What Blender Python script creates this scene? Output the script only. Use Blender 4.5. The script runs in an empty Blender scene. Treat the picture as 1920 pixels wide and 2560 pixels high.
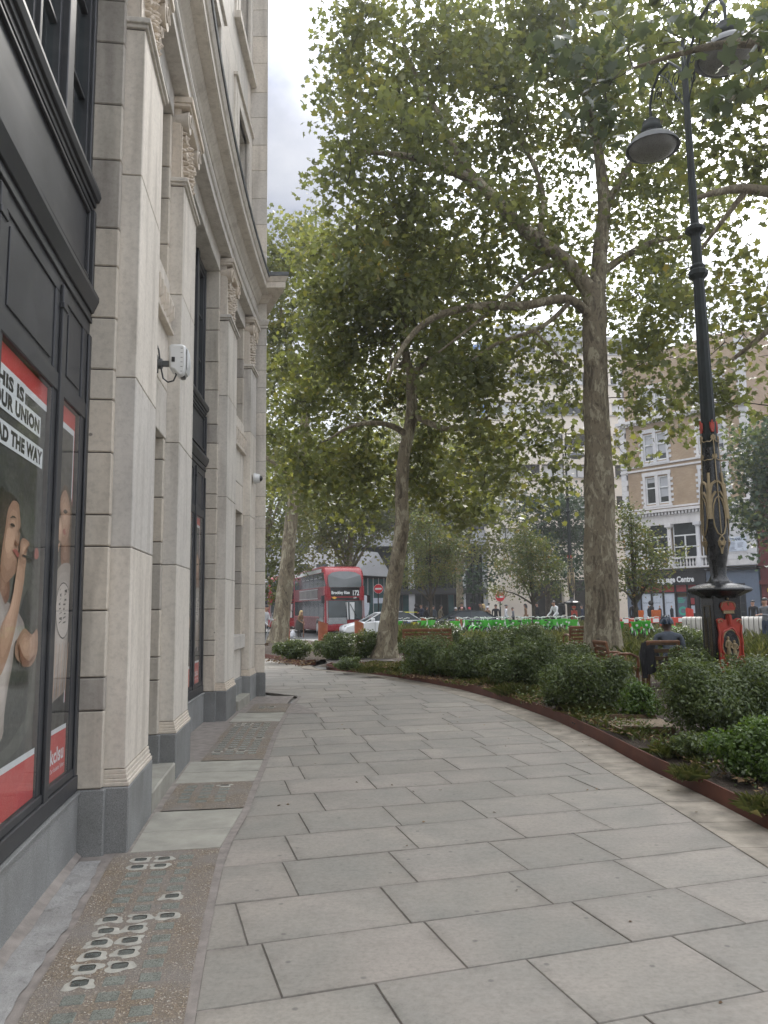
import bpy, bmesh, math, random
import numpy as np
from mathutils import Vector, Matrix
random.seed(7); rng = np.random.default_rng(11)
S = bpy.context.scene
COL = S.collection

# ------------------------------------------------------------------ camera, world, sun, exposure
F, CX, CY, EYE = 1910.0, 960.0, 1280.0, 1.6          # focal length and centre in pixels of the 1920x2560 photograph
PITCH, ROLL = math.radians(7.0837), math.radians(0.78)
FW = np.array([0, math.cos(PITCH), math.sin(PITCH)])
_r0 = np.array([1.0, 0, 0]); _u0 = np.cross(_r0, FW)
RT = math.cos(ROLL)*_r0 - math.sin(ROLL)*_u0
UP = math.sin(ROLL)*_r0 + math.cos(ROLL)*_u0
cam = bpy.data.objects.new('camera', bpy.data.cameras.new('camera')); COL.objects.link(cam)
m = Matrix.Identity(4)
for i in range(3):
    m[i][0], m[i][1], m[i][2] = RT[i], UP[i], -FW[i]
m[2][3] = EYE
cam.matrix_world = m
cam.data.sensor_fit = 'AUTO'; cam.data.sensor_width = 36; cam.data.lens = F/2560*36
cam.data.clip_start = 0.05; cam.data.clip_end = 3000
S.camera = cam

SUN_EL, SUN_AZ = math.radians(44), math.radians(20)   # azimuth clockwise from +Y
W = bpy.data.worlds.new('World'); S.world = W; W.use_nodes = True
nt = W.node_tree; nt.nodes.clear()
out = nt.nodes.new('ShaderNodeOutputWorld'); bg = nt.nodes.new('ShaderNodeBackground'); bg.inputs['Strength'].default_value = 0.15
sky = nt.nodes.new('ShaderNodeTexSky'); sky.sky_type = 'NISHITA'; sky.sun_disc = False
sky.sun_elevation = SUN_EL; sky.sun_rotation = SUN_AZ
tc = nt.nodes.new('ShaderNodeTexCoord'); mp = nt.nodes.new('ShaderNodeMapping'); mp.inputs['Scale'].default_value = (1.6, 1.6, 3.2)
nz = nt.nodes.new('ShaderNodeTexNoise'); nz.inputs['Scale'].default_value = 1.7; nz.inputs['Detail'].default_value = 7; nz.inputs['Roughness'].default_value = .55
rp = nt.nodes.new('ShaderNodeValToRGB')
rp.color_ramp.elements[0].position = .36; rp.color_ramp.elements[0].color = (.50, .53, .63, 1)
rp.color_ramp.elements[1].position = .62; rp.color_ramp.elements[1].color = (1.0, 1.0, 1.0, 1)
# overcast: darker towards the horizon, brightest round the veiled sun
sx = nt.nodes.new('ShaderNodeSeparateXYZ'); hz = nt.nodes.new('ShaderNodeMapRange'); hz.inputs['From Min'].default_value = .0; hz.inputs['From Max'].default_value = .9
hz.inputs['To Min'].default_value = .12; hz.inputs['To Max'].default_value = .95
dt = nt.nodes.new('ShaderNodeVectorMath'); dt.operation = 'DOT_PRODUCT'
dt.inputs[1].default_value = (math.sin(SUN_AZ)*math.cos(SUN_EL), math.cos(SUN_AZ)*math.cos(SUN_EL), math.sin(SUN_EL))
mxz = nt.nodes.new('ShaderNodeMath'); mxz.operation = 'MAXIMUM'; mxz.inputs[1].default_value = 0
pw = nt.nodes.new('ShaderNodeMath'); pw.operation = 'POWER'; pw.inputs[1].default_value = 16
adg = nt.nodes.new('ShaderNodeMath'); adg.operation = 'MULTIPLY_ADD'; adg.inputs[1].default_value = 1.5
sc2 = nt.nodes.new('ShaderNodeVectorMath'); sc2.operation = 'SCALE'
# a grey cloud bank low over the building
d2 = nt.nodes.new('ShaderNodeVectorMath'); d2.operation = 'DOT_PRODUCT'; d2.inputs[1].default_value = (-.165, .865, .475)
nz2 = nt.nodes.new('ShaderNodeTexNoise'); nz2.inputs['Scale'].default_value = 7; nz2.inputs['Detail'].default_value = 6
ad2 = nt.nodes.new('ShaderNodeMath'); ad2.operation = 'MULTIPLY_ADD'; ad2.inputs[1].default_value = .035
bk = nt.nodes.new('ShaderNodeMapRange'); bk.interpolation_type = 'SMOOTHSTEP'; bk.inputs['From Min'].default_value = .985; bk.inputs['From Max'].default_value = 1.014; bk.inputs['To Min'].default_value = 1; bk.inputs['To Max'].default_value = .26
mb_ = nt.nodes.new('ShaderNodeMath'); mb_.operation = 'MULTIPLY'
sc = nt.nodes.new('ShaderNodeVectorMath'); sc.operation = 'SCALE'; sc.inputs['Scale'].default_value = 13
mx = nt.nodes.new('ShaderNodeMixRGB'); mx.inputs['Fac'].default_value = .9
L = nt.links.new
L(tc.outputs['Generated'], mp.inputs['Vector']); L(mp.outputs['Vector'], nz.inputs['Vector']); L(nz.outputs['Fac'], rp.inputs['Fac'])
L(tc.outputs['Generated'], sx.inputs['Vector']); L(sx.outputs['Z'], hz.inputs['Value']); L(tc.outputs['Generated'], dt.inputs[0]); L(dt.outputs['Value'], mxz.inputs[0]); L(mxz.outputs['Value'], pw.inputs[0]); L(pw.outputs['Value'], adg.inputs[0]); L(hz.outputs['Result'], adg.inputs[2])
L(rp.outputs['Color'], sc2.inputs[0]); L(tc.outputs['Generated'], d2.inputs[0]); L(tc.outputs['Generated'], nz2.inputs['Vector']); L(nz2.outputs['Fac'], ad2.inputs[0]); L(d2.outputs['Value'], ad2.inputs[2]); L(ad2.outputs['Value'], bk.inputs['Value']); L(bk.outputs['Result'], mb_.inputs[0]); L(adg.outputs['Value'], mb_.inputs[1]); L(mb_.outputs['Value'], sc2.inputs['Scale']); L(sc2.outputs['Vector'], sc.inputs[0]); L(sky.outputs['Color'], mx.inputs['Color1']); L(sc.outputs['Vector'], mx.inputs['Color2'])
L(mx.outputs['Color'], bg.inputs['Color']); L(bg.outputs['Background'], out.inputs['Surface'])

sun = bpy.data.objects.new('sun', bpy.data.lights.new('sun', 'SUN')); COL.objects.link(sun)
sun.data.energy = 1.5; sun.data.angle = math.radians(14); sun.data.color = (1, .95, .87)
sd = Vector((math.sin(SUN_AZ)*math.cos(SUN_EL), math.cos(SUN_AZ)*math.cos(SUN_EL), math.sin(SUN_EL)))
sun.rotation_euler = sd.to_track_quat('Z', 'Y').to_euler()

S.view_settings.view_transform = 'Standard'; S.view_settings.look = 'None'
S.view_settings.gamma = 1; S.view_settings.use_curve_mapping = False
S.view_settings.exposure = 0.84
S.render.engine = 'CYCLES'
S.cycles.max_bounces = 8; S.cycles.transparent_max_bounces = 12; S.cycles.use_denoising = True

# ------------------------------------------------------------------ helpers
def ray(x, y): return FW + (x-CX)/F*RT + (CY-y)/F*UP
def at(x, y, Y):
    d = ray(x, y); return d*(Y/d[1]) + np.array([0, 0, EYE])
def ground(x, y, z=0.0):
    d = ray(x, y); return d*((z-EYE)/d[2]) + np.array([0, 0, EYE])

ORG = {}
def tag(o, label=None, cat=None, group=None, kind=None):
    if label: o['label'] = label
    if cat: o['category'] = cat
    if group: o['group'] = group
    if kind: o['kind'] = kind
    return o
def thing(name, label, cat, loc=(0, 0, 0), group=None, rz=0):
    o = bpy.data.objects.new(name, None); COL.objects.link(o); o.location = loc; o.rotation_euler = (0, 0, rz)
    o.empty_display_size = .1
    ORG[o.name] = np.array(loc, float) if rz == 0 else None
    return tag(o, label, cat, group)
def dup(root, loc, rz, label=None, group=None):
    r = root.copy(); COL.objects.link(r); r.location = loc; r.rotation_euler = (0, 0, rz)
    if label: r['label'] = label
    if group: r['group'] = group
    for ch in list(root.children):
        c = ch.copy(); COL.objects.link(c); c.parent = r
        for gch in list(ch.children):
            d = gch.copy(); COL.objects.link(d); d.parent = c
    return r

class MB:
    """collects geometry, builds ONE mesh object"""
    def __init__(s): s.v = []; s.f = []; s.m = []; s.T = None
    def _p(s, p):
        p = tuple(p)
        if s.T is not None:
            q = s.T @ Vector(p); p = (q.x, q.y, q.z)
        s.v.append(p); return len(s.v)-1
    def poly(s, pts, mi=0):
        s.f.append([s._p(p) for p in pts]); s.m.append(mi); return s
    def hexa(s, P, mi=0):
        i = [s._p(p) for p in P]
        for q in ((0,3,2,1),(4,5,6,7),(0,1,5,4),(1,2,6,5),(2,3,7,6),(3,0,4,7)):
            s.f.append([i[k] for k in q]); s.m.append(mi)
        return s
    def box(s, c, d, rz=0, mi=0):
        x, y, z = d[0]/2, d[1]/2, d[2]/2; ca, sa = math.cos(rz), math.sin(rz)
        P = []
        for k in (-z, z):
            for a, b in ((-x,-y),(x,-y),(x,y),(-x,y)):
                P.append((c[0]+a*ca-b*sa, c[1]+a*sa+b*ca, c[2]+k))
        return s.hexa(P, mi)
    def bar(s, a, b, w, h=None, mi=0, up=(0,0,1)):
        h = h or w; a = Vector(a); b = Vector(b); d = (b-a).normalized(); u = Vector(up)
        if abs(d.dot(u)) > .95: u = Vector((1,0,0))
        x = d.cross(u).normalized(); u = x.cross(d)
        P = [e + x*(i*w/2) + u*(j*h/2) for e in (a, b) for i, j in ((-1,-1),(1,-1),(1,1),(-1,1))]
        return s.hexa(P, mi)
    def tube(s, path, rad, n=8, mi=0, caps=True, jit=0):
        path = [Vector(p) for p in path]; R = rad if hasattr(rad, '__len__') else [rad]*len(path)
        rings = []; x = None
        for k, p in enumerate(path):
            d = (path[min(k+1, len(path)-1)] - path[max(k-1, 0)])
            if d.length < 1e-9: d = Vector((0,0,1))
            d.normalize()
            if x is None:
                x = d.cross(Vector((0,0,1)) if abs(d.z) < .9 else Vector((1,0,0))).normalized()
            else:
                x = x - d*x.dot(d)
                x = x.normalized() if x.length > 1e-6 else d.orthogonal().normalized()
            y = d.cross(x)
            rings.append([s._p(p + (x*math.cos(t)+y*math.sin(t))*R[k]*(1+(random.uniform(-jit, jit) if jit else 0))) for t in [2*math.pi*i/n for i in range(n)]])
        for a, b in zip(rings, rings[1:]):
            for i in range(n):
                s.f.append([a[i], a[(i+1)%n], b[(i+1)%n], b[i]]); s.m.append(mi)
        if caps:
            s.f.append(rings[0][::-1]); s.m.append(mi); s.f.append(rings[-1][:]); s.m.append(mi)
        return s
    def lathe(s, prof, c=(0,0,0), n=16, mi=0, rot=0, flute=0):
        rings = []
        for r, z in prof:
            rings.append([s._p((c[0]+r*(1-(flute if i%2 else 0))*math.cos(rot+2*math.pi*i/n), c[1]+r*(1-(flute if i%2 else 0))*math.sin(rot+2*math.pi*i/n), c[2]+z)) for i in range(n)])
        for a, b in zip(rings, rings[1:]):
            for i in range(n):
                s.f.append([a[i], a[(i+1)%n], b[(i+1)%n], b[i]]); s.m.append(mi)
        s.f.append(rings[0][::-1]); s.m.append(mi); s.f.append(rings[-1][:]); s.m.append(mi)
        return s
    def prism(s, pts, fn, mi=0):
        """closed 2D outline pts; fn(p, side) -> 3D point, side 0/1"""
        a = [s._p(fn(p, 0)) for p in pts]; b = [s._p(fn(p, 1)) for p in pts]; n = len(pts)
        s.f.append(a[::-1]); s.m.append(mi); s.f.append(b); s.m.append(mi)
        for i in range(n):
            s.f.append([a[i], a[(i+1)%n], b[(i+1)%n], b[i]]); s.m.append(mi)
        return s
    def fbox(s, Y0, Y1, o0, o1, z0, z1, mi=0, step=.7):
        n = max(1, int(math.ceil((Y1-Y0)/step)))
        return s.fprof([(o0,z0),(o1,z0),(o1,z1),(o0,z1)], Y0, Y1, mi, n)
    def fprof(s, prof, Y0, Y1, mi=0, n=None):
        n = n or max(1, int(math.ceil((Y1-Y0)/.7)))
        rings = [[s._p(FP(Y0+(Y1-Y0)*k/n, o, z)) for o, z in prof] for k in range(n+1)]
        q = len(prof)
        for a, b in zip(rings, rings[1:]):
            for i in range(q):
                s.f.append([a[i], a[(i+1)%q], b[(i+1)%q], b[i]]); s.m.append(mi)
        s.f.append(rings[0][::-1]); s.m.append(mi); s.f.append(rings[-1][:]); s.m.append(mi)
        return s
    def build(s, name, mats, parent=None, smooth=False, bevel=0, local=False, kind=None):
        me = bpy.data.meshes.new(name)
        V = np.array(s.v, float)
        if parent is not None and not local:
            V = V - ORG[parent.name]
        me.from_pydata(V.tolist(), [], s.f)
        if not isinstance(mats, (list, tuple)): mats = [mats]
        for mt in mats: me.materials.append(mt)
        if len(mats) > 1: me.polygons.foreach_set('material_index', s.m)
        bm = bmesh.new(); bm.from_mesh(me)
        bmesh.ops.recalc_face_normals(bm, faces=bm.faces)
        if bevel:
            es = [e for e in bm.edges if len(e.link_faces) == 2 and e.calc_face_angle(0) > .6]
            bmesh.ops.bevel(bm, geom=es, offset=bevel, segments=1, affect='EDGES', profile=.5)
        bm.to_mesh(me); bm.free()
        if smooth:
            me.polygons.foreach_set('use_smooth', [True]*len(me.polygons))
            try: me.set_sharp_from_angle(angle=math.radians(40))
            except Exception: pass
        return link(name, me, parent, kind)
def link(name, me, parent=None, kind=None):
    o = bpy.data.objects.new(name, me); COL.objects.link(o)
    if parent is not None:
        o.parent = parent; ORG[o.name] = ORG.get(parent.name)
    else: ORG[o.name] = np.zeros(3)
    if kind: o['kind'] = kind
    return o
def tri_mesh(name, V, faces_n, idx, mats, parent=None, face_attr=None, kind=None, smooth=False, matidx=None):
    """fast mesh from numpy: idx flat loop indices, faces_n loops per face (constant)"""
    if parent is not None: V = V - ORG[parent.name]
    nf = len(idx)//faces_n
    me = bpy.data.meshes.new(name)
    me.vertices.add(len(V)); me.vertices.foreach_set('co', np.ascontiguousarray(V, np.float32).ravel())
    me.loops.add(len(idx)); me.loops.foreach_set('vertex_index', np.ascontiguousarray(idx, np.int32))
    me.polygons.add(nf)
    me.polygons.foreach_set('loop_start', np.arange(0, nf*faces_n, faces_n, dtype=np.int32))
    if not isinstance(mats, (list, tuple)): mats = [mats]
    for mt in mats: me.materials.append(mt)
    if matidx is not None: me.polygons.foreach_set('material_index', np.ascontiguousarray(matidx, np.int32))
    me.update(calc_edges=True)
    if face_attr is not None:
        a = me.attributes.new('tint', 'FLOAT', 'FACE'); a.data.foreach_set('value', np.ascontiguousarray(face_attr, np.float32))
    if smooth: me.polygons.foreach_set('use_smooth', np.ones(nf, bool))
    return link(name, me, parent, kind)
def text_mesh(txt, size, bold=0.0, spacing=1.0, align='LEFT', sx=1.0, shear=0):
    cu = bpy.data.curves.new('lettering', 'FONT'); cu.body = txt; cu.size = size; cu.offset = bold; cu.align_x = align
    cu.space_character = spacing; cu.resolution_u = 3; cu.shear = shear
    o = bpy.data.objects.new('lettering', cu); COL.objects.link(o)
    dg = bpy.context.evaluated_depsgraph_get()
    me = bpy.data.meshes.new_from_object(o.evaluated_get(dg)); bpy.data.objects.remove(o)
    n = len(me.vertices); V = np.empty(n*3); me.vertices.foreach_get('co', V); V = V.reshape(-1, 3); V[:, 0] *= sx
    P = [list(p.vertices) for p in me.polygons]
    bpy.data.meshes.remove(me)
    return V, P
def put_text(mb, txt, size, fn, mi=0, **k):
    V, P = text_mesh(txt, size, **k)
    b = len(mb.v)
    for p in V: mb.v.append(tuple(fn(p[0], p[1])))
    for p in P: mb.f.append([b+i for i in p]); mb.m.append(mi)
    return V[:, 0].max() if len(V) else 0
def smooth_loop(pts, n=4):
    P = [np.array(p, float) for p in pts]; N = len(P); o = []
    for i in range(N):
        a, b, c, d = P[i-1], P[i], P[(i+1) % N], P[(i+2) % N]
        for k in range(n):
            t = k/n
            o.append(tuple(.5*((2*b)+(-a+c)*t+(2*a-5*b+4*c-d)*t*t+(-a+3*b-3*c+d)*t**3)))
    return o

# facade reference curve: plan line of the pilaster fronts, o = metres out from it (towards the pavement)
C2, C1, C0 = 0.00779131, -0.22586353, -0.76087918
def xf(Y): return C2*Y*Y + C1*Y + C0
FOFF = [0.0]; ZMAP = [None]
def FP(Y, o, z):
    if ZMAP[0]: z = float(np.interp(z, *ZMAP[0]))
    o = o + FOFF[0]; sl = 2*C2*Y + C1; n = math.hypot(1, sl)
    return (xf(Y) + o/n, Y - o*sl/n, z)
# ------------------------------------------------------------------ materials
class NT:
    def __init__(s, name):
        s.mat = bpy.data.materials.new(name); s.mat.use_nodes = True; s.t = s.mat.node_tree
        s.b = s.t.nodes['Principled BSDF']; s.o = s.t.nodes['Material Output']
        s.tc = s.t.nodes.new('ShaderNodeTexCoord')
    def n(s, t, **k):
        x = s.t.nodes.new(t)
        for a, v in k.items(): setattr(x, a, v)
        return x
    def l(s, a, b): s.t.links.new(a, b)
    def noise(s, scale, detail=5, rough=.55, vec=None, stretch=None, dist=0):
        x = s.n('ShaderNodeTexNoise'); x.inputs['Scale'].default_value = scale; x.inputs['Detail'].default_value = detail
        x.inputs['Roughness'].default_value = rough; x.inputs['Distortion'].default_value = dist
        src = vec or s.tc.outputs['Object']
        if stretch:
            mp = s.n('ShaderNodeMapping'); mp.inputs['Scale'].default_value = stretch; s.l(src, mp.inputs['Vector']); src = mp.outputs['Vector']
        s.l(src, x.inputs['Vector']); return x
    def ramp(s, fac, stops):
        r = s.n('ShaderNodeValToRGB'); e = r.color_ramp.elements
        while len(e) < len(stops): e.new(.5)
        for i, (p, c) in enumerate(stops):
            e[i].position = p; e[i].color = (c if isinstance(c, (tuple, list)) else (c, c, c))[:3] + (1,) if isinstance(c, tuple) else (c, c, c, 1)
        s.l(fac, r.inputs['Fac']); return r
    def mix(s, fac, a, b, mode='MIX'):
        m_ = s.n('ShaderNodeMixRGB', blend_type=mode)
        for k, v in (('Fac', fac), ('Color1', a), ('Color2', b)):
            if hasattr(v, 'is_linked'): s.l(v, m_.inputs[k])
            elif k == 'Fac': m_.inputs[k].default_value = v
            else: m_.inputs[k].default_value = tuple(v) + (1,)
        return m_.outputs['Color']
    def bump(s, h, strength=.3, dist=.01, prev=None):
        b = s.n('ShaderNodeBump'); b.inputs['Strength'].default_value = strength; b.inputs['Distance'].default_value = dist
        s.l(h, b.inputs['Height'])
        if prev: s.l(prev, b.inputs['Normal'])
        return b.outputs['Normal']
    def set(s, col=None, rough=None, normal=None, metal=None, spec=None):
        for k, v in (('Base Color', col), ('Roughness', rough), ('Normal', normal), ('Metallic', metal), ('Specular IOR Level', spec)):
            if v is None: continue
            if hasattr(v, 'is_linked'): s.l(v, s.b.inputs[k])
            elif k == 'Base Color': s.b.inputs[k].default_value = tuple(v) + (1,)
            else: s.b.inputs[k].default_value = v
        return s.mat

def simple(name, col, rough=.6, metal=0, var=.12, scale=6, bump=.1, spec=.5):
    k = NT(name); z = k.noise(scale, 6)
    lo = tuple(c*(1-var) for c in col); hi = tuple(min(1, c*(1+var)) for c in col)
    r = k.ramp(z.outputs['Fac'], [(.3, lo), (.7, hi)])
    z2 = k.noise(scale*9, 3); rr = k.ramp(z2.outputs['Fac'], [(.3, max(.03, rough-.08)), (.7, min(1, rough+.1))])
    return k.set(r.outputs['Color'], rr.outputs['Color'], k.bump(z2.outputs['Fac'], bump, .004) if bump else None, metal, spec)

def stone_mat(name, base, dark, stain=.5, objvar=.22, pits=True, rough=.78):
    k = NT(name)
    oi = k.n('ShaderNodeObjectInfo')
    z1 = k.noise(1.4, 6, .6); z2 = k.noise(9, 6, .6); z3 = k.noise(2.2, 4, .5, stretch=(3, 3, .35))
    c = k.mix(k.ramp(z1.outputs['Fac'], [(.35, 0.0), (.7, 1.0)]).outputs['Color'], base, tuple(b*.86 for b in base))
    c = k.mix(k.ramp(z3.outputs['Fac'], [(.5, 0.0), (.78, stain)]).outputs['Color'], c, dark)
    c = k.mix(k.ramp(z2.outputs['Fac'], [(.62, 0.0), (.8, .35)]).outputs['Color'], c, dark)
    g3 = k.noise(26, 5, .7); c = k.mix(1.0, c, k.ramp(g3.outputs['Fac'], [(.3, .84), (.5, 1.0), (.72, 1.08)]).outputs['Color'], 'MULTIPLY')
    v = k.ramp(oi.outputs['Random'], [(0, (1-objvar, 1-objvar*1.02, 1-objvar*1.0)), (.5, (1, .985, .96)), (1, (1.04, 1.0, .95))])
    c = k.mix(1.0, c, v.outputs['Color'], 'MULTIPLY')
    vo = k.n('ShaderNodeTexVoronoi'); vo.inputs['Scale'].default_value = 7; k.l(k.tc.outputs['Object'], vo.inputs['Vector'])
    nn = k.noise(3.1, 2)
    if pits:
        thr = k.n('ShaderNodeMath', operation='ADD'); k.l(vo.outputs['Distance'], thr.inputs[0])
        zz = k.ramp(nn.outputs['Fac'], [(.48, .35), (.66, 0.0)]); k.l(zz.outputs['Color'], thr.inputs[1])
        pit = k.ramp(thr.outputs['Value'], [(.10, .85), (.15, 0.0)])
        c = k.mix(pit.outputs['Color'], c, tuple(d*.55 for d in dark))
    fine = k.noise(70, 4, .7)
    return k.set(c, rough, k.bump(fine.outputs['Fac'], .12, .006, k.bump(z2.outputs['Fac'], .15, .02)))

M = {}
M['stone'] = stone_mat('portland_stone', (.61, .565, .49), (.29, .262, .225), .8, .34)
M['stone_clean'] = stone_mat('portland_stone_smooth', (.67, .635, .575), (.38, .345, .30), .7, .12, False)
M['carve'] = stone_mat('portland_stone_carved', (.66, .60, .52), (.36, .31, .25), .3, .05, False)
M['granite'] = None
def granite():
    k = NT('grey_granite'); oi = k.n('ShaderNodeObjectInfo'); f = k.noise(160, 3, .8); z = k.noise(2.5, 6, .6); s_ = k.noise(3, 4, .6, stretch=(2, 2, .5))
    c = k.ramp(f.outputs['Fac'], [(.35, (.15, .155, .15)), (.5, (.245, .25, .245)), (.68, (.36, .36, .35))]).outputs['Color']
    c = k.mix(k.ramp(z.outputs['Fac'], [(.4, 0.0), (.75, .55)]).outputs['Color'], c, (.12, .12, .11))
    c = k.mix(k.ramp(s_.outputs['Fac'], [(.55, 0.0), (.8, .5)]).outputs['Color'], c, (.10, .105, .085))
    c = k.mix(1.0, c, k.ramp(oi.outputs['Random'], [(0, (.8, .8, .8)), (1, (1.1, 1.1, 1.1))]).outputs['Color'], 'MULTIPLY')
    return k.set(c, .62, k.bump(f.outputs['Fac'], .12, .003))
M['granite'] = granite()
def paving():
    k = NT('york_stone_paving'); oi = k.n('ShaderNodeObjectInfo')
    vec = k.n('ShaderNodeVectorMath', operation='ADD'); cmb = k.n('ShaderNodeCombineXYZ')
    mul = k.n('ShaderNodeMath', operation='MULTIPLY'); mul.inputs[1].default_value = 37
    k.l(oi.outputs['Random'], mul.inputs[0]); k.l(mul.outputs['Value'], cmb.inputs['X']); k.l(mul.outputs['Value'], cmb.inputs['Z'])
    k.l(k.tc.outputs['Object'], vec.inputs[0]); k.l(cmb.outputs['Vector'], vec.inputs[1]); V = vec.outputs['Vector']
    base = k.ramp(oi.outputs['Random'], [(0, (.235, .217, .187)), (.3, (.262, .241, .207)), (.55, (.278, .252, .218)), (.8, (.293, .267, .229)), (1, (.318, .29, .248))])
    z = k.noise(1.7, 6, .6, V, dist=.6); c = k.mix(k.ramp(z.outputs['Fac'], [(.38, 0.0), (.68, .7)]).outputs['Color'], base.outputs['Color'], (.215, .212, .188))
    z5 = k.noise(1.1, 3, .5, V); c = k.mix(k.ramp(z5.outputs['Fac'], [(.5, 0.0), (.7, .55)]).outputs['Color'], c, (.335, .296, .26))
    z2 = k.noise(7, 5, .6, V, stretch=(.6, 5, 1)); c = k.mix(k.ramp(z2.outputs['Fac'], [(.52, 0.0), (.75, .28)]).outputs['Color'], c, (.17, .16, .14))
    z4 = k.noise(1.0, 3, .6); c = k.mix(k.ramp(z4.outputs['Fac'], [(.5, 0.0), (.8, .35)]).outputs['Color'], c, (.18, .165, .142))
    sp = k.n('ShaderNodeTexVoronoi', voronoi_dimensions='2D'); sp.inputs['Scale'].default_value = 2.1; k.l(V, sp.inputs['Vector'])
    c = k.mix(k.ramp(sp.outputs['Distance'], [(.018, .7), (.034, 0.0)]).outputs['Color'], c, (.12, .115, .105))
    ed = k.n('ShaderNodeAttribute', attribute_name='worn_edge'); gr = k.noise(38, 5, .75, V); mi_ = k.noise(6, 5, .6, V)
    em = k.n('ShaderNodeMath', operation='MULTIPLY'); k.l(ed.outputs['Fac'], em.inputs[0]); k.l(k.ramp(mi_.outputs['Fac'], [(.38, 0.0), (.66, .62)]).outputs['Color'], em.inputs[1])
    c = k.mix(em.outputs['Value'], c, (.155, .142, .122))
    c = k.mix(1.0, c, k.ramp(gr.outputs['Fac'], [(.3, .80), (.5, 1.0), (.72, 1.14)]).outputs['Color'], 'MULTIPLY')
    f = k.noise(95, 4, .7)
    ro = k.ramp(z.outputs['Fac'], [(.3, .62), (.7, .8)])
    return k.set(c, ro.outputs['Color'], k.bump(f.outputs['Fac'], .1, .004, k.bump(z2.outputs['Fac'], .14, .01)))
M['paving'] = paving()
M['edge_paving'] = simple('tan_edge_paving', (.265, .235, .19), .8, var=.35, scale=5, bump=.2)
M['pale_slab'] = simple('pale_forecourt_stone', (.305, .295, .252), .75, var=.2, scale=4, bump=.15)
M['joint'] = simple('sandy_joint_mortar', (.115, .102, .09), .95, var=.3, scale=14, bump=.3)
M['mortar'] = simple('grey_pink_mortar', (.235, .21, .188), .92, var=.25, scale=9, bump=.4)
def rough_mortar():
    k = NT('rough_cement_render'); z = k.noise(7, 8, .7); z2 = k.noise(40, 5, .8); z3 = k.noise(1.5, 5)
    c = k.ramp(z.outputs['Fac'], [(.3, (.15, .145, .135)), (.42, (.29, .285, .272)), (.75, (.40, .395, .38))]).outputs['Color']
    c = k.mix(k.ramp(z3.outputs['Fac'], [(.5, 0.0), (.7, .7)]).outputs['Color'], c, (.19, .178, .162))
    return k.set(c, .95, k.bump(z2.outputs['Fac'], .5, .02, k.bump(z.outputs['Fac'], .6, .03)))
M['rough_mortar'] = rough_mortar()
def aggregate():
    k = NT('brown_exposed_aggregate'); vo = k.n('ShaderNodeTexVoronoi'); vo.inputs['Scale'].default_value = 165; k.l(k.tc.outputs['Object'], vo.inputs['Vector'])
    hs = k.n('ShaderNodeSeparateColor'); k.l(vo.outputs['Color'], hs.inputs['Color'])
    c = k.ramp(hs.outputs['Red'], [(0, (.11, .088, .066)), (.5, (.175, .142, .108)), (.88, (.25, .19, .12)), (.95, (.36, .32, .26)), (1, (.55, .52, .46))]).outputs['Color']
    z = k.noise(2.6, 6, .6); c = k.mix(k.ramp(z.outputs['Fac'], [(.36, .8), (.62, 0.0)]).outputs['Color'], c, (.20, .185, .168))
    return k.set(c, .85, k.bump(vo.outputs['Distance'], .5, .006))
M['aggregate'] = aggregate()
M['lens'] = simple('green_pavement_glass', (.165, .178, .155), .28, var=.25, scale=18, bump=.15, spec=.6)
M['lens_dark'] = simple('dark_pavement_glass', (.075, .085, .078), .2, var=.4, scale=22, bump=.15, spec=.6)
M['cement'] = simple('pale_cement_collar', (.36, .35, .305), .9, var=.2, scale=25, bump=.4)
def bronze():
    k = NT('dark_painted_bronze'); z = k.noise(2.0, 6, .6); z2 = k.noise(1.2, 4, .5, stretch=(1, .4, 4)); f = k.noise(60, 3)
    c = k.ramp(z.outputs['Fac'], [(.3, (.040, .042, .046)), (.7, (.066, .068, .072))]).outputs['Color']
    c = k.mix(k.ramp(z2.outputs['Fac'], [(.6, 0.0), (.8, .45)]).outputs['Color'], c, (.15, .145, .135))
    sp = k.n('ShaderNodeTexVoronoi'); sp.inputs['Scale'].default_value = 9; k.l(k.tc.outputs['Object'], sp.inputs['Vector'])
    c = k.mix(k.ramp(sp.outputs['Distance'], [(.03, .6), (.05, 0.0)]).outputs['Color'], c, (.02, .02, .02))
    return k.set(c, k.ramp(z.outputs['Fac'], [(.3, .36), (.7, .52)]).outputs['Color'], k.bump(f.outputs['Fac'], .06, .002, k.bump(z.outputs['Fac'], .05, .01)), .25)
M['bronze'] = bronze()
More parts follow.
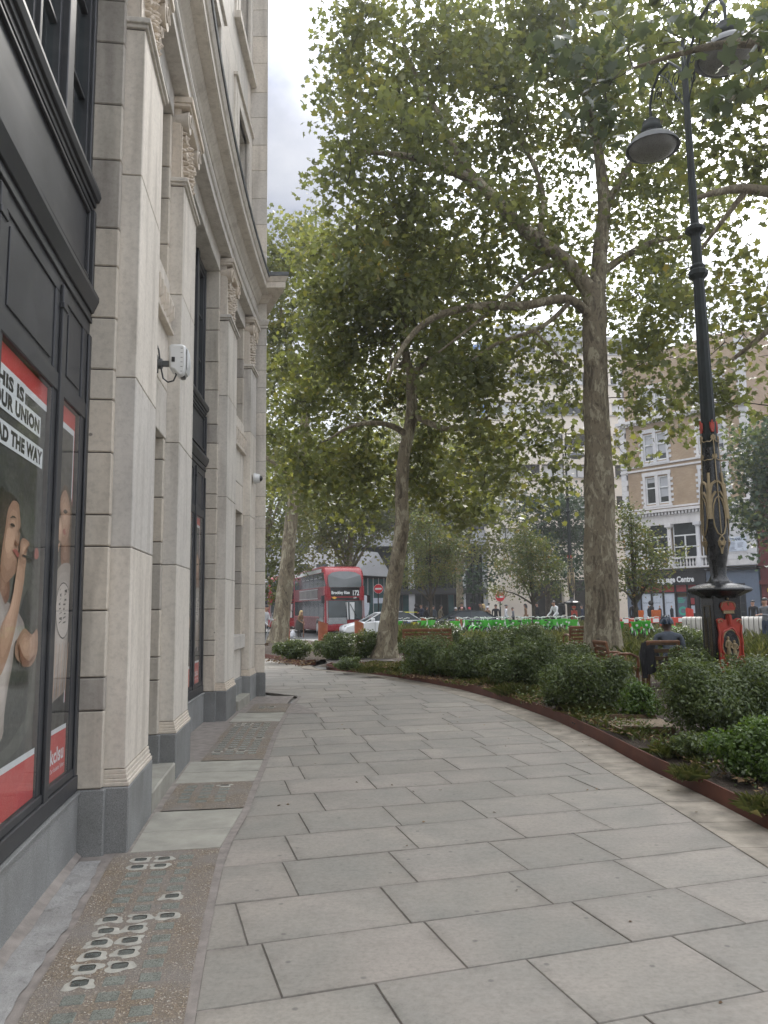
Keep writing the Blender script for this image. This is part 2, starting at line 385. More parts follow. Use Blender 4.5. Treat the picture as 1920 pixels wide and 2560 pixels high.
def glass(name, tint=(.9, .95, .95), gloss_rough=.03, base=.0):
    k = NT(name); k.t.nodes.remove(k.b)
    tr = k.n('ShaderNodeBsdfTransparent'); tr.inputs['Color'].default_value = tint + (1,)
    gl = k.n('ShaderNodeBsdfGlossy'); gl.inputs['Roughness'].default_value = gloss_rough; gl.inputs['Color'].default_value = (.95, .97, 1, 1)
    fr = k.n('ShaderNodeFresnel'); fr.inputs['IOR'].default_value = 1.5
    z = k.noise(.8, 2); nb = k.bump(z.outputs['Fac'], .02, .05); k.l(nb, gl.inputs['Normal'])
    ad = k.n('ShaderNodeMath', operation='ADD'); ad.inputs[1].default_value = base; ge = k.n('ShaderNodeNewGeometry'); iv = k.n('ShaderNodeMath', operation='SUBTRACT'); iv.inputs[0].default_value = 1; k.l(ge.outputs['Backfacing'], iv.inputs[1]); mu = k.n('ShaderNodeMath', operation='MULTIPLY'); k.l(fr.outputs['Fac'], mu.inputs[0]); k.l(iv.outputs['Value'], mu.inputs[1]); k.l(mu.outputs['Value'], ad.inputs[0])
    ms = k.n('ShaderNodeMixShader'); k.l(ad.outputs['Value'], ms.inputs['Fac']); k.l(tr.outputs['BSDF'], ms.inputs[1]); k.l(gl.outputs['BSDF'], ms.inputs[2])
    k.l(ms.outputs['Shader'], k.o.inputs['Surface']); return k.mat
M['glass'] = glass('window_glass')
M['glass_poster'] = glass('shop_window_glass', (.97, .98, .975), .06)
M['glass_bright'] = glass('sky_reflecting_glass', (.25, .3, .34), .05, .35)
M['net'] = simple('pale_net_curtain', (.42, .43, .38), .9, var=.15, scale=5, bump=0)
M['room'] = simple('dim_room_interior', (.10, .10, .095), .9, bump=0)
M['dark_glass'] = simple('dark_window_glass', (.03, .035, .038), .08, var=.3, scale=.7, bump=0, spec=.7)
M['teal_glass'] = simple('teal_window_glass', (.06, .14, .15), .1, var=.3, scale=.5, bump=0, spec=.8)
M['blue_glass'] = simple('blue_window_glass', (.10, .22, .50), .12, var=.25, scale=.6, bump=0, spec=.8)
def corten():
    k = NT('corten_steel'); z = k.noise(3, 6, .65); z2 = k.noise(40, 4, .7); z3 = k.noise(1.2, 3, stretch=(4, 4, .4))
    c = k.ramp(z.outputs['Fac'], [(.3, (.105, .040, .028)), (.7, (.165, .062, .038))]).outputs['Color']
    c = k.mix(k.ramp(z3.outputs['Fac'], [(.5, 0.0), (.8, .5)]).outputs['Color'], c, (.09, .045, .036))
    return k.set(c, .75, k.bump(z2.outputs['Fac'], .15, .004))
M['corten'] = corten()
M['corten_bright'] = simple('orange_corten_steel', (.30, .085, .035), .6, var=.25, scale=5)
def soil():
    k = NT('dark_mulch_soil'); z = k.noise(4, 8, .7); z2 = k.noise(30, 6, .8)
    c = k.ramp(z2.outputs['Fac'], [(.3, (.03, .022, .016)), (.52, (.085, .064, .046)), (.72, (.18, .138, .10))]).outputs['Color']
    return k.set(c, .95, k.bump(z2.outputs['Fac'], .9, .05, k.bump(z.outputs['Fac'], .6, .08)))
M['soil'] = soil()
M['asphalt'] = simple('road_asphalt', (.10, .10, .10), .85, var=.3, scale=3, bump=.3)
M['pale_paving'] = simple('distant_pale_paving', (.27, .26, .24), .8, var=.15, scale=2, bump=.1)
def leaf_mat(name, stops, trans=.38, rough=.42, spec=.5):
    k = NT(name); at_ = k.n('ShaderNodeAttribute', attribute_name='tint')
    r = k.ramp(at_.outputs['Fac'], stops)
    z = k.noise(.45, 3); c = k.mix(k.ramp(z.outputs['Fac'], [(.35, 0.0), (.65, .35)]).outputs['Color'], r.outputs['Color'], tuple(x*.75 for x in stops[0][1]))
    k.set(c, rough, None, None, spec)
    tr = k.n('ShaderNodeBsdfTranslucent'); k.l(k.mix(1.0, c, (2.0, 1.9, 1.0), 'MULTIPLY'), tr.inputs['Color'])
    ms = k.n('ShaderNodeMixShader'); ms.inputs['Fac'].default_value = trans
    k.l(k.b.outputs['BSDF'], ms.inputs[1]); k.l(tr.outputs['BSDF'], ms.inputs[2]); k.l(ms.outputs['Shader'], k.o.inputs['Surface'])
    return k.mat
M['plane_leaf'] = leaf_mat('plane_tree_leaf', [(0, (.088, .108, .054)), (.4, (.138, .162, .078)), (.75, (.185, .198, .088)), (.96, (.23, .21, .085)), (1, (.30, .18, .07))], .5)
M['plane_leaf_gold'] = leaf_mat('plane_tree_leaf_turning', [(0, (.092, .112, .046)), (.4, (.152, .17, .064)), (.7, (.21, .205, .07)), (.95, (.27, .21, .065)), (1, (.32, .17, .06))], .5)
M['far_leaf'] = leaf_mat('far_tree_leaf', [(0, (.06, .09, .04)), (.5, (.10, .13, .055)), (.85, (.14, .16, .065)), (1, (.2, .18, .07))], .45)
M['dark_leaf'] = leaf_mat('dark_tree_leaf', [(0, (.022, .045, .028)), (.5, (.04, .075, .04)), (1, (.085, .12, .055))], .25)
M['maple_leaf'] = leaf_mat('small_maple_leaf', [(0, (.055, .085, .035)), (.4, (.10, .125, .045)), (.7, (.18, .15, .055)), (.9, (.30, .15, .065)), (1, (.42, .17, .09))])
M['shrub_leaf'] = leaf_mat('evergreen_shrub_leaf', [(0, (.05, .075, .026)), (.45, (.105, .145, .05)), (.8, (.155, .195, .075)), (1, (.21, .24, .11))], .35, .34, .5)
M['shrub_bright'] = leaf_mat('bright_box_leaf', [(0, (.045, .085, .018)), (.5, (.095, .165, .032)), (1, (.17, .24, .06))], .35, .34, .5)
M['grass'] = leaf_mat('meadow_grass_blade', [(0, (.07, .095, .035)), (.5, (.14, .165, .06)), (.85, (.24, .235, .11)), (1, (.42, .37, .21))], .35, .5)
M['litter'] = leaf_mat('fallen_leaf', [(0, (.09, .055, .03)), (.4, (.19, .12, .06)), (.8, (.33, .22, .11)), (1, (.42, .33, .2))], .1, .7)
def bark(name, pale, mid, dark):
    k = NT(name); z = k.noise(2.6, 5, .6, stretch=(1.5, 1.5, .6), dist=.9); z2 = k.noise(7, 6, .65, stretch=(2, 2, .9)); z3 = k.noise(24, 5, .75, stretch=(2, 2, 1.6))
    c = k.ramp(z.outputs['Fac'], [(.36, dark), (.43, mid), (.54, mid), (.57, pale), (.8, pale)]).outputs['Color']
    c = k.mix(k.ramp(z2.outputs['Fac'], [(.52, 0.0), (.6, .6)]).outputs['Color'], c, dark)
    return k.set(c, .85, k.bump(z3.outputs['Fac'], .9, .05, k.bump(z2.outputs['Fac'], .9, .09)))
M['bark'] = bark('plane_bark', (.46, .41, .29), (.28, .235, .16), (.12, .096, .064))
M['bark_dark'] = bark('dark_bark', (.12, .10, .075), (.075, .06, .045), (.04, .033, .026))
M['iron'] = simple('black_gloss_cast_iron', (.012, .013, .014), .28, .0, var=.4, scale=9, bump=.12, spec=.6)
M['iron_green'] = simple('green_black_painted_iron', (.010, .015, .014), .5, .0, var=.3, scale=9, bump=.1, spec=.3)
M['gold'] = simple('dull_gold_paint', (.30, .235, .135), .5, .3, var=.2, scale=14)
M['red_paint'] = simple('red_heraldic_paint', (.36, .042, .024), .38, var=.2, scale=10)
M['lamp_grey'] = simple('grey_lamp_enamel', (.085, .09, .092), .45, var=.15)
M['lamp_bowl'] = simple('frosted_lamp_bowl', (.15, .15, .14), .3, var=.1)
M['white_plastic'] = simple('pale_grey_plastic', (.62, .63, .62), .4, var=.06, bump=.03)
M['black_plastic'] = simple('black_plastic', (.02, .02, .02), .4, var=.2)
M['black_glossy'] = simple('smoked_dome', (.01, .01, .012), .06, var=.1, bump=0, spec=.8)
M['lead'] = simple('lead_flashing', (.14, .15, .155), .6, .2, var=.35, scale=5)
M['poster_black'] = simple('poster_charcoal_print', (.05, .052, .05), .5, var=.18, scale=1.5, bump=0)
M['poster_red'] = simple('poster_red_print', (.56, .05, .05), .5, var=.06, bump=0)
M['poster_white'] = simple('poster_white_print', (.72, .74, .76), .5, var=.05, bump=0)
M['poster_ink'] = simple('poster_ink', (.02, .02, .022), .5, var=.1, bump=0)
M['poster_grey'] = simple('poster_smoke_print', (.095, .10, .088), .5, var=.3, scale=1.2, bump=0)
M['print_skin'] = simple('printed_skin_tone', (.50, .265, .155), .5, var=.2, scale=3, bump=0)
M['print_skin_light'] = simple('printed_skin_highlight', (.68, .42, .28), .5, var=.15, scale=3, bump=0)
M['print_skin_dark'] = simple('printed_skin_shade', (.24, .10, .055), .5, var=.2, scale=4, bump=0)
M['print_hair'] = simple('printed_brown_hair', (.04, .024, .016), .5, var=.5, scale=12, bump=0)
M['print_blonde'] = simple('printed_auburn_hair', (.28, .15, .075), .5, var=.4, scale=14, bump=0)
M['print_shirt'] = simple('printed_pale_shirt', (.60, .52, .48), .5, var=.2, scale=3.5, bump=0)
M['print_lip'] = simple('printed_lips', (.38, .10, .08), .5, var=.1, bump=0)
M['bus_red'] = simple('bus_red_paint', (.32, .017, .025), .3, var=.06, scale=1, bump=0, spec=.6)
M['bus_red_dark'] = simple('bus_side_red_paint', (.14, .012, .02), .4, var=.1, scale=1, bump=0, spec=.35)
M['bus_white'] = simple('bus_roof_white', (.72, .75, .75), .3, var=.05, bump=0)
M['bus_black'] = simple('bus_black_gloss', (.012, .012, .014), .1, var=.2, bump=0, spec=.7)
M['bus_silver'] = simple('bus_silver_panel', (.42, .44, .45), .3, .4, var=.1, bump=0)
M['bus_glass'] = simple('bus_window_glass', (.03, .042, .044), .1, var=.5, scale=.8, bump=0, spec=.5)
M['tyre'] = simple('black_rubber', (.02, .02, .02), .8, var=.2)
M['ad_grey'] = simple('advert_panel_grey', (.14, .13, .125), .35, var=.5, scale=1.2, bump=0)
M['white_paint'] = simple('white_paint', (.75, .76, .76), .4, var=.06, bump=.03)
M['amber'] = simple('amber_plastic', (.8, .42, .05), .3, var=.1, bump=0)
M['car_white'] = simple('car_white_paint', (.72, .74, .76), .18, var=.03, bump=0, spec=.7)
M['car_yellow'] = simple('fluorescent_yellow', (.75, .72, .03), .3, var=.05, bump=0)
M['car_blue'] = simple('police_blue', (.03, .09, .42), .3, var=.05, bump=0)
M['car_dark'] = simple('dark_car_paint', (.03, .035, .045), .15, var=.1, bump=0, spec=.8)
M['bike_green'] = simple('bright_green_plastic', (.085, .54, .05), .38, var=.12, bump=0)
M['bike_dark'] = simple('dark_green_plastic', (.015, .05, .03), .4, var=.1, bump=0)
M['bike_white'] = simple('white_bike_frame', (.7, .72, .7), .35, var=.06, bump=0)
M['chrome'] = simple('dull_steel', (.35, .35, .36), .3, .8, var=.1, bump=0)
M['sign_red'] = simple('sign_red', (.55, .025, .035), .4, var=.05, bump=0)
M['wood'] = simple('oiled_hardwood', (.19, .085, .04), .5, var=.35, scale=7, bump=.15)
M['wood_dark'] = simple('dark_hardwood_slat', (.11, .07, .04), .55, var=.35, scale=8, bump=.15)
M['brick'] = None
def brickm(name, a, b, mortar, sc=1.0):
    k = NT(name); br = k.n('ShaderNodeTexBrick'); br.inputs['Scale'].default_value = 1
    br.inputs['Brick Width'].default_value = .225*sc; br.inputs['Row Height'].default_value = .075*sc; br.inputs['Mortar Size'].default_value = .008
    br.inputs['Color1'].default_value = a + (1,); br.inputs['Color2'].default_value = b + (1,); br.inputs['Mortar'].default_value = mortar + (1,)
    uv = k.n('ShaderNodeSeparateXYZ'); k.l(k.tc.outputs['Object'], uv.inputs['Vector']); cb = k.n('ShaderNodeCombineXYZ')
    k.l(uv.outputs['X'], cb.inputs['X']); k.l(uv.outputs['Z'], cb.inputs['Y']); k.l(cb.outputs['Vector'], br.inputs['Vector'])
    z = k.noise(.7, 5); c = k.mix(k.ramp(z.outputs['Fac'], [(.4, 0.0), (.7, .5)]).outputs['Color'], br.outputs['Color'], tuple(x*.6 for x in a))
    return k.set(c, .88, k.bump(br.outputs['Fac'], .3, -.01))
M['brick'] = brickm('tan_brickwork', (.36, .25, .16), (.42, .31, .2), (.32, .26, .19))
M['brick_red'] = brickm('dark_red_glazed_brick', (.11, .022, .022), (.14, .03, .028), (.06, .02, .02), 3)
M['glazed_white'] = stone_mat('white_faience', (.66, .66, .68), (.45, .45, .46), .4, .1, False, .5)
M['shop_black'] = simple('shopfront_black', (.018, .018, .021), .35, var=.2, bump=0)
M['shop_blue'] = simple('blue_grey_shopfront', (.11, .14, .19), .5, var=.1, bump=.05)
M['shop_red'] = simple('red_shop_banner', (.33, .04, .045), .5, var=.15, bump=0)
M['shop_green'] = simple('green_poster', (.05, .38, .26), .5, var=.1, bump=0)
M['paper'] = simple('pale_blue_paper', (.55, .60, .68), .6, var=.08, bump=0)
M['cream'] = simple('cream_cladding', (.78, .715, .63), .7, var=.06, scale=1, bump=.03)
M['grey_clad'] = simple('pale_grey_cladding', (.42, .43, .45), .6, var=.08, scale=1, bump=.03)
M['dark_clad'] = simple('charcoal_cladding', (.055, .055, .058), .5, var=.15, scale=1, bump=.03)
M['barrier'] = simple('cream_barrier_sheeting', (.46, .44, .40), .65, var=.12, scale=3, bump=.1)
M['barrier_red'] = simple('red_plastic_barrier', (.55, .05, .03), .4, var=.08, bump=0)
M['skin'] = simple('skin', (.42, .24, .17), .55, var=.08, bump=0)
M['skin_dark'] = simple('deep_brown_skin', (.09, .05, .035), .5, var=.1, bump=0)
M['hair_blonde'] = simple('blonde_hair', (.52, .38, .18), .55, var=.3, scale=30, bump=.3)
M['hair_dark'] = simple('dark_hair', (.025, .02, .017), .5, var=.3, scale=30, bump=.3)
M['hair_red'] = simple('red_beanie', (.5, .05, .08), .8, var=.15, scale=20)
M['helmet'] = simple('dark_blue_helmet', (.02, .035, .06), .22, var=.15, bump=0, spec=.6)
for nm_, c_ in dict(cloth_black=(.018, .018, .02), cloth_white=(.66, .67, .69), cloth_tan=(.25, .15, .085), cloth_navy=(.035, .045, .075), cloth_grey=(.17, .18, .20), cloth_olive=(.13, .11, .07), cloth_slate=(.075, .09, .11), cloth_red=(.4, .04, .05), cloth_pink=(.6, .33, .3), cloth_orange=(.5, .12, .03), denim=(.05, .07, .12), cloth_floral=(.06, .055, .045)).items():
    M[nm_] = simple(nm_, c_, .85, var=.22, scale=22, bump=.25)

M['gold_dull'] = simple('worn_gold_line', (.13, .105, .06), .5, .2, var=.3, scale=14)

M['near_leaf'] = leaf_mat('shaded_plane_leaf', [(0, (.045, .065, .04)), (.5, (.075, .10, .055)), (1, (.12, .13, .06))], .3)  # darker plane leaf: backlit shade of the near sprays put into the colour
def print_steps(key, dark, light, n=7):
    for i in range(n):
        t = i/(n-1); M[f'{key}_{i}'] = simple(f'printed_{key}_tone', tuple(d+(l-d)*t for d, l in zip(dark, light)), .5, var=.07, scale=5, bump=0)
print_steps('skin', (.20, .085, .045), (.72, .46, .32)); print_steps('shirt', (.30, .25, .22), (.68, .60, .555)); print_steps('hair', (.012, .008, .006), (.085, .052, .034)); print_steps('auburn', (.06, .032, .018), (.36, .21, .11)); print_steps('smoke', (.045, .048, .044), (.13, .138, .118))

M['bus_front_glass'] = simple('bus_windscreen_glass', (.05, .065, .07), .05, var=.3, scale=.8, bump=0, spec=1.0)

M['gravel'] = simple('tan_gravel', (.26, .205, .145), .95, var=.55, scale=45, bump=.8)
# ------------------------------------------------------------------ the ground
def flat(name, pts, z, mat, kind='structure'):
    mb = MB(); mb.poly([(p[0], p[1], z) for p in pts]); return mb.build(name, mat, kind=kind)
flat('road', [(-1500,-1500),(1500,-1500),(1500,1500),(-1500,1500)], -.13, M['asphalt'])
flat('forecourt', [(-40,-12),(45,-12),(45,41.5),(-40,41.5)], -.05, M['pale_paving'])
flat('far_pavement', [(-60,54.5),(90,54.5),(90,110),(-60,110)], -.02, M['pale_paving'])

def lerp_curve(pts):
    ys = [p[1] for p in pts]; xs = [p[0] for p in pts]
    return lambda y: float(np.interp(y, ys, xs))
EDGE = [(2.78, 1.0), (2.78, 3.5)] + [tuple(ground(x*1920/1659, y*1920/1659)[:2]) for x, y in
        ((1659,1790),(1530,1722),(1400,1660),(1300,1604),(1200,1555),(1100,1518),(1000,1490),(920,1474),(850,1462),(770,1452))] + [tuple(ground(794,1674)[:2])]
EDGE2 = [tuple(ground(x, y)[:2]) for x, y in ((756,1666),(720,1657),(690,1650),(662,1645),(640,1641),(600,1636))]
Rf = lerp_curve(EDGE + [(-2.6, 24), (-4.6, 27.5), (-7, 33)])
def Lf(y):
    if y < 14.3: return xf(y) + float(np.interp(y, [2, 5.3, 6.3, 8.2, 14.3], [.62, .66, .77, .84, .84]))
    return float(np.interp(y, [14.3, 15.2, 34], [xf(14.3)+.84, -2.5, -9]))
pav = MB()
ys = np.linspace(1.2, 33, 90)
for a, b in zip(ys, ys[1:]):
    pav.poly([(Lf(a)-.02, a, -.006), (Rf(a)+.06, a, -.006), (Rf(b)+.06, b, -.006), (Lf(b)-.02, b, -.006)])
pavement = pav.build('pavement', M['joint'], kind='structure')
# yorkstone slabs laid in courses across the path; every slab an object
def row_slope(y0): return math.tan(math.radians(float(np.interp(y0, [3.6, 8.4, 14, 22], [16.7, 11.3, 10, 6]))))
def slab(poly, mat, name='paving_slab', gap=.0038, t=.05, parent=None, dz=0):
    c = np.mean(poly, 0); q = []; n = len(poly); G = [gap*1.25 if i % 2 == 0 else gap*.75 for i in range(n)]
    ln = []
    for i in range(n):       # every side moved in by half its joint
        p = np.array(poly[i], float); d = np.array(poly[(i+1) % n])-p; d = d/max(1e-6, np.hypot(*d)); nn = np.array([-d[1], d[0]])
        if nn @ (c-p) < 0: nn = -nn
        ln.append((p+nn*G[i], d))
    for i in range(n):
        p, d = ln[i-1]; p2, d2 = ln[i]; den = d[0]*d2[1]-d[1]*d2[0]
        q.append(np.array(poly[i], float)+(0) if abs(den) < .05 else p+d*(((p2[0]-p[0])*d2[1]-(p2[1]-p[1])*d2[0])/den))
    mb = MB(); h0 = dz + random.uniform(-.0016, .0016)
    sx, sy = random.uniform(-.0012, .0012), random.uniform(-.0012, .0012)
    top = [(p[0], p[1], h0+sx*(p[0]-c[0])+sy*(p[1]-c[1])) for p in q]
    n = len(q); ch = .004; tin = []
    for p in top:
        v = np.array([c[0]-p[0], c[1]-p[1]]); v = v/np.hypot(*v)*ch; tin.append((p[0]+v[0], p[1]+v[1], p[2]))
    inn = [(c[0]+(p[0]-c[0])*.82, c[1]+(p[1]-c[1])*.76, p[2]) for p in tin]; i2 = [mb._p(p) for p in inn]
    it = [mb._p(p) for p in tin]; im = [mb._p((p[0], p[1], p[2]-.004)) for p in top]; ib = [mb._p((p[0], p[1], -t)) for p in top]
    mb.f.append(i2); mb.m.append(0)
    for i in range(n):
        j = (i+1) % n; mb.f.append([it[i], it[j], i2[j], i2[i]]); mb.m.append(0)
        mb.f += [[im[i], im[j], it[j], it[i]], [ib[i], ib[j], im[j], im[i]]]; mb.m += [0, 0]
    o = mb.build(name, mat, parent); at_ = o.data.attributes.new('worn_edge', 'FLOAT', 'POINT'); at_.data.foreach_set('value', [0.0]*n+[1.0]*(len(o.data.vertices)-n)); return o
y0 = 1.75; rows = []
while y0 < 30: rows.append(y0); y0 += .585*random.choice([.97, 1, 1, 1.03, 1.06])
STRIP = .43
def inter(rowy, fx):   # where course line meets a boundary
    s_ = row_slope(rowy); x = fx(rowy)
    for _ in range(12): x = fx(rowy + s_*x)
    return x
Rin = lambda y: Rf(y) - STRIP*(1 if y < 18 else .8)
n_slab = 0
for k in range(len(rows)-1):
    a, b = rows[k], rows[k+1]; sa, sb = row_slope(a), row_slope(b)
    La, Lb = inter(a, Lf), inter(b, Lf); Ra, Rb = inter(a, Rin), inter(b, Rin)
    x = min(La, Lb) - random.uniform(.05, .55); cuts = []
    while True:
        x += random.uniform(.6, .82) if a < 10 else random.uniform(.7, 1.0)
        if x > max(Ra, Rb) - .15: break
        if x > max(La, Lb) + .16: cuts.append(x)
    ca = [La] + cuts + [Ra]
    sk = -sa*(b-a)   # perpends stand square to the course
    for i in range(len(ca)-1):
        p0, p1 = ca[i], ca[i+1]
        q0 = Lb if i == 0 else p0+sk; q1 = Rb if i == len(ca)-2 else p1+sk
        if q1-q0 < .05 or p1-p0 < .05: continue
        slab([(p0, a+sa*p0), (p1, a+sa*p1), (q1, b+sb*q1), (q0, b+sb*q0)], M['paving'], parent=pavement); n_slab += 1
# border course against the steel edging
ya = 1.6
while ya < 24:
    yb = ya + (random.uniform(.42, .62) if ya < 12 else random.uniform(.7, 1.0))
    slab([(Rin(ya)+.004, ya), (Rf(ya)-.005, ya), (Rf(yb)-.005, yb), (Rin(yb)+.004, yb)], M['edge_paving'], 'border_slab', parent=pavement); ya = yb

# strip between building and pavement: light panels, pale slabs, cement
edge_strip = MB(); ys = np.linspace(1.2, 14.3, 50)
for a, b in zip(ys, ys[1:]):
    edge_strip.poly([(Lf(a)-.055, a, .002), (Lf(a)+.004, a, .002), (Lf(b)+.004, b, .002), (Lf(b)-.055, b, .002)])
edge_strip.build('joint_strip', M['mortar'], pavement)
mb = MB(); ys = np.linspace(1.2, 14.4, 44)
for a, b in zip(ys, ys[1:]):
    mb.poly([FP(a, -.75, -.004), FP(a, .70, -.004), FP(b, .70, -.004), FP(b, -.75, -.004)])
mb.build('wall_foot_paving', M['mortar'], pavement)
mb = MB()
_wr = random.Random(12); _wt = [_wr.gauss(0, 1) for _ in range(400)]
def wob(y, s=1):
    o = 0
    for f, a in ((1.7, .016), (5.1, .010), (15.3, .006)):
        t = abs(y)*f; i = int(t); u = t-i; o += a*(_wt[i % 400]*(1-u)+_wt[(i+1) % 400]*u)
    return o*s
for a, b in zip(np.linspace(1.2, 5.18, 160), np.linspace(1.2, 5.18, 160)[1:]):
    if b > 1.21: mb.poly([FP(a, -.285+wob(a*1.3+2,.5), .004), FP(a, -.115+wob(a), .004), FP(b, -.115+wob(b), .004), FP(b, -.285+wob(b*1.3+2,.5), .004)])
mb.build('cement_band', M['rough_mortar'], pavement)
mb = MB()
for a, b in zip(np.linspace(1.2, 5.28, 50), np.linspace(1.2, 5.28, 50)[1:]):
    mb.poly([FP(a, -.33, .045), FP(a, -.268+wob(a,.4), .005), FP(b, -.268+wob(b,.4), .005), FP(b, -.33, .045)])
mb.build('cement_fillet', M['mortar'], pavement)
for a, b in ((5.30, 5.77), (5.77, 6.33), (7.32, 7.79), (7.79, 8.34), (11.14, 11.5), (11.5, 12.1)):
    f = lambda y: Lf(y)-.058
    mid = FP((a+b)/2, 0, 0); o = .02 if a < 8 else .06
    slab([FP(a, o, 0)[:2], (f(a), FP(a, .7, 0)[1]), (f(b), FP(b, .7, 0)[1]), FP(b, o, 0)[:2]], M['pale_slab'], 'pale_slab', parent=pavement, dz=.003)

def light_panel(Y0, Y1, o0, cols, rows_, collars, label):
    root = thing('pavement_light', label, 'pavement light', FP((Y0+Y1)/2, .35, 0), 'pavement light panels along the wall')
    mb = MB(); n = 14
    f = lambda y: Lf(y)-.058
    for k in range(n):
        a = Y0+(Y1-Y0)*k/n; b = Y0+(Y1-Y0)*(k+1)/n
        oa, ob = o0+wob(a, .5), o0+wob(b, .5)
        mb.poly([FP(a, oa, .006), (f(a), FP(a, .7, 0)[1], .006), (f(b), FP(b, .7, 0)[1], .006), FP(b, ob, .006)])
    mb.build('aggregate_panel', M['aggregate'], root)
    for r, y in enumerate(rows_):
        for c, o in enumerate(cols):
            cl = (r, c) in collars
            w, h = (.046, .040) if not cl else (.037, .030)
            o_ = o + random.uniform(-.006, .006); y_ = y + random.uniform(-.006, .006)
            mb = MB(); mb.fbox(y_-h, y_+h, o_-w, o_+w, -.01, .0095 if not cl else .0085)
            mb.build('glass_lens', M['lens_dark' if cl else 'lens'], root, bevel=.004)
            if cl:
                mb = MB(); N = 26; ph = random.uniform(0, 6); am = random.uniform(.004, .014)
                ring = []
                for i in range(N):
                    t = 2*math.pi*i/N; ca, sa = math.cos(t), math.sin(t)
                    e = (abs(ca)**4+abs(sa)**4)**-.25
                    w2 = 1+ (am*math.sin(3*t+ph)+am*.7*math.sin(5*t+2*ph)+random.uniform(-.003, .003))/.06
                    ring.append(((o_+(w+.026)*ca*e*w2, y_+(h+.022)*sa*e*w2), (o_+(w+.001)*ca*e, y_+(h+.001)*sa*e)))
                for i in range(N):
                    A, B = ring[i], ring[(i+1) % N]
                    mb.poly([FP(A[0][1], A[0][0], .007), FP(B[0][1], B[0][0], .007), FP(B[1][1], B[1][0], .0105), FP(A[1][1], A[1][0], .0105)])
                mb.build('cement_collar', M['cement'], root)
light_panel(1.6, 5.29, -.06, (.12, .262, .405), [5.13-.1365*i for i in range(22)],
    {(0,0),(0,1),(1,0),(1,1),(5,2),(7,0),(7,1),(7,2),(8,0),(8,1),(9,0),(9,1),(10,0),(10,1),(11,0),(11,1),(12,0)},
    'long brown aggregate pavement light panel, nearest, with cement collars round many glass lenses')
light_panel(6.34, 7.31, .06, (.2, .35, .5), [7.15-.135*i for i in range(5)], {(0,2)}, 'short brown pavement light panel in front of the stone doorstep')
light_panel(8.35, 11.13, .12, (.24, .37, .5, .63), [10.95-.14*i for i in range(17)], {(0,0),(0,1),(1,0),(1,1),(3,2),(9,3),(14,1),(15,0),(15,2)}, 'greenish pavement light panel under the second shop window with pale collars at both ends')
light_panel(12.12, 13.2, .17, (.35, .5), [12.75, 12.61], {(0,1)}, 'farthest pavement light panel by the end pier, nearly all brown aggregate')
flat('worn_slab', [(-1.56,12.0),(-1.02,11.9),(-1.5,13.15)], .005, M['mortar']).name = 'patched_slab'
bpy.data.objects['patched_slab'].parent = pavement

# ------------------------------------------------------------------ planting bed: soil, steel edging, path
def edging(pts, name, label, ret=None):
    root = thing(name, label, 'edging', (pts[0][0], pts[0][1], 0), 'steel edging of the planting beds')
    P = [np.array(p) for p in pts]
    fine = []
    for a, b in zip(P, P[1:]):
        n = max(1, int(np.hypot(*(b-a))/.5))
        fine += [a+(b-a)*i/n for i in range(n)]
    fine.append(P[-1])
    # catmull smoothing
    sm = [fine[0]] + [(fine[i-1]+2*fine[i]+fine[i+1])/4 for i in range(1, len(fine)-1)] + [fine[-1]]
    seg, cur = [], [sm[0]]; L_ = 0
    for a, b in zip(sm, sm[1:]):
        cur.append(b); L_ += np.hypot(*(b-a))
        if L_ > 2.9: seg.append(cur); cur = [b]; L_ = 0
    if len(cur) > 1: seg.append(cur)
    for sgi, sg in enumerate(seg):
        mb = MB(); rings = []
        for i, p in enumerate(sg):
            d = (sg[min(i+1, len(sg)-1)]-sg[max(i-1, 0)]); d = d/np.hypot(*d); nrm = np.array([d[1], -d[0]])
            if i == 0: p = p + d*.004
            q = p + nrm*.012
            rings.append([(p[0], p[1], -.02), (q[0], q[1], -.02), (q[0], q[1], .135), (p[0], p[1], .135)])
        idx = [[mb._p(v) for v in r] for r in rings]
        for a, b in zip(idx, idx[1:]):
            for i in range(4): mb.f.append([a[i], a[(i+1) % 4], b[(i+1) % 4], b[i]]); mb.m.append(0)
        mb.f += [idx[0][::-1], idx[-1]]; mb.m += [0, 0]
        pl = mb.build('steel_plate', M['corten'], root)
        if sgi < 4:
            bo = MB(); p = sg[-1]; d = sg[-1]-sg[-2]; d /= np.hypot(*d); nrm = np.array([-d[1], d[0]])
            for off in (-.25, -.17):
                c = p + d*off
                bo.tube([(c[0]+nrm[0]*.0, c[1]+nrm[1]*0, .075), (c[0]+nrm[0]*.012, c[1]+nrm[1]*.012, .075)], .011, 6)
            bo.build('bolt', M['black_plastic'], pl)
    return root
right_edge = [p for p in EDGE if p[1] >= 1.0]
ep = right_edge[-1]
edging(right_edge + [(ep[0]+.35, ep[1]+.9)], 'steel_edging', 'long curved rust brown steel edging along the shrub bed')
edging([(EDGE2[0][0]+.3, EDGE2[0][1]+.8)] + EDGE2, 'steel_edging', 'short rust brown steel edging of the smaller bed beyond the path')
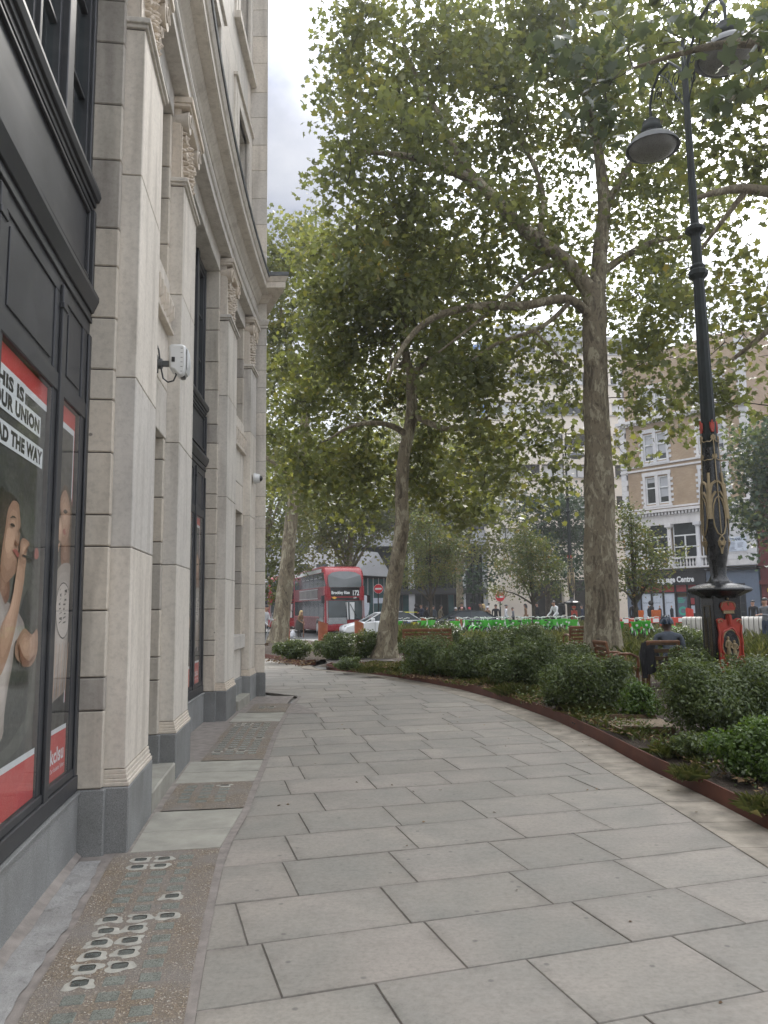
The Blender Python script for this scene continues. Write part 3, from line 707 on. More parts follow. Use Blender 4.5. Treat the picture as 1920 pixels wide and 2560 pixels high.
def soil_loft(name, front, back, n=22, seed=1):
    r_ = np.random.default_rng(seed)
    fr = np.array(front); bk = np.array(back); m_ = 60
    def res(P):
        d = np.r_[0, np.cumsum(np.hypot(*np.diff(P, axis=0).T))]; t = np.linspace(0, d[-1], m_)
        return np.c_[np.interp(t, d, P[:, 0]), np.interp(t, d, P[:, 1])]
    A, B = res(fr), res(bk); mb = MB(); idx = []
    for i in range(m_):
        row = []
        for j in range(n):
            t = (j/(n-1))**1.6
            p = A[i]*(1-t)+B[i]*t; z = .075 + (0 if j == 0 else r_.uniform(-.02, .035)) + .05*min(1, t*2)
            row.append(mb._p((p[0], p[1], z)))
        idx.append(row)
    for i in range(m_-1):
        for j in range(n-1):
            mb.f.append([idx[i][j], idx[i+1][j], idx[i+1][j+1], idx[i][j+1]]); mb.m.append(0)
    return mb.build(name, M['soil'], kind='structure', smooth=True)
soil_loft('soil', [(p[0]+.012, p[1]) for p in right_edge], [(14, -2), (16, 10), (15, 24), (9, 30.5), (1.5, 30)])
soil_loft('soil', [(EDGE2[0][0]+.3, EDGE2[0][1]+.8)]+[(p[0], p[1]+.012) for p in EDGE2], [(.6, 30.5), (-3, 35), (-9, 36)], seed=3)
pp = [ground(x, y, .1)[:2] for x, y in ((818,1660),(1000,1653),(1180,1641))] + [ground(x, y, .1)[:2] for x, y in ((1180,1634),(1000,1641),(812,1648))]
mb = MB(); mb.poly([(p[0], p[1], .118) for p in pp]); mb.build('path', M['joint'], kind='structure')

# gravel patch with short timber boards in the bed
gp = [ground(x, y, .13)[:2] for x, y in ((1490,1800),(1525,1792),(1640,1795),(1705,1824),(1650,1832),(1550,1826))]
mb = MB(); mb.poly([(p[0], p[1], .150) for p in gp]); mb.build('gravel_patch', M['gravel'], kind='structure')
for a, b, lb in (((1555,1824),(1690,1828),'thin timber board along the front of the gravel patch'), ((1525,1795),(1640,1796),'thin timber board at the back of the gravel patch')):
    A, B = ground(*a, .15), ground(*b, .15); R = thing('timber_board', lb, 'board', (A[0], A[1], .14), 'timber boards in the bed'); mb = MB(); mb.bar((A[0], A[1], .16), (B[0], B[1], .16), .03, .07); mb.build('plank', M['wood_dark'], R)
# ------------------------------------------------------------------ the stone building on the left
stone_b = thing('stone_building', 'pale stone classical building with pilasters, carved consoles and dark bronze shop windows', 'building', (-2.4, 8, 0))
JZ = [.42, .93, 1.15, 1.60, 2.04, 2.26, 2.70, 3.08, 3.30, 3.68, 4.07, 4.36, 4.89, 5.33, 5.83, 6.18, 6.78]
GAP = .007
def P_(name, mat, f, bevel=.004, parent=None, smooth=False):
    mb = MB(); f(mb); return mb.build(name, mat, parent or stone_b, bevel=bevel, smooth=smooth)
def blocks(Y0, Y1, o0, o1, zs, mat='stone', name='stone_block', back=True):
    for a, b in zip(zs, zs[1:]):
        if b <= a: continue
        P_(name, M[mat], lambda m_: m_.fbox(Y0, Y1, o0, o1, a+GAP, b-GAP*.4), .007)
    if back:
        P_('joint_bed', M['joint'], lambda m_: m_.fbox(Y0+.012, Y1-.012, o0, o1-.012, zs[0], zs[-1]), 0)
def plinth(Y0, Y1, o0, o1, h=.42):
    P_('plinth_block', M['granite'], lambda m_: m_.fbox(Y0, Y1, o0, o1, -.1, h), .008)
def pilaster(Y0, Y1):
    plinth(Y0, Y1, -.4, 0)
    Y0 += .03; Y1 -= .03; FOFF[0] = -.032
    zs = [.53, 2.04, 3.27, 4.83, 6.02]
    for a, b in zip(zs, zs[1:]):
        P_('pilaster_stone', M['stone_clean'], lambda m_: m_.fbox(Y0, Y1, -.4, 0, a+.004, b-.002), .006)
    P_('joint_bed', M['joint'], lambda m_: m_.fbox(Y0+.012, Y1-.012, -.4, -.012, .5, 6.1), 0)
    def base(m_):
        for o, d, a, b in ((.03, .02, .422, .45), (.02, .014, .45, .47), (.012, .008, .47, .5), (.006, .003, .5, .53)):
            m_.fbox(Y0-d, Y1+d, -.4, o, a, b)
    P_('pilaster_base', M['carve'], base, .004)
    def neck(m_):
        m_.fbox(Y0-.015, Y1+.015, -.3, .02, 6.03, 6.06); m_.fbox(Y0-.035, Y1+.035, -.3, .042, 6.06, 6.10); m_.fbox(Y0-.02, Y1+.02, -.3, .028, 6.10, 6.115)
    P_('neck_moulding', M['stone_clean'], neck, .004)
    # scrolled console above the neck
    con = P_('console', M['carve'], lambda m_: (m_.fbox(Y0+.02, Y1-.02, -.34, -.05, 6.115, 6.92),
        m_.fbox(Y0+.02, Y0+.055, -.05, -.035, 6.13, 6.72), m_.fbox(Y1-.055, Y1-.02, -.05, -.035, 6.13, 6.72),
        m_.fbox(Y0-.02, Y1+.02, -.3, .05, 6.92, 6.955), m_.fbox(Y0-.035, Y1+.035, -.3, .075, 6.955, 7.02)), .004)
    def scroll(m_):      # bolsters run back from a volute on the front at either end
        for yc in (Y0+.10, Y1-.10):
            m_.tube([FP(yc, o, 6.80) for o in (-.30, -.22, -.12, -.03, .03)], [.115, .10, .092, .10, .115], 16)
            m_.tube([FP(yc+(.10-.0075*i)*math.cos(i*.62), .036, 6.80+(.10-.0075*i)*math.sin(i*.62)) for i in range(13)], .012, 5)
        m_.fprof([(-.05,6.86),(.03,6.86),(.045,6.92),(-.05,6.92)], Y0+.12, Y1-.12)
    P_('scroll', M['carve'], scroll, 0, con, True)
    def carving(m_):      # hanging leaf and fruit drop in relief
        r_ = random.Random(int(Y0*100)); yc = (Y0+Y1)/2; hw = (Y1-Y0)/2-.08
        def blob(y, z, ry, rz, d=.035):
            n = 7; pts = [(y+ry*math.cos(2*math.pi*i/n), z+rz*math.sin(2*math.pi*i/n)) for i in range(n)]
            b = len(m_.v)
            for p in pts: m_._p(FP(p[0], -.052, p[1]))
            for p in pts: m_._p(FP(y+(p[0]-y)*.6, -.052+d*.7, z+(p[1]-z)*.6))
            c = m_._p(FP(y, -.052+d, z))
            for i in range(n):
                j = (i+1) % n; m_.f += [[b+i, b+j, b+n+j, b+n+i], [b+n+i, b+n+j, c]]; m_.m += [0, 0]
        for k in range(11):
            z = 6.70-.052*k; w = hw*(1-.068*k)
            for sgn in (-1, 1):
                for q in range(3):
                    blob(yc+sgn*w*(.25+.36*q)+r_.uniform(-.02, .02), z+r_.uniform(-.014, .014)-.012*q, r_.uniform(.03, .055), r_.uniform(.018, .034), r_.uniform(.035, .085))
            blob(yc+r_.uniform(-.02, .02), z, .05, .03, .09)
        for sgn in (-1, 1):   # curling tendrils beside the drop
            for q in range(2):
                zc, R = 6.62-.16*q, .055
                m_.tube([FP(yc+sgn*(hw*(.88-.2*q))+R*math.cos(t)*(1-t/9), -.01, zc+R*math.sin(t)*(1-t/9)) for t in [i*.55 for i in range(13)]], .014, 5)
    P_('carved_drop', M['carve'], carving, 0, con)
    FOFF[0] = 0.0

# piers: block strips, pilasters, niches
def pier_group(strip0, p1a, p1b, p2a, p2b, strip1):
    for a, b, e in ((strip0, p1a, 0), (p2b, strip1, 1)):
        plinth(a, b, -.75, -.148); blocks(a, b+.02 if e == 0 else b, -.8, -.168, JZ)
    pilaster(p1a, p1b); pilaster(p2a, p2b)
    n0, n1 = p1b+.06, p2a-.06
    plinth(p1b, n0, -.75, -.148); blocks(p1b-.03, n0, -.75, -.168, [z for z in JZ if z < 3.3]+[3.3])
    plinth(n1, p2a, -.75, -.148); blocks(n1, p2a+.03, -.75, -.168, [z for z in JZ if z < 3.3]+[3.3])
    blocks(p1b-.03, n0, -.75, -.168, [4.95, 5.33, 5.83, 6.18, 6.78]); blocks(n1, p2a+.03, -.75, -.168, [4.95, 5.33, 5.83, 6.18, 6.78])
    # panel zone between door recess and upper slot
    P_('niche_panel', M['stone_clean'], lambda m_: m_.fbox(p1b-.03, p2a+.03, -.5, -.163, 3.305, 3.79), .006)
    P_('niche_panel', M['stone_clean'], lambda m_: m_.fbox(p1b-.03, p2a+.03, -.5, -.163, 3.80, 4.37), .006)
    P_('niche_apron', M['stone_clean'], lambda m_: m_.fbox(p1b-.03, p2a+.03, -.5, -.158, 4.71, 4.948), .006)
    fo = P_('ornament_band', M['carve'], lambda m_: (m_.fbox(n0-.02, n1+.02, -.5, -.125, 4.375, 4.705), m_.fbox(n0-.05, n1+.05, -.5, -.10, 4.372, 4.405), m_.fbox(n0-.05, n1+.05, -.5, -.105, 4.67, 4.708)), .004)
    for i in range(7):
        y = n0+.09+(n1-n0-.18)*i/6
        def drop(m_):
            b = [m_._p(FP(y+dy, -.125, z)) for dy, z in ((-.05, 4.64), (.05, 4.64), (.012, 4.45), (-.012, 4.45))]
            c = [m_._p(FP(y+dy, -.075, z)) for dy, z in ((-.028, 4.62), (.028, 4.62), (.006, 4.5), (-.006, 4.5))]
            m_.f += [c]; m_.m += [0]
            for q in range(4): m_.f.append([b[q], b[(q+1) % 4], c[(q+1) % 4], c[q]]); m_.m.append(0)
        P_('triangular_drop', M['carve'], drop, 0, fo)
    P_('recess_back', M['stone_clean'], lambda m_: m_.fbox(n0, n1, -1.1, -.75, -.1, 6.9), 0)
    return n0, n1
G1 = pier_group(5.29, 5.34, 6.29, 7.53, 8.45, 8.50)
G2 = pier_group(11.25, 11.31, 12.23, 13.72, 14.36, 14.40)
G0 = pier_group(-.95, -.9, .0, 1.35, 2.27, 2.72)
# doorstep and upper slot windows
P_('doorstep', M['pale_slab'], lambda m_: m_.fbox(G1[0]-.04, G1[1]+.04, -.75, .0, -.05, .16), .012)
P_('doorstep', M['pale_slab'], lambda m_: m_.fbox(G2[0]+.1, G2[1]-.1, -.5, .02, -.05, .15), .012)
for (a, b), z0, z1 in ((G1, .16, 3.3), (G1, 4.95, 6.78), (G2, 4.95, 6.78), (G2, 1.16, 3.3)):
    w = P_('narrow_window' if z0 > 1 else 'recessed_door', M['bronze'], lambda m_: (m_.fbox(a, a+.07, -.75, -.66, z0, z1), m_.fbox(b-.07, b, -.75, -.66, z0, z1), m_.fbox(a+.07, b-.07, -.75, -.66, z1-.08, z1), m_.fbox(a+.07, b-.07, -.75, -.66, z0, z0+(.08 if z0 > 1 else .5)), m_.fbox((a+b)/2-.025, (a+b)/2+.025, -.74, -.67, z0+.05, z1-.08)), .004)
    P_('pane', M['dark_glass'], lambda m_: m_.fbox(a+.07, b-.07, -.73, -.71, z0+.08, z1-.08), 0, w)
P_('window_sill', M['stone_clean'], lambda m_: m_.fbox(G2[0]-.05, G2[1]+.05, -.72, -.10, .93, 1.16), .006)
P_('niche_panel', M['stone_clean'], lambda m_: m_.fbox(G2[0], G2[1], -.7, -.17, .42, .925), .006)
plinth(G2[0], G2[1], -.72, -.14)

# shop window bays
def shop_bay(Y0, Y1, posters):
    wl = P_('shop_wall', M['granite'], lambda m_: (m_.fbox(Y0, (Y0+Y1)/2-.25, -.62, -.312, -.1, .39), m_.fbox((Y0+Y1)/2-.246, Y1, -.62, -.312, -.1, .39)), .006)
    P_('shop_sill', M['granite'], lambda m_: m_.fbox(Y0, Y1, -.62, -.30, .392, .415), .004)
    FOFF[0] = .065; ZMAP[0] = ([.415, .54, 4.75, 6.78], [.418, .574, 4.65, 6.775])
    L_ = (Y1-Y0)
    ym = [Y0+.15, Y0+.585, Y0+.845, Y1-.845, Y1-.585, Y1-.15]      # narrow | mullion | wide | mullion | narrow
    sw = P_('shop_window', M['bronze'], lambda m_: (
        m_.fbox(Y0, Y1, -.50, -.385, .415, .50), m_.fbox(Y0, Y1, -.48, -.40, .50, .54), m_.fbox(Y0, Y1, -.50, -.40, 2.96, 3.08),
        m_.fbox(ym[1], ym[2], -.50, -.408, .54, 3.60), m_.fbox(ym[3], ym[4], -.50, -.408, .54, 3.60),
        m_.fbox(Y0, Y0+.18, -.50, -.408, .54, 3.60), m_.fbox(Y1-.18, Y1, -.50, -.408, .54, 3.60), m_.fbox(Y0, Y0+.07, -.408, -.392, .5, 3.6), m_.fbox(Y1-.07, Y1, -.408, -.392, .5, 3.6)), .006)
    # raised stiles on the mullions
    for q in (1, 3):
        P_('mullion_strip', M['bronze'], lambda m_: (m_.fbox(ym[q]+.085, ym[q+1]-.085, -.408, -.388, .415, 3.66), m_.fbox(ym[q]+.075, ym[q+1]-.075, -.408, -.38, 3.50, 3.54)), .004, sw)
    for a, b in ((ym[0]+.03, ym[1]), (ym[2], ym[3]), (ym[4], ym[5]-.03)):
        P_('pane', M['glass_poster'], lambda m_: m_.fbox(a, b, -.418, -.412, .54, 2.96), 0, sw)
        # upper solid panel with raised border lines
        P_('solid_panel', M['bronze'], lambda m_: (m_.fbox(a, b, -.49, -.42, 3.08, 3.60), m_.fbox(a+.05, b-.05, -.42, -.412, 3.13, 3.55)), .003, sw)
    tr = P_('transom', M['bronze'], lambda m_: (m_.fbox(Y0, Y1, -.6, -.41, 3.60, 3.70), m_.fbox(Y0, Y1, -.6, -.395, 3.70, 3.735), m_.fbox(Y0, Y1, -.6, -.403, 3.735, 3.775),
        m_.fprof([(-.6,3.775),(-.388,3.775),(-.378,3.80),(-.352,3.865),(-.352,3.90),(-.37,3.91),(-.395,3.945),(-.6,3.945)], Y0, Y1)), .003)
    sp = P_('spandrel', M['bronze'], lambda m_: (m_.fbox(Y0, Y1, -.6, -.43, 3.945, 4.56), m_.fbox(Y0+.1, Y1-.1, -.43, -.405, 4.0, 4.025), m_.fbox(Y0+.1, Y1-.1, -.43, -.405, 4.50, 4.525), m_.fbox(Y0+.1, Y0+.125, -.43, -.405, 4.025, 4.50), m_.fbox(Y1-.125, Y1-.1, -.43, -.405, 4.025, 4.50),
        m_.fbox(Y0, Y0+.055, -.43, -.39, 3.945, 4.56), m_.fbox(Y1-.055, Y1, -.43, -.39, 3.945, 4.56)), .004)
    P_('window_ledge', M['bronze'], lambda m_: (m_.fbox(Y0, Y1, -.6, -.41, 4.56, 4.60), m_.fbox(Y0, Y1, -.6, -.395, 4.60, 4.64), m_.fprof([(-.6,4.64),(-.375,4.64),(-.36,4.68),(-.365,4.72),(-.42,4.75),(-.6,4.75)], Y0, Y1)), .003)
    # upper casements
    z0, z1 = 4.75, 6.78
    uw = P_('upper_window', M['bronze'], lambda m_: (m_.fbox(Y0, Y1, -.58, -.44, z0, z0+.07), m_.fbox(Y0, Y1, -.58, -.44, z1-.1, z1), m_.fbox(Y0, Y0+.06, -.58, -.43, z0, z1), m_.fbox(Y1-.06, Y1, -.58, -.43, z0, z1),
        m_.fbox(ym[1]+.06, ym[2]-.06, -.58, -.41, z0, z1), m_.fbox(ym[3]+.06, ym[4]-.06, -.58, -.41, z0, z1)), .006)
    for a, b in ((Y0+.06, ym[1]+.06), (ym[2]-.06, ym[3]+.06), (ym[4]-.06, Y1-.06)):
        cs = [(a, b)] if b-a < .7 else [(a, (a+b)/2-.02), ((a+b)/2+.02, b)]
        if len(cs) == 2: P_('mullion_strip', M['bronze'], lambda m_: m_.fbox((a+b)/2-.02, (a+b)/2+.02, -.57, -.43, z0+.07, z1-.1), .003, uw)
        for c, d in cs:
            P_('casement', M['bronze'], lambda m_: (m_.fbox(c, c+.04, -.55, -.455, z0+.07, z1-.1), m_.fbox(d-.04, d, -.55, -.455, z0+.07, z1-.1), m_.fbox(c+.04, d-.04, -.55, -.455, z0+.07, z0+.12), m_.fbox(c+.04, d-.04, -.55, -.455, z1-.15, z1-.1),
                m_.fbox(c+.04, d-.04, -.525, -.475, z0+.6, z0+.625), m_.fbox(c+.04, d-.04, -.525, -.475, z0+1.25, z0+1.275)), .003, uw)
            P_('pane', M['glass'], lambda m_: m_.fbox(c+.04, d-.04, -.503, -.497, z0+.12, z1-.15), 0, uw)
    P_('net_curtain', M['net'], lambda m_: [m_.fbox(Y0+.05+k*(L_-.1)/26, Y0+.05+(k+.86)*(L_-.1)/26, -.68-.02*(k % 2), -.66-.02*(k % 2), z0, z1) for k in range(26)], 0)
    P_('room_back', M['room'], lambda m_: (m_.fbox(Y0, Y1, -1.35, -1.3, 0, 6.78), m_.fbox(Y0, Y1, -1.3, -.6, 3.65, 3.75)), 0)
    FOFF[0] = 0.0; ZMAP[0] = None
    P_('lintel', M['stone_clean'], lambda m_: m_.fbox(Y0-.02, Y1+.02, -.8, -.165, 6.785, 7.05), .006)
    return ym
ymA = shop_bay(2.72, 5.29, True)
ymB = shop_bay(8.50, 11.25, True)

# entablature and cornice
def ent(name, prof, Y0, Y1, mat='stone_clean'): return P_(name, M[mat], lambda m_: m_.fprof(prof, Y0, Y1), .003)
for a, b in ((p, q) for grp in ((.0,1.35),(6.29,7.53),(12.23,13.72)) for p, q in (grp,)):
    P_('lintel', M['stone_clean'], lambda m_: m_.fbox(a, b, -.8, -.148, 6.785, 7.05), .006)
YE = 14.42
ent('architrave', [(-.7,7.052),(.0,7.052),(.0,7.16),(.02,7.17),(.035,7.20),(.035,7.235),(-.7,7.235)], -.6, YE)
ent('frieze', [(-.7,7.236),(-.03,7.236),(-.03,7.52),(-.7,7.52)], -.6, YE)
ent('cornice', [(-.7,7.522),(-.02,7.522),(.0,7.57),(.05,7.62),(.07,7.66),(.07,7.69),(.19,7.69),(.19,7.695),(.205,7.695),(.205,7.80),(.225,7.81),(.25,7.86),(.255,7.90),(-.7,7.98)], -.6, YE)
ent('lead_capping', [(-.3,7.95),(.27,7.885),(.28,7.93),(-.3,8.03)], -.6, YE, 'lead')
# end pavilion: its return faces the viewer, its front turns away round the corner
PO = .148; YP = 14.41
def pav_box(m_, e, z0, z1, y=YP, e2=None, din=-.9):
    e2 = e if e2 is None else e2; d = np.array([-.36, .933])
    def ring(ee, z):
        B = np.array(FP(y-ee, PO+ee, 0)[:2]); A = np.array(FP(y-ee, din, 0)[:2]); return [(A[0], A[1], z), (B[0], B[1], z), tuple(B+d*(2.6+ee))+(z,), tuple(A+d*(2.6+ee))+(z,)]
    m_.hexa(ring(e, z0)+ring(e2, z1))
P_('plinth_block', M['granite'], lambda m_: pav_box(m_, .02, -.1, .42), .008)
ez = [.42, .93, 1.15, 1.60, 2.05, 2.29, 2.73, 3.11, 3.34, 3.72, 4.11, 4.40, 4.91, 5.35, 5.85, 6.2, 6.7, 7.05]
def pav_blocks(zs, off=0):
    for a, b in zip(zs, zs[1:]): P_('stone_block', M['stone_clean'], lambda m_: pav_box(m_, off, a+.004, b-.001), .006)
    P_('joint_bed', M['joint'], lambda m_: pav_box(m_, off-.012, zs[0], zs[-1]), 0)
pav_blocks(ez)
P_('architrave', M['stone_clean'], lambda m_: (pav_box(m_, .02, 7.052, 7.1), pav_box(m_, .03, 7.101, 7.16, e2=.055), pav_box(m_, .055, 7.161, 7.22)), .003)
P_('frieze', M['stone_clean'], lambda m_: pav_box(m_, .0, 7.222, 7.55), .003)
P_('cornice', M['stone_clean'], lambda m_: (pav_box(m_, .02, 7.552, 7.62, e2=.10), pav_box(m_, .12, 7.621, 7.70), pav_box(m_, .42, 7.701, 7.82), pav_box(m_, .43, 7.821, 7.91, e2=.48)), .004)
P_('lead_capping', M['lead'], lambda m_: pav_box(m_, .495, 7.912, 7.985), .003)
uz = [8.0, 8.62, 9.2, 9.75, 10.35, 10.9, 11.5, 12.05, 12.7, 13.3, 13.9, 14.5, 15.2, 16.0, 17.0]
pav_blocks(uz, -.003)
# upper wall with surrounded windows
def upper_wall():
    wins = [(.7, 1.85), (3.75, 4.9), (6.8, 7.95), (9.85, 11.0), (12.92, 14.05)]
    zs = [(8.45, 10.70), (12.35, 14.6)]
    edges = [-.6]
    for a, b in wins: edges += [a, b]
    edges.append(14.5)
    for i in range(0, len(edges), 2):
        for a, b in zip(uz, uz[1:]):
            P_('stone_block', M['stone_clean'], lambda m_: m_.fbox(edges[i]+(.0 if i else 0), edges[i+1], -.9, -.2, a+.003, b), .004)
    for a, b in wins:
        zz = [8.0] + [q for z in zs for q in z] + [17.0]
        for k in range(0, len(zz), 2):
            P_('stone_block', M['stone_clean'], lambda m_: m_.fbox(a+.002, b-.002, -.9, -.2, zz[k], zz[k+1]), .003)
        for z0, z1 in zs:
            w = P_('window', M['bronze'], lambda m_: (m_.fbox(a, a+.06, -.62, -.55, z0, z1), m_.fbox(b-.06, b, -.62, -.55, z0, z1), m_.fbox(a+.06, b-.06, -.62, -.55, z1-.07, z1), m_.fbox(a+.06, b-.06, -.62, -.55, z0, z0+.07), m_.fbox(a+.06, b-.06, -.61, -.56, (z0+z1)/2-.03, (z0+z1)/2+.03)), 0)
            P_('pane', M['dark_glass'], lambda m_: m_.fbox(a+.06, b-.06, -.6, -.58, z0+.07, z1-.07), 0, w)
            P_('surround', M['stone_clean'], lambda m_: (m_.fbox(a-.36, a, -.25, -.165, z0-.05, z1+.34), m_.fbox(b, b+.36, -.25, -.165, z0-.05, z1+.34), m_.fbox(a, b, -.25, -.165, z1, z1+.34),
                m_.fbox(a-.40, b+.40, -.25, -.12, z1+.34, z1+.40), m_.fbox(a-.2, a-.002, -.24, -.15, z0, z1+.2), m_.fbox(b+.002, b+.2, -.24, -.15, z0, z1+.2), m_.fbox(a, b, -.24, -.15, z1+.002, z1+.2)), .004, w)
            P_('sill', M['stone_clean'], lambda m_: m_.fbox(a-.40, b+.40, -.7, -.08, z0-.20, z0-.06), .005, w)
upper_wall()
P_('core_wall', M['joint'], lambda m_: m_.fbox(-.6, 14.3, -6.0, -1.4, -.1, 16.9), 0)
P_('core_wall', M['joint'], lambda m_: m_.fbox(-.6, 14.3, -1.4, -.85, 7.2, 16.9), 0)

# ------------------------------------------------------------------ posters in the shop windows (flat prints)
POST = {
'hair': [(3.82, 2.19), (3.92, 2.21), (4.03, 2.21), (4.12, 2.19), (4.15, 2.16), (4.17, 2.11), (4.07, 2.15), (4.0, 2.14), (3.96, 2.09), (3.94, 2.04), (3.92, 1.98), (3.91, 1.9), (3.9, 1.84), (3.8, 1.7)],
'face': [(3.97, 2.14), (4.03, 2.18), (4.11, 2.18), (4.14, 2.15), (4.17, 2.07), (4.16, 2.04), (4.17, 2.01), (4.15, 1.96), (4.15, 1.92), (4.14, 1.88), (4.14, 1.83), (4.11, 1.8), (4.04, 1.77), (3.97, 1.75), (3.91, 1.78), (3.88, 1.84), (3.89, 1.91), (3.91, 1.98), (3.93, 2.04), (3.94, 2.09)],
'neck': [(3.84, 1.84), (3.95, 1.79), (4.02, 1.77), (4.04, 1.72), (4.03, 1.67), (3.97, 1.64), (3.84, 1.65)],
'hand': [(4.17, 1.98), (4.22, 2.0), (4.31, 1.99), (4.33, 1.97), (4.29, 1.95), (4.28, 1.9), (4.26, 1.86), (4.17, 1.87), (4.16, 1.92)],
'forearm': [(4.16, 1.91), (4.28, 1.9), (4.27, 1.82), (4.26, 1.76), (4.2, 1.62), (4.14, 1.5), (4.05, 1.37), (3.93, 1.28), (3.88, 1.35), (3.91, 1.52), (4.02, 1.6), (4.1, 1.73)],
'shirt': [(3.82, 1.68), (3.97, 1.64), (4.02, 1.65), (4.21, 1.59), (4.32, 1.51), (4.17, 1.45), (4.14, 1.34), (4.08, 1.21), (4.04, 1.08), (4.02, .97), (3.8, .97)],
'upperarm': [(4.32, 1.51), (4.46, 1.47), (4.56, 1.5), (4.58, 1.37), (4.48, 1.3), (4.36, 1.3), (4.25, 1.33), (4.17, 1.37), (4.17, 1.43), (4.23, 1.48)],
'mic': [(4.44, 1.96), (4.49, 1.96), (4.51, 1.92), (4.47, 1.9), (4.43, 1.91)],
'eye': [(3.98, 2.05), (4.02, 2.06), (4.06, 2.05), (4.03, 2.04)], 'brow': [(3.97, 2.08), (4.02, 2.1), (4.08, 2.09), (4.02, 2.09)],
'eye2': [(4.13, 2.04), (4.17, 2.04), (4.15, 2.02)], 'nose': [(4.07, 1.98), (4.12, 1.96), (4.15, 1.98), (4.13, 1.95), (4.08, 1.95)],
'lips': [(4.04, 1.92), (4.09, 1.93), (4.15, 1.91), (4.13, 1.89), (4.07, 1.91)], 'jaw': [(4.06, 1.86), (4.13, 1.87), (4.14, 1.83), (4.11, 1.8), (4.0, 1.77)],
'cheek': [(3.95, 2.02), (4.01, 2.03), (4.08, 2.0), (4.05, 1.94), (3.98, 1.9), (3.93, 1.93)],
'ghair': [(4.97, 2.34), (5.05, 2.43), (5.14, 2.42), (5.24, 2.36), (5.27, 2.27), (5.27, 2.15), (5.27, 2.01), (5.26, 1.87), (5.2, 1.87), (5.07, 1.9), (4.98, 2.05), (4.95, 2.26)],
'gface': [(4.98, 2.35), (5.07, 2.4), (5.15, 2.36), (5.21, 2.27), (5.21, 2.17), (5.16, 2.08), (5.07, 2.03), (5.01, 2.05), (4.98, 2.12), (4.99, 2.23), (4.96, 2.28)],
'gneck': [(5.04, 2.06), (5.2, 2.11), (5.22, 1.91), (5.04, 1.9)], 'ghand': [(4.9, 2.16), (4.95, 2.2), (5.0, 2.19), (5.04, 2.14), (5.03, 2.09), (4.98, 2.05), (4.91, 2.08)],
'gmic': [(4.89, 2.11), (4.98, 2.09), (4.97, 2.04), (4.885, 2.02)], 'garm': [(4.89, 2.03), (4.99, 2.06), (4.95, 1.98), (4.885, 1.92)],
'gshirt': [(5.03, 1.9), (5.24, 1.92), (5.265, 1.85), (5.265, 1.6), (5.265, 1.33), (5.26, 1.18), (5.24, 1.09), (5.15, 1.06), (4.99, 1.04), (4.885, 1.03), (4.88, 1.24), (4.885, 1.6), (4.89, 1.8)],
'gring': [(5.1, 1.79), (5.23, 1.74), (5.25, 1.61), (5.24, 1.47), (5.12, 1.42), (4.99, 1.48), (4.93, 1.61), (4.97, 1.74)],
'geye': [(5.02, 2.25), (5.07, 2.27), (5.13, 2.26), (5.08, 2.24)], 'glips': [(5.02, 2.12), (5.07, 2.14), (5.1, 2.11), (5.06, 2.1)]}
SH_ = {'print_skin': ('skin', 2, 5), 'print_skin_light': ('skin', 3, 6), 'print_skin_dark': ('skin', 0, 2), 'print_shirt': ('shirt', 1, 6), 'print_hair': ('hair', 0, 4), 'print_blonde': ('auburn', 0, 6), 'poster_grey': ('smoke', 0, 5)}
PM = ['poster_black','poster_red','poster_white','poster_ink','poster_grey','print_skin','print_skin_light','print_skin_dark','print_hair','print_blonde','print_shirt','print_lip'] + [f'{k}_{i}' for k in ('skin','shirt','hair','auburn','smoke') for i in range(7)]
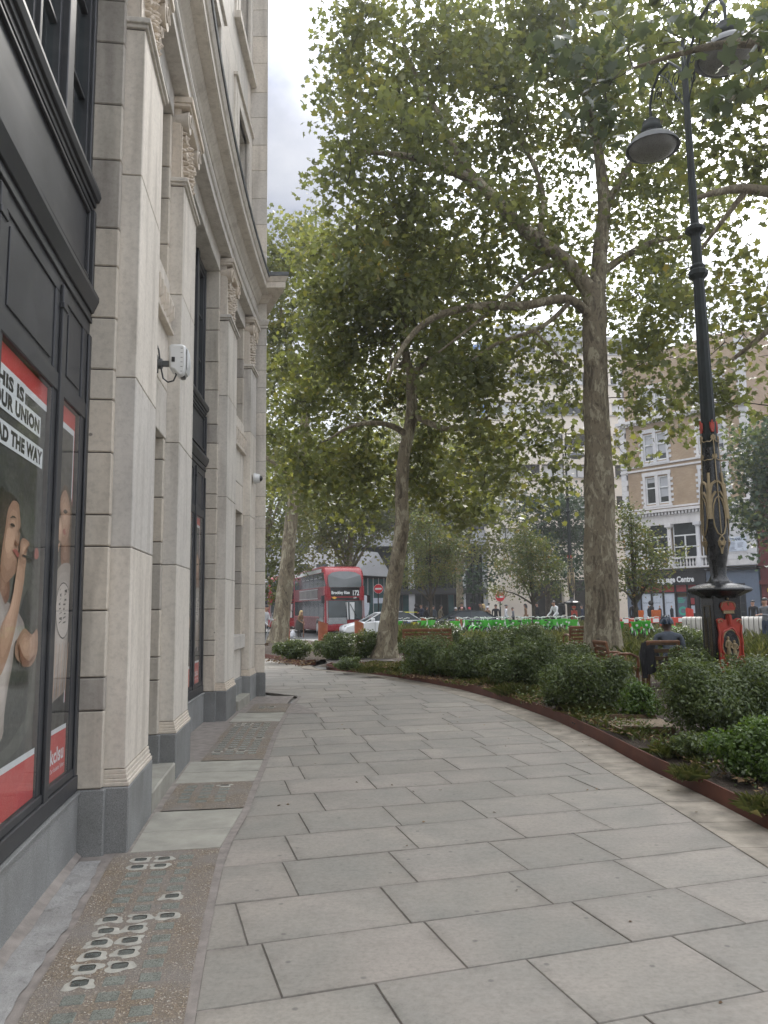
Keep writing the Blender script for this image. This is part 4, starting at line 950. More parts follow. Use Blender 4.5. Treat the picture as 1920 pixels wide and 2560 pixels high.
def poster(dY, kind, label, y0, y1):
    root = thing('window_poster', label, 'poster', FP((y0+y1)/2+dY, -.43, .55), 'student union posters in the shop windows')
    mb = MB(); O = -.372; KS = .968
    lay = [0]
    q0, q1 = np.array(FP(y0*KS+dY, 0, 0)), np.array(FP(y1*KS+dY, 0, 0)); dv = (q1-q0)/(y1-y0); nv = np.array([dv[1], -dv[0], 0]); nv /= np.linalg.norm(nv)
    def FL(Y, o, z):
        p = q0+dv*(Y-dY-y0)+nv*o; return (p[0], p[1], 1.6+(z-1.6)*KS)
    def put(pts, mi, sm=3):
        lay[0] += 1; o = O + lay[0]*.00022
        pts = smooth_loop(pts, sm) if sm > 1 else pts
        mb.poly([FL(p[0]+dY, o, p[1]) for p in pts], PM.index(mi))
    def shade(pts, mi, cy=.35, cz=.62):
        key, lo, hi = SH_[mi]; P = np.array(smooth_loop(pts, 3)); mn, mx_ = P.min(0), P.max(0); c = mn+(mx_-mn)*np.array([cy, cz])
        ins = np.mean(P, 0); c = ins*.6+c*.4
        for i, lv in enumerate(range(lo, hi+1)):
            f = 1-.78*i/(hi-lo+.01); lay[0] += 1; o = O+lay[0]*.00022
            mb.poly([FL(p[0]+dY, o, p[1]) for p in c+(P-c)*f], PM.index(f'{key}_{lv}'))
    def rect(a, b, z0, z1, mi): put([(a, z0), (b, z0), (b, z1), (a, z1)], mi, 1)
    def word(t, yr, zb, h, mi, wmax=1.25, al='RIGHT', bd=.007):
        lay[0] += 1; o = O + lay[0]*.00022
        put_text(mb, t, h/.70, lambda x, y: FL(yr+x+dY, o, zb+y), PM.index(mi), bold=bd*h/.08, align=al, sx=wmax, spacing=1.08)
    rect(y0, y1, .55, 2.95, 'poster_black')
    if kind == 'wide':
        put([(y0,.97),(4.55,.97),(4.58,2.0),(4.4,1.75),(4.1,2.3),(y0,2.4)], 'poster_grey', 4); shade([(3.6,1.0),(4.4,1.0),(4.55,1.5),(4.5,2.1),(4.1,2.35),(3.6,2.35)], 'poster_grey', .8, .75)
        put([(4.22,1.55),(4.35,1.72),(4.52,1.62),(4.58,1.55),(4.5,1.48),(4.34,1.5)], 'poster_black')
        put([(3.75,2.33),(3.78,2.35),(4.3,1.98),(4.55,1.82),(4.55,1.79),(4.2,2.02)], 'poster_black', 2)
        rect(y0, y1, 2.84, 2.95, 'poster_red'); rect(y0, y1, 2.80, 2.84, 'poster_white')
        rect(3.5, 4.16, 2.71, 2.842, 'poster_white'); word('THIS IS', 4.135, 2.738, .07, 'poster_ink', 1.62)
        rect(3.5, 4.47, 2.615, 2.735, 'poster_white'); word('YOUR UNION', 4.45, 2.638, .072, 'poster_ink')
        rect(3.5, 4.535, 2.44, 2.56, 'poster_white'); word('LEAD THE WAY', 4.51, 2.464, .072, 'poster_ink', 1.16)
        for n_, mt in (('hair','print_hair'),('neck','print_skin_dark'),('face','print_skin'),('cheek','print_skin_light'),('jaw','print_skin_dark'),('shirt','print_shirt'),('upperarm','print_skin'),('forearm','print_skin_light'),('hand','print_skin'),('lips','print_lip'),('nose','print_skin_dark'),('eye','print_hair'),('eye2','print_hair'),('brow','print_hair'),('mic','print_lip')):
            shade(POST[n_], mt) if (mt in SH_ and n_ not in ('nose','eye','eye2','brow','jaw','cheek')) else put(POST[n_], mt if n_ not in ('jaw','cheek') else {'jaw': 'skin_2', 'cheek': 'skin_5'}[n_])
        put([(4.42,1.885),(4.2,1.9),(4.2,1.91),(4.42,1.905)], 'poster_ink', 1)
        for k in range(3): put([(4.2+.03*k,1.90+.02*k),(4.29+.012*k,1.935+.018*k),(4.29+.012*k,1.94+.018*k),(4.2+.03*k,1.905+.02*k)], 'print_skin_dark', 1)
        put([(4.20,1.44),(4.3,1.36),(4.45,1.32),(4.53,1.36),(4.42,1.31),(4.28,1.31)], 'print_skin_dark')
        rect(y0, y1, .79, .825, 'poster_white'); rect(y0, y1, .55, .79, 'poster_red')
    else:
        rect(y0, y1, 2.84, 2.95, 'poster_red'); rect(y0, y1, 2.80, 2.84, 'poster_white')
        rect(y1-.034, y1-.012, 1.0, 2.84, 'poster_white'); rect(y1-.012, y1, 1.0, 2.84, 'poster_red')
        for n_, mt in (('ghair','print_blonde'),('gneck','print_skin_dark'),('gface','print_skin'),('gshirt','print_shirt'),('garm','print_skin_light'),('gmic','poster_ink'),('ghand','print_skin_light'),('geye','print_hair'),('glips','print_lip')):
            shade(POST[n_], mt, .4, .7) if (mt in SH_ and n_ not in ('geye',)) else put(POST[n_], mt)
        g_ = POST['gring']; c = np.mean(g_, 0)
        put(g_, 'poster_ink'); put([tuple(c+(np.array(p)-c)*.955) for p in g_], 'shirt_5')
        r_ = random.Random(5)
        for k in range(16):   # brushed marks inside the ring
            z = 1.52+.03*(k % 8); a = 5.0+.1*(k//8)+r_.uniform(-.01, .02); w = r_.uniform(.03, .07)
            put([(a, z), (a+w, z+r_.uniform(-.01, .02)), (a+w, z+.008+r_.uniform(0, .012)), (a+.005, z+.01)], 'poster_ink', 1)
        for k in range(5):
            a = 4.92+.07*k; put([(a, 1.06), (a+.012, 1.06), (a+.05, 1.38), (a+.044, 1.4)], 'print_blonde' if k % 2 else 'print_skin_light', 1)
        rect(y0, y1, .835, .865, 'poster_white'); rect(y0, y1, .55, .835, 'poster_red')
        word('kclsu', 5.225, .655, .09, 'poster_white', 1.12, bd=.003); word("Our Students' Union", 5.235, .60, .028, 'poster_white', .86, bd=.001)
    mb.build('print', [M[p] for p in PM], root)
poster(0, 'wide', 'large poster of a dark haired woman singing, with the words YOUR UNION', 3.45, 4.585)
poster(0, 'narrow', 'narrow poster beside the large one, red foot reading kclsu, woman in pale shirt', 4.865, 5.265)
dB = 11.25-5.29
poster(dB, 'wide', 'wide union poster in the second shop window, mostly hidden by the pilaster', 3.5, 4.57)
poster(dB, 'narrow', 'narrow red and black union poster in the far light of the second shop window', 4.865, 5.265)

# ------------------------------------------------------------------ boxes on the wall
def wall_box():
    Y, o, z = 6.93, -.163, 3.905; K = .8
    root = thing('wireless_box', 'pale grey wireless antenna box on a bracket with a looped cable, on the niche panel', 'antenna', FP(Y, o, z))
    def shell(m_):
        pr = [(-.115,.19),(.05,.195),(.075,.16),(.085,.0),(.075,-.13),(.05,-.19),(.0,-.19),(-.06,-.12),(-.115,-.10)]
        pr = [(p[0]*K+.02, p[1]*K) for p in pr]
        c0 = .20
        m_.prism(pr, lambda p, s_: FP(Y+.02+(-.09 if s_ == 0 else .09), o+c0+p[0], z+p[1]))
    P_('shell', M['white_plastic'], shell, .018, root, True)
    P_('front_cover', M['white_plastic'], lambda m_: m_.prism([(.105,.165),(.125,.13),(.14,.0),(.125,-.11),(.1,-.16)], lambda p, s_: FP(Y+.02+(-.078 if s_ == 0 else .078), o+.20+p[0]*K, z+p[1]*K)), .012, root, True)
    P_('bracket', M['lamp_grey'], lambda m_: (m_.fbox(Y-.04, Y+.04, o, o+.02, z-.1, z+.06), m_.bar(FP(Y, o+.02, z-.02), FP(Y, o+.14, z-.02), .045, .05), m_.tube([FP(Y, o+.02, z-.02), FP(Y, o+.06, z-.02)], .05, 10)), .004, root)
    P_('cable', M['black_plastic'], lambda m_: m_.tube([FP(Y-.02, o+.003, z+.17), FP(Y-.03, o+.03, z+.1), FP(Y-.03, o+.05, z-.05), FP(Y-.03, o+.075, z-.17), FP(Y-.03, o+.12, z-.205), FP(Y-.03, o+.17, z-.19), FP(Y-.02, o+.195, z-.12)], .008, 6), 0, root, True)
    P_('connector', M['black_plastic'], lambda m_: (m_.tube([FP(Y-.02, o+.195, z-.125), FP(Y-.02, o+.2, z-.085)], .016, 8), m_.fbox(Y-.02, Y+.05, o+.23, o+.27, z-.155, z-.125), m_.fbox(Y-.08, Y-.05, o+.155, o+.185, z-.02, z+.025)), .003, root)
    for k in range(6):
        P_('vent_slot', M['black_plastic'], lambda m_: m_.fbox(Y-.0712, Y-.0695, o+.235, o+.255, z+.11-.044*k, z+.114-.044*k), 0, root)
wall_box()
def dome_cam():
    Y, o, z = 13.95, 0.0, 3.99
    root = thing('dome_camera', 'white dome camera with smoked bowl on the last pilaster', 'camera', FP(Y, o, z))
    P_('housing', M['white_plastic'], lambda m_: (m_.tube([FP(Y, o, z), FP(Y, o+.035, z)], .10, 16), m_.tube([FP(Y, o+.035, z), FP(Y, o+.09, z), FP(Y, o+.11, z)], [.095, .085, .07], 16)), 0, root, True)
    P_('dome', M['black_glossy'], lambda m_: m_.tube([FP(Y, o+.10+.06*math.sin(t), z) for t in (0, .4, .8, 1.2, 1.5)], [.062*math.cos(t) for t in (0, .4, .8, 1.2, 1.5)], 14), 0, root, True)
dome_cam()
# ------------------------------------------------------------------ trees, shrubs, grasses
def leaf_shape(kind):
    if kind == 'plane':   # five lobed leaf, ten points
        P = [(0,0),(.30,-.06),(.50,.16),(.34,.30),(.62,.62),(.24,.62),(0,1.0)]
        P = P + [(-x, y) for x, y in P[-2:0:-1]]
    elif kind == 'three': P = [(0,0),(.45,.12),(.30,.42),(0,1),(-.30,.42),(-.45,.12)]
    elif kind == 'oval': P = [(0,0),(.24,.35),(.2,.68),(0,1),(-.2,.68),(-.24,.35)]
    else: P = [(0,0),(.22,.5),(0,1),(-.22,.5)]
    P = np.array(P); return P
def leaves(name, C, N, size, kind, mats, parent=None, tint=None, kindtag=None, r=rng, droop=.25, matsel=None, smooth=False):
    """C centres, N normals; one small folded blade per centre"""
    n = len(C); P = leaf_shape(kind); k = len(P)
    N = N/np.linalg.norm(N, axis=1, keepdims=True)
    t = r.normal(size=(n, 3)); t -= N*(t*N).sum(1, keepdims=True); t /= np.linalg.norm(t, axis=1, keepdims=True)+1e-9
    b = np.cross(N, t)
    sz = (size*r.uniform(.6, 1.2, n))[:, None, None]
    x = P[None, :, 0, None]; y = P[None, :, 1, None]-.4
    z = -np.abs(P[None, :, 0, None])*r.uniform(.1, .55, n)[:, None, None] - droop*(y+.1)**2
    V = C[:, None, :] + sz*(x*b[:, None, :] + y*t[:, None, :] + z*N[:, None, :])
    idx = np.arange(n*k, dtype=np.int32)
    if tint is None: tint = np.clip(r.beta(2, 2.6, n), 0, 1)
    return tri_mesh(name, V.reshape(-1, 3), k, idx, mats, parent, tint, kindtag, smooth, matsel)

def grow(skel, blobs, ntw, r, rad0=.035, wig=.12):
    """skel: list of (path pts, radii). Attach twig ends sampled in blobs to the nearest wood. returns branch list and twig tips"""
    nodes = []; nr = []
    for p, rr in skel:
        p = np.array(p, float)
        for i in range(len(p)-1):
            m_ = max(1, int(np.linalg.norm(p[i+1]-p[i])/.35))
            for q in range(m_): nodes.append(p[i]+(p[i+1]-p[i])*q/m_); nr.append(rr[i]+(rr[i+1]-rr[i])*q/m_)
        nodes.append(p[-1]); nr.append(rr[-1])
    nodes = np.array(nodes); nr = np.array(nr)
    vol = np.array([b[3]*b[5]*b[4]**.5 for b in blobs]); cnt = np.maximum(4, (ntw*vol/vol.sum())).astype(int)
    T = []; 
    for b, c in zip(blobs, cnt):
        d = r.normal(size=(c, 3)); d /= np.linalg.norm(d, axis=1, keepdims=True); u = r.uniform(.15, 1, (c, 1))**.42
        T.append(np.array(b[:3]) + d*u*np.array(b[3:6]))
    T = np.concatenate(T)
    d0 = np.min(np.linalg.norm(T[:, None, :]-nodes[None, ::3, :], axis=2), axis=1)
    T = T[np.argsort(d0)]
    branches = []; big = 60000; NB = np.zeros((big, 3)); RB = np.zeros(big); m_ = len(nodes); NB[:m_] = nodes; RB[:m_] = nr
    for t in T:
        d = np.linalg.norm(NB[:m_]-t, axis=1) + np.where(NB[:m_, 2] > t[2]+.5, .6, 0)
        i = int(np.argmin(d)); a = NB[i]; L_ = np.linalg.norm(t-a)
        if L_ < .12: continue
        k = max(2, int(L_/.45)+1); s = np.linspace(0, 1, k+1)[:, None]
        off = r.normal(size=3)*wig*L_; sag = np.array([0, 0, -.10*L_ if L_ > 1 else .0])
        P = a + (t-a)*s + (off+sag)*np.sin(math.pi*s)*.8 + r.normal(size=(k+1, 3))*.03*L_*np.sin(math.pi*s)
        r0 = min(RB[i]*.75, max(.011, .018*L_**.8)); R = np.linspace(r0, .005, k+1)
        branches.append((P, R))
        if m_+k < big: NB[m_:m_+k] = P[1:]; RB[m_:m_+k] = np.maximum(R[1:], .02); m_ += k
    return branches, T

def tubes(name, items, mat, parent, n=6, kind=None):
    Vs, I = [], []; base = 0; an = np.linspace(0, 2*math.pi, n, endpoint=False); ca, sa = np.cos(an), np.sin(an)
    for P, R in items:
        P = np.array(P, float); k = len(P); D = np.gradient(P, axis=0); D /= np.linalg.norm(D, axis=1, keepdims=True)+1e-9
        ref = np.array([0, 0, 1.0]) if abs(D[:, 2]).mean() < .8 else np.array([1.0, 0, 0])
        X = np.cross(D, ref); X /= np.linalg.norm(X, axis=1, keepdims=True)+1e-9; Y = np.cross(D, X)
        ring = P[:, None, :] + np.array(R)[:, None, None]*(X[:, None, :]*ca[None, :, None]+Y[:, None, :]*sa[None, :, None])
        Vs.append(ring.reshape(-1, 3))
        i = np.arange(k-1)[:, None]*n; j = np.arange(n)[None, :]; j2 = (np.arange(n)+1)[None, :] % n
        q = np.stack([i+j, i+j2, i+n+j2, i+n+j], -1).reshape(-1)+base; I.append(q); base += k*n
    return tri_mesh(name, np.concatenate(Vs), 4, np.concatenate(I), mat, parent, None, kind, True)

def trunk_mesh(name, path, rad, mat, parent, n=22, seed=0, flare=True, lump=.05):
    """continuous bole with buttressed foot and bumps"""
    r_ = np.random.default_rng(seed); P = np.array(path, float); R = np.array(rad, float)
    d = np.r_[0, np.cumsum(np.linalg.norm(np.diff(P, axis=0), axis=1))]; L_ = d[-1]; m_ = max(10, int(L_/.16)); t = np.linspace(0, L_, m_)
    Q = np.c_[[np.interp(t, d, P[:, i]) for i in range(3)]].T
    for _ in range(6): Q[1:-1] = (Q[:-2]+2*Q[1:-1]+Q[2:])/4
    rr = np.interp(t, d, R); an = np.linspace(0, 2*math.pi, n, endpoint=False)
    D = np.gradient(Q, axis=0); D /= np.linalg.norm(D, axis=1, keepdims=True)
    X = np.cross(D, [0.3, 1, 0.0]); X /= np.linalg.norm(X, axis=1, keepdims=True); Y = np.cross(D, X)
    ph = r_.uniform(0, 6.28, 8); rad_ = np.ones((m_, n))
    for k in range(8):
        rad_ += lump*.45*np.sin(an[None, :]*(k % 4+1)+ph[k]+t[:, None]*r_.uniform(.6, 3.2))*r_.uniform(.4, 1)
    rad_ += r_.normal(size=(m_, n))*lump*.28
    if flare: rad_ += (np.exp(-t/.35)[:, None])*(.16+.10*np.sin(an[None, :]*5+ph[0]))
    V = Q[:, None, :] + (rr[:, None]*rad_)[:, :, None]*(X[:, None, :]*np.cos(an)[None, :, None]+Y[:, None, :]*np.sin(an)[None, :, None])
    i = np.arange(m_-1)[:, None]*n; j = np.arange(n)[None, :]; j2 = (j+1) % n
    I = np.stack([i+j, i+j2, i+n+j2, i+n+j], -1).reshape(-1)
    return tri_mesh(name, V.reshape(-1, 3), 4, I, mat, parent, None, None, True)

def px_path(pts, zshift=0):
    """(px, py, Y, radius) -> world path and radii"""
    return [tuple(at(p[0], p[1], p[2])) for p in pts], [p[3] for p in pts]
def blob(px, py, Y, rx, ry=None, rz=None):
    c = at(px, py, Y); return (c[0], c[1], c[2], rx, ry or rx, rz or rx*.85)

def tree(name, label, base, trunk, limbs, blobs, nleaf_scale=1.0, L_=.172, kind='plane', leafmats=None, bark='bark', per=30, spread=.34, seed=1, gold=.25, group=None, trunk_n=22, cover=2.0, lump=.05):
    r = np.random.default_rng(seed)
    root = thing(name, label, 'tree', (float(base[0]), float(base[1]), 0), group)
    tp, tr = trunk
    tb = trunk_mesh('trunk', tp, tr, M[bark], root, trunk_n, seed, lump=lump)
    for lp, lr in limbs:
        trunk_mesh('limb', lp, lr, M[bark], root, 12, seed+3, False, .04)
    skel = [(tp[len(tp)//2:], tr[len(tr)//2:])] + list(limbs)
    area = sum(math.pi*b[3]*b[5] for b in blobs)
    nl = cover*area/(.33*L_**2)*nleaf_scale
    nt_ = int(nl/per)
    br, T = grow(skel, blobs, nt_, r)
    big = [(P, R) for P, R in br if R[0] > .02]; small = [(P, R) for P, R in br if R[0] <= .02]
    if big: tubes('branches', big, M[bark], root, 7, 'stuff')
    if small: tubes('twigs', small, M['bark_dark'], root, 4, 'stuff')
    n = len(T)*per; ci = np.repeat(np.arange(len(T)), per)
    C = T[ci] + r.normal(size=(n, 3))*np.array([spread, spread, spread*.8])
    N = r.normal(size=(n, 3))*.75 + np.array([0, 0, .75])
    cl = r.beta(2, 2.5, len(T))[ci]; tint = np.clip(.55*cl+.55*r.beta(1.6, 2.6, n)-.05, 0, 1)
    mats = leafmats or [M['plane_leaf'], M['plane_leaf_gold']]
    sel = None
    if len(mats) > 1: sel = ((r.random(len(T)) < gold)[ci] | (r.random(n) < gold*.3)).astype(np.int32)
    leaves('crown', C, N, L_, kind, mats, root, tint, None, r, matsel=sel)
    return root

# --- the big plane tree right of centre
T1t = px_path([(1508,1690,20,.52),(1506,1600,20,.47),(1502,1400,20,.41),(1497,1200,20,.375),(1490,1000,20,.33),(1486,850,20,.31),(1489,760,20,.315),(1480,715,20,.30)])
T1t[0][0] = (T1t[0][0][0], 20, .05)
T1l = [px_path(p) for p in (
 [(1484,740,20,.25),(1445,690,19.9,.21),(1418,650,19.8,.19),(1355,610,19.6,.175),(1288,555,19.3,.165),(1226,482,19,.15),(1158,436,18.8,.13),(1044,394,18.6,.10),(977,384,18.5,.07),(900,380,18.4,.04)],
 [(1226,482,19,.1),(1150,400,19.2,.09),(1117,332,19.4,.085),(1096,280,19.5,.075),(1040,190,19.6,.06),(1000,90,19.7,.04)],
 [(1355,612,19.6,.09),(1350,560,19.9,.08),(1362,500,20.1,.075),(1340,420,20.2,.07),(1290,330,20.3,.06),(1262,250,20.4,.05),(1275,120,20.5,.035)],
 [(1490,760,20.1,.24),(1496,690,20.3,.22),(1500,620,20.5,.2),(1512,520,20.7,.18),(1500,400,20.8,.15),(1470,250,20.9,.12),(1420,130,21,.1),(1395,0,21.1,.07)],
 [(1512,520,20.7,.13),(1570,420,20.9,.11),(1640,330,21,.09),(1700,180,21.2,.06)],
 [(1486,800,19.9,.13),(1428,741,19.7,.125),(1367,752,19.5,.12),(1305,768,19.4,.115),(1222,762,19.2,.11),(1150,773,19.1,.10),(1100,783,19,.09),(1055,809,18.9,.08),(1013,855,18.9,.07),(985,905,18.9,.055),(968,955,18.9,.03)],
 [(1430,748,19.7,.07),(1385,799,19.6,.065),(1334,831,19.6,.055),(1250,850,19.6,.045),(1180,900,19.6,.03)],
 [(1340,830,19.6,.04),(1381,875,19.7,.035),(1430,930,19.8,.02)],
 [(1418,655,19.8,.08),(1363,665,19.6,.07),(1313,694,19.5,.06),(1269,741,19.4,.05),(1200,800,19.3,.04),(1096,881,19.2,.025)],
 [(1494,690,20.3,.12),(1560,640,20.6,.1),(1640,600,20.8,.08),(1720,590,21,.05)],
)]
T1b = [blob(*b) for b in ((980,110,20,2.1,2.4,1.7),(880,260,19.5,1.0,1.6,1.2),(1150,260,20,2.2,2.4,1.8),(1000,400,19,1.9,2.2,1.4),(885,520,20,1.05,1.6,1.3),(1250,90,21,2.1),(1400,260,20.6,1.9),(1430,60,20.6,1.9),
 (1150,590,19.3,2.0,2,1.1),(960,640,20,1.6,2,1.0),(1330,520,20.6,1.6),(1590,230,21,2.1),(1640,520,21.2,1.9),(1580,720,21.6,1.5,1.6,1.1),(1690,800,20.4,1.4,1.4,1.1),(1290,720,20.4,1.6,1.6,.8),
 (1120,800,20,1.7,1.7,.7),(1260,930,20.6,1.4,1.4,.75),(1375,960,21.2,.8,1,1.0),(1405,1120,21.4,.7,.8,.8),(1190,1030,20.6,1.2,1.2,.8),(1240,1180,21.2,.9,1,.8),(1640,960,20.2,.9,.9,.8),(1590,880,21.4,.7,.7,1.0),(1440,820,21.5,.7,.8,.9),(1340,1230,21.6,.8,.8,.6),(1130,930,20.6,1.2,1.2,.7),(1280,1080,21.4,1.0,1,.7),(1180,1150,21.6,.9,.9,.6),(1300,860,21,1.0,1,.6),(1590,1000,21.3,.5,.6,.6),(1560,1130,21.4,.35,.4,.3),(1680,1070,20.4,.5,.6,.5),(1060,540,19.5,1.2,1.4,.9),(1390,660,21,1.0,1,.8))]
tree('plane_tree', 'tall plane tree with thick mottled trunk, forked high, right of centre', T1t[0][0], T1t, T1l, T1b, seed=21, gold=.2, cover=2.0)
# --- the leaning plane tree in the middle
T2t = px_path([(962,1668,22.75,.37),(966,1612,22.75,.295),(974,1530,22.75,.245),(978,1490,22.75,.23),(992,1413,22.75,.215),(1004,1330,22.75,.21),(1006,1296,22.75,.205),(1003,1223,22.75,.20),(1010,1133,22.75,.19),(1022,1082,22.75,.19),(1031,1046,22.75,.18),(1029,999,22.75,.155),(1028,934,22.75,.14)])
T2t[0][0] = (T2t[0][0][0], 22.75, .05)
T2l = [px_path(p) for p in (
 [(1029,940,22.75,.13),(1014,891,22.7,.12),(1008,830,22.6,.10),(1020,740,22.6,.08),(1000,650,22.6,.05)],
 [(1029,940,22.75,.12),(1060,912,22.9,.11),(1094,880,23,.10),(1150,820,23.2,.08),(1200,740,23.4,.05)],
 [(1018,1090,22.7,.10),(998,1068,22.5,.09),(971,1059,22.3,.08),(920,1055,22,.07),(877,1061,21.8,.05),(820,1100,21.6,.03)],
 [(1034,1040,22.75,.10),(1055,1050,22.6,.09),(1087,1064,22.5,.085),(1127,1081,22.4,.08),(1166,1066,22.4,.065),(1220,1050,22.4,.05),(1260,1000,22.4,.03)],
 [(1010,900,22.7,.05),(985,935,22.5,.045),(966,905,22.3,.04),(985,860,22.2,.03)],
)]
T2b = [blob(*b) for b in ((1000,720,23,1.9),(870,800,23,1.7),(1110,740,23.6,1.6),(790,930,23.5,1.4),(930,940,24.2,1.3,1.2,1.2),(1110,930,24,1.6,1.4,1.2),(850,1130,24,1.5,1.5,1.1),(760,1190,24.5,1.1),(950,1190,25,1.3,1.2,1.0),(1090,1130,24.4,1.3,1.3,.9),(1150,1240,24.5,1.1,1.1,.8),(880,1270,25,1.0,1,.7),(830,680,23,1.4),(700,1060,24,1.0),(1060,1010,25,1.0,.9,1.0),(930,840,22.6,.8,.8,.6),(1180,840,23.5,.9),(1200,1310,24.2,.8,.8,.5),(1060,1220,24.4,.9,.9,.7),(1240,1120,23.6,.7,.7,.6))]
tree('plane_tree', 'slender leaning plane tree standing at the front of the bed by the path', T2t[0][0], T2t, T2l, T2b, seed=22, lump=.10, gold=.4, cover=2.3)
# --- the plane tree beside the stone building
T3t = px_path([(690,1640,33,.50),(696,1600,33,.42),(705,1539,33,.36),(719,1395,33,.30),(729,1286,33,.275),(736,1242,33,.26),(742,1195,33,.25),(752,1140,33,.23),(759,1097,33,.21),(764,1043,33,.19),(761,1005,33,.17)])
T3t[0][0] = (T3t[0][0][0], 33, .05)
T3l = [px_path(p) for p in (
 [(738,1206,33,.15),(728,1198,32.7,.14),(707,1169,32.4,.12),(667,1144,32,.09),(620,1120,31.8,.05)],
 [(742,1200,33,.15),(752,1187,33,.14),(779,1169,33.2,.12),(823,1149,33.4,.08),(880,1100,33.6,.05)],
 [(761,1010,33,.13),(742,974,33,.12),(725,900,33,.10),(700,780,33,.07),(715,640,33,.04)],
 [(761,1010,33,.13),(776,974,33.2,.12),(800,880,33.4,.1),(780,740,33.4,.07),(770,620,33.4,.04)],
)]
T3b = [blob(*b) for b in ((715,630,33,1.9,2,1.5),(700,740,33,2.3),(770,880,34,2.3),(690,960,33,1.8),(840,990,34,2.1),(690,1110,33.5,1.5,1.5,1.1),(810,1180,35,1.9,1.9,1.3),(900,1150,35,1.9),(790,590,33.5,1.3),(690,1200,35,1.2))]
tree('plane_tree', 'plane tree with straight bole nearest the corner of the stone building', T3t[0][0], T3t, T3l, T3b, seed=23, gold=.38, cover=1.9)
# --- tree just outside the frame on the right, its branches reach in
T4t = ([(9.6,15.5,0),(9.5,15.5,3),(9.3,15.4,6),(9.2,15.3,8.2)], [.48,.40,.36,.3])
T4l = [px_path(p) for p in (
 [(2150,560,15.4,.2),(2010,490,15.3,.13),(1920,481,15.2,.115),(1852,466,15.1,.10),(1790,480,15,.07),(1720,500,15,.03)],
 [(2140,520,15.3,.18),(2000,260,15,.12),(1920,200,14.9,.1),(1834,238,14.8,.06),(1760,300,14.8,.03)],
 [(2150,600,15.4,.16),(2030,720,15.6,.1),(1930,820,16,.07),(1830,900,16.4,.04)],
 [(1870,470,15.1,.07),(1800,560,15.4,.05),(1740,640,15.8,.03)],
)]
T4b = [blob(*b) for b in ((1870,130,15,1.4,1.6,1.2),(1760,330,16,1.2,1.3,1.0),(1860,400,16.2,1.1,1.2,.8),(1880,650,16,1.0,1.2,.7),(1900,830,17,1.3,1.4,.9),(1800,930,18,1.0,1.1,.8),(1880,1010,18,.8,.9,.5),(1730,690,17.2,1.0,1,.7),(1650,120,15.4,1.2,1.2,1.0),(2020,400,15.5,1.6),(2050,150,15.5,1.8),(2060,800,16,1.5),(1550,90,15,.8,.8,.7),(1760,1010,18,.6,.6,.5))]
tree('plane_tree', 'plane tree off the right edge, leafy boughs reaching in behind the lamp', T4t[0][0], T4t, T4l, T4b, seed=24, gold=.3, cover=1.25)
# overhanging spray of the same kind, nearer the viewer, above the lamp
T9t = ([(6.9,7.5,0),(6.9,7.5,3),(6.7,7.7,6),(6.3,8.2,8.6)], [.3,.26,.2,.14])
T9l = [([(6.7,7.7,6),(5.6,8.6,8.4),(4.6,9.6,9.2),(3.7,10.2,9.3)], [.15,.09,.05,.02]), ([(6.3,8.2,8.6),(5.6,8.9,9.6),(5.0,9.6,10)], [.1,.06,.02])]
T9b = [blob(*b) for b in ((1545,190,10.6,.32,.35,.25),(1455,175,10.6,.3,.3,.22),(1500,320,10.8,.25,.25,.2),(1890,70,8.6,.3,.3,.25),(1690,60,9.6,.5,.5,.3),(1600,40,10,.5,.5,.3),(1840,250,9.3,.25,.25,.2),(1380,140,11,.3,.3,.25))]
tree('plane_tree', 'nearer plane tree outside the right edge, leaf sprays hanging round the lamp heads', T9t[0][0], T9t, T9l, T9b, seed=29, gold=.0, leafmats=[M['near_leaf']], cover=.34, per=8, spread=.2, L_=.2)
# --- trees further off
def far_tree(name, label, px, Y, blobs, mats, seed, kind='three', L_=.26, bark='bark', rad=.28, cover=2.2, zt=4.5, group='trees across the road', per=26, spread=.5, lean=0):
    x = at(px, 1500, Y)[0]
    B = [blob(*b) for b in blobs]; top = max(b[2]+b[5]*.4 for b in B); mid = np.mean([b[0] for b in B])
    t = ([(x, Y, -.1), (x, Y, zt*.5), (x+(mid-x)*.2, Y, zt), (mid, Y, max(zt+1, top))], [rad*1.2, rad, rad*.85, rad*.25])
    lb = []
    for b in B[:7]: lb.append(([(x, Y, zt*.85), ((x+b[0])/2, (Y+b[1])/2, (zt+b[2])/2+.3), (b[0], b[1], b[2])], [rad*.45, rad*.3, rad*.1]))
    return tree(name, label, (x, Y), t, lb, B, 1, L_, kind, mats, bark, per, spread, seed, .3, group, 12, cover)
PL = [M['plane_leaf'], M['plane_leaf_gold']]
far_tree('plane_tree', 'far plane tree left of the bus, filling the gap beside the stone corner', 640, 50, ((690,1360,50,2.2,2,2.4),(700,1260,50,2.6),(740,1160,50,3),(660,1450,50,1.8,1.8,1.6),(720,1420,52,1.6,1.6,1.0)), PL, 31)
far_tree('plane_tree', 'far plane tree whose low boughs hang over the roof of the bus', 870, 57, ((860,1330,57,3.2,3,1.4),(790,1310,56,3,3,1.9),(900,1230,57,3.6,3,2.6),(820,1240,57,3,3,2.4),(985,1290,57,2.8,2.5,1.8),(1000,1130,57,4,3,3.5),(850,1390,57,1.8,1.6,.8)), PL, 32)
far_tree('plane_tree', 'far plane tree behind the bikes, in front of the cream building', 1150, 58, ((1150,1140,58,3.3),(1200,1260,58,2.9,2.5,2),(1090,1340,58,2.4,2,1.3),(1240,1370,58,1.8,1.8,1.6),(1060,1240,58,2.4),(1230,1180,57,2.4),(1160,1380,57,1.6,1.6,1.0),(1010,1380,57,1.6,1.6,1.0)), PL, 33)
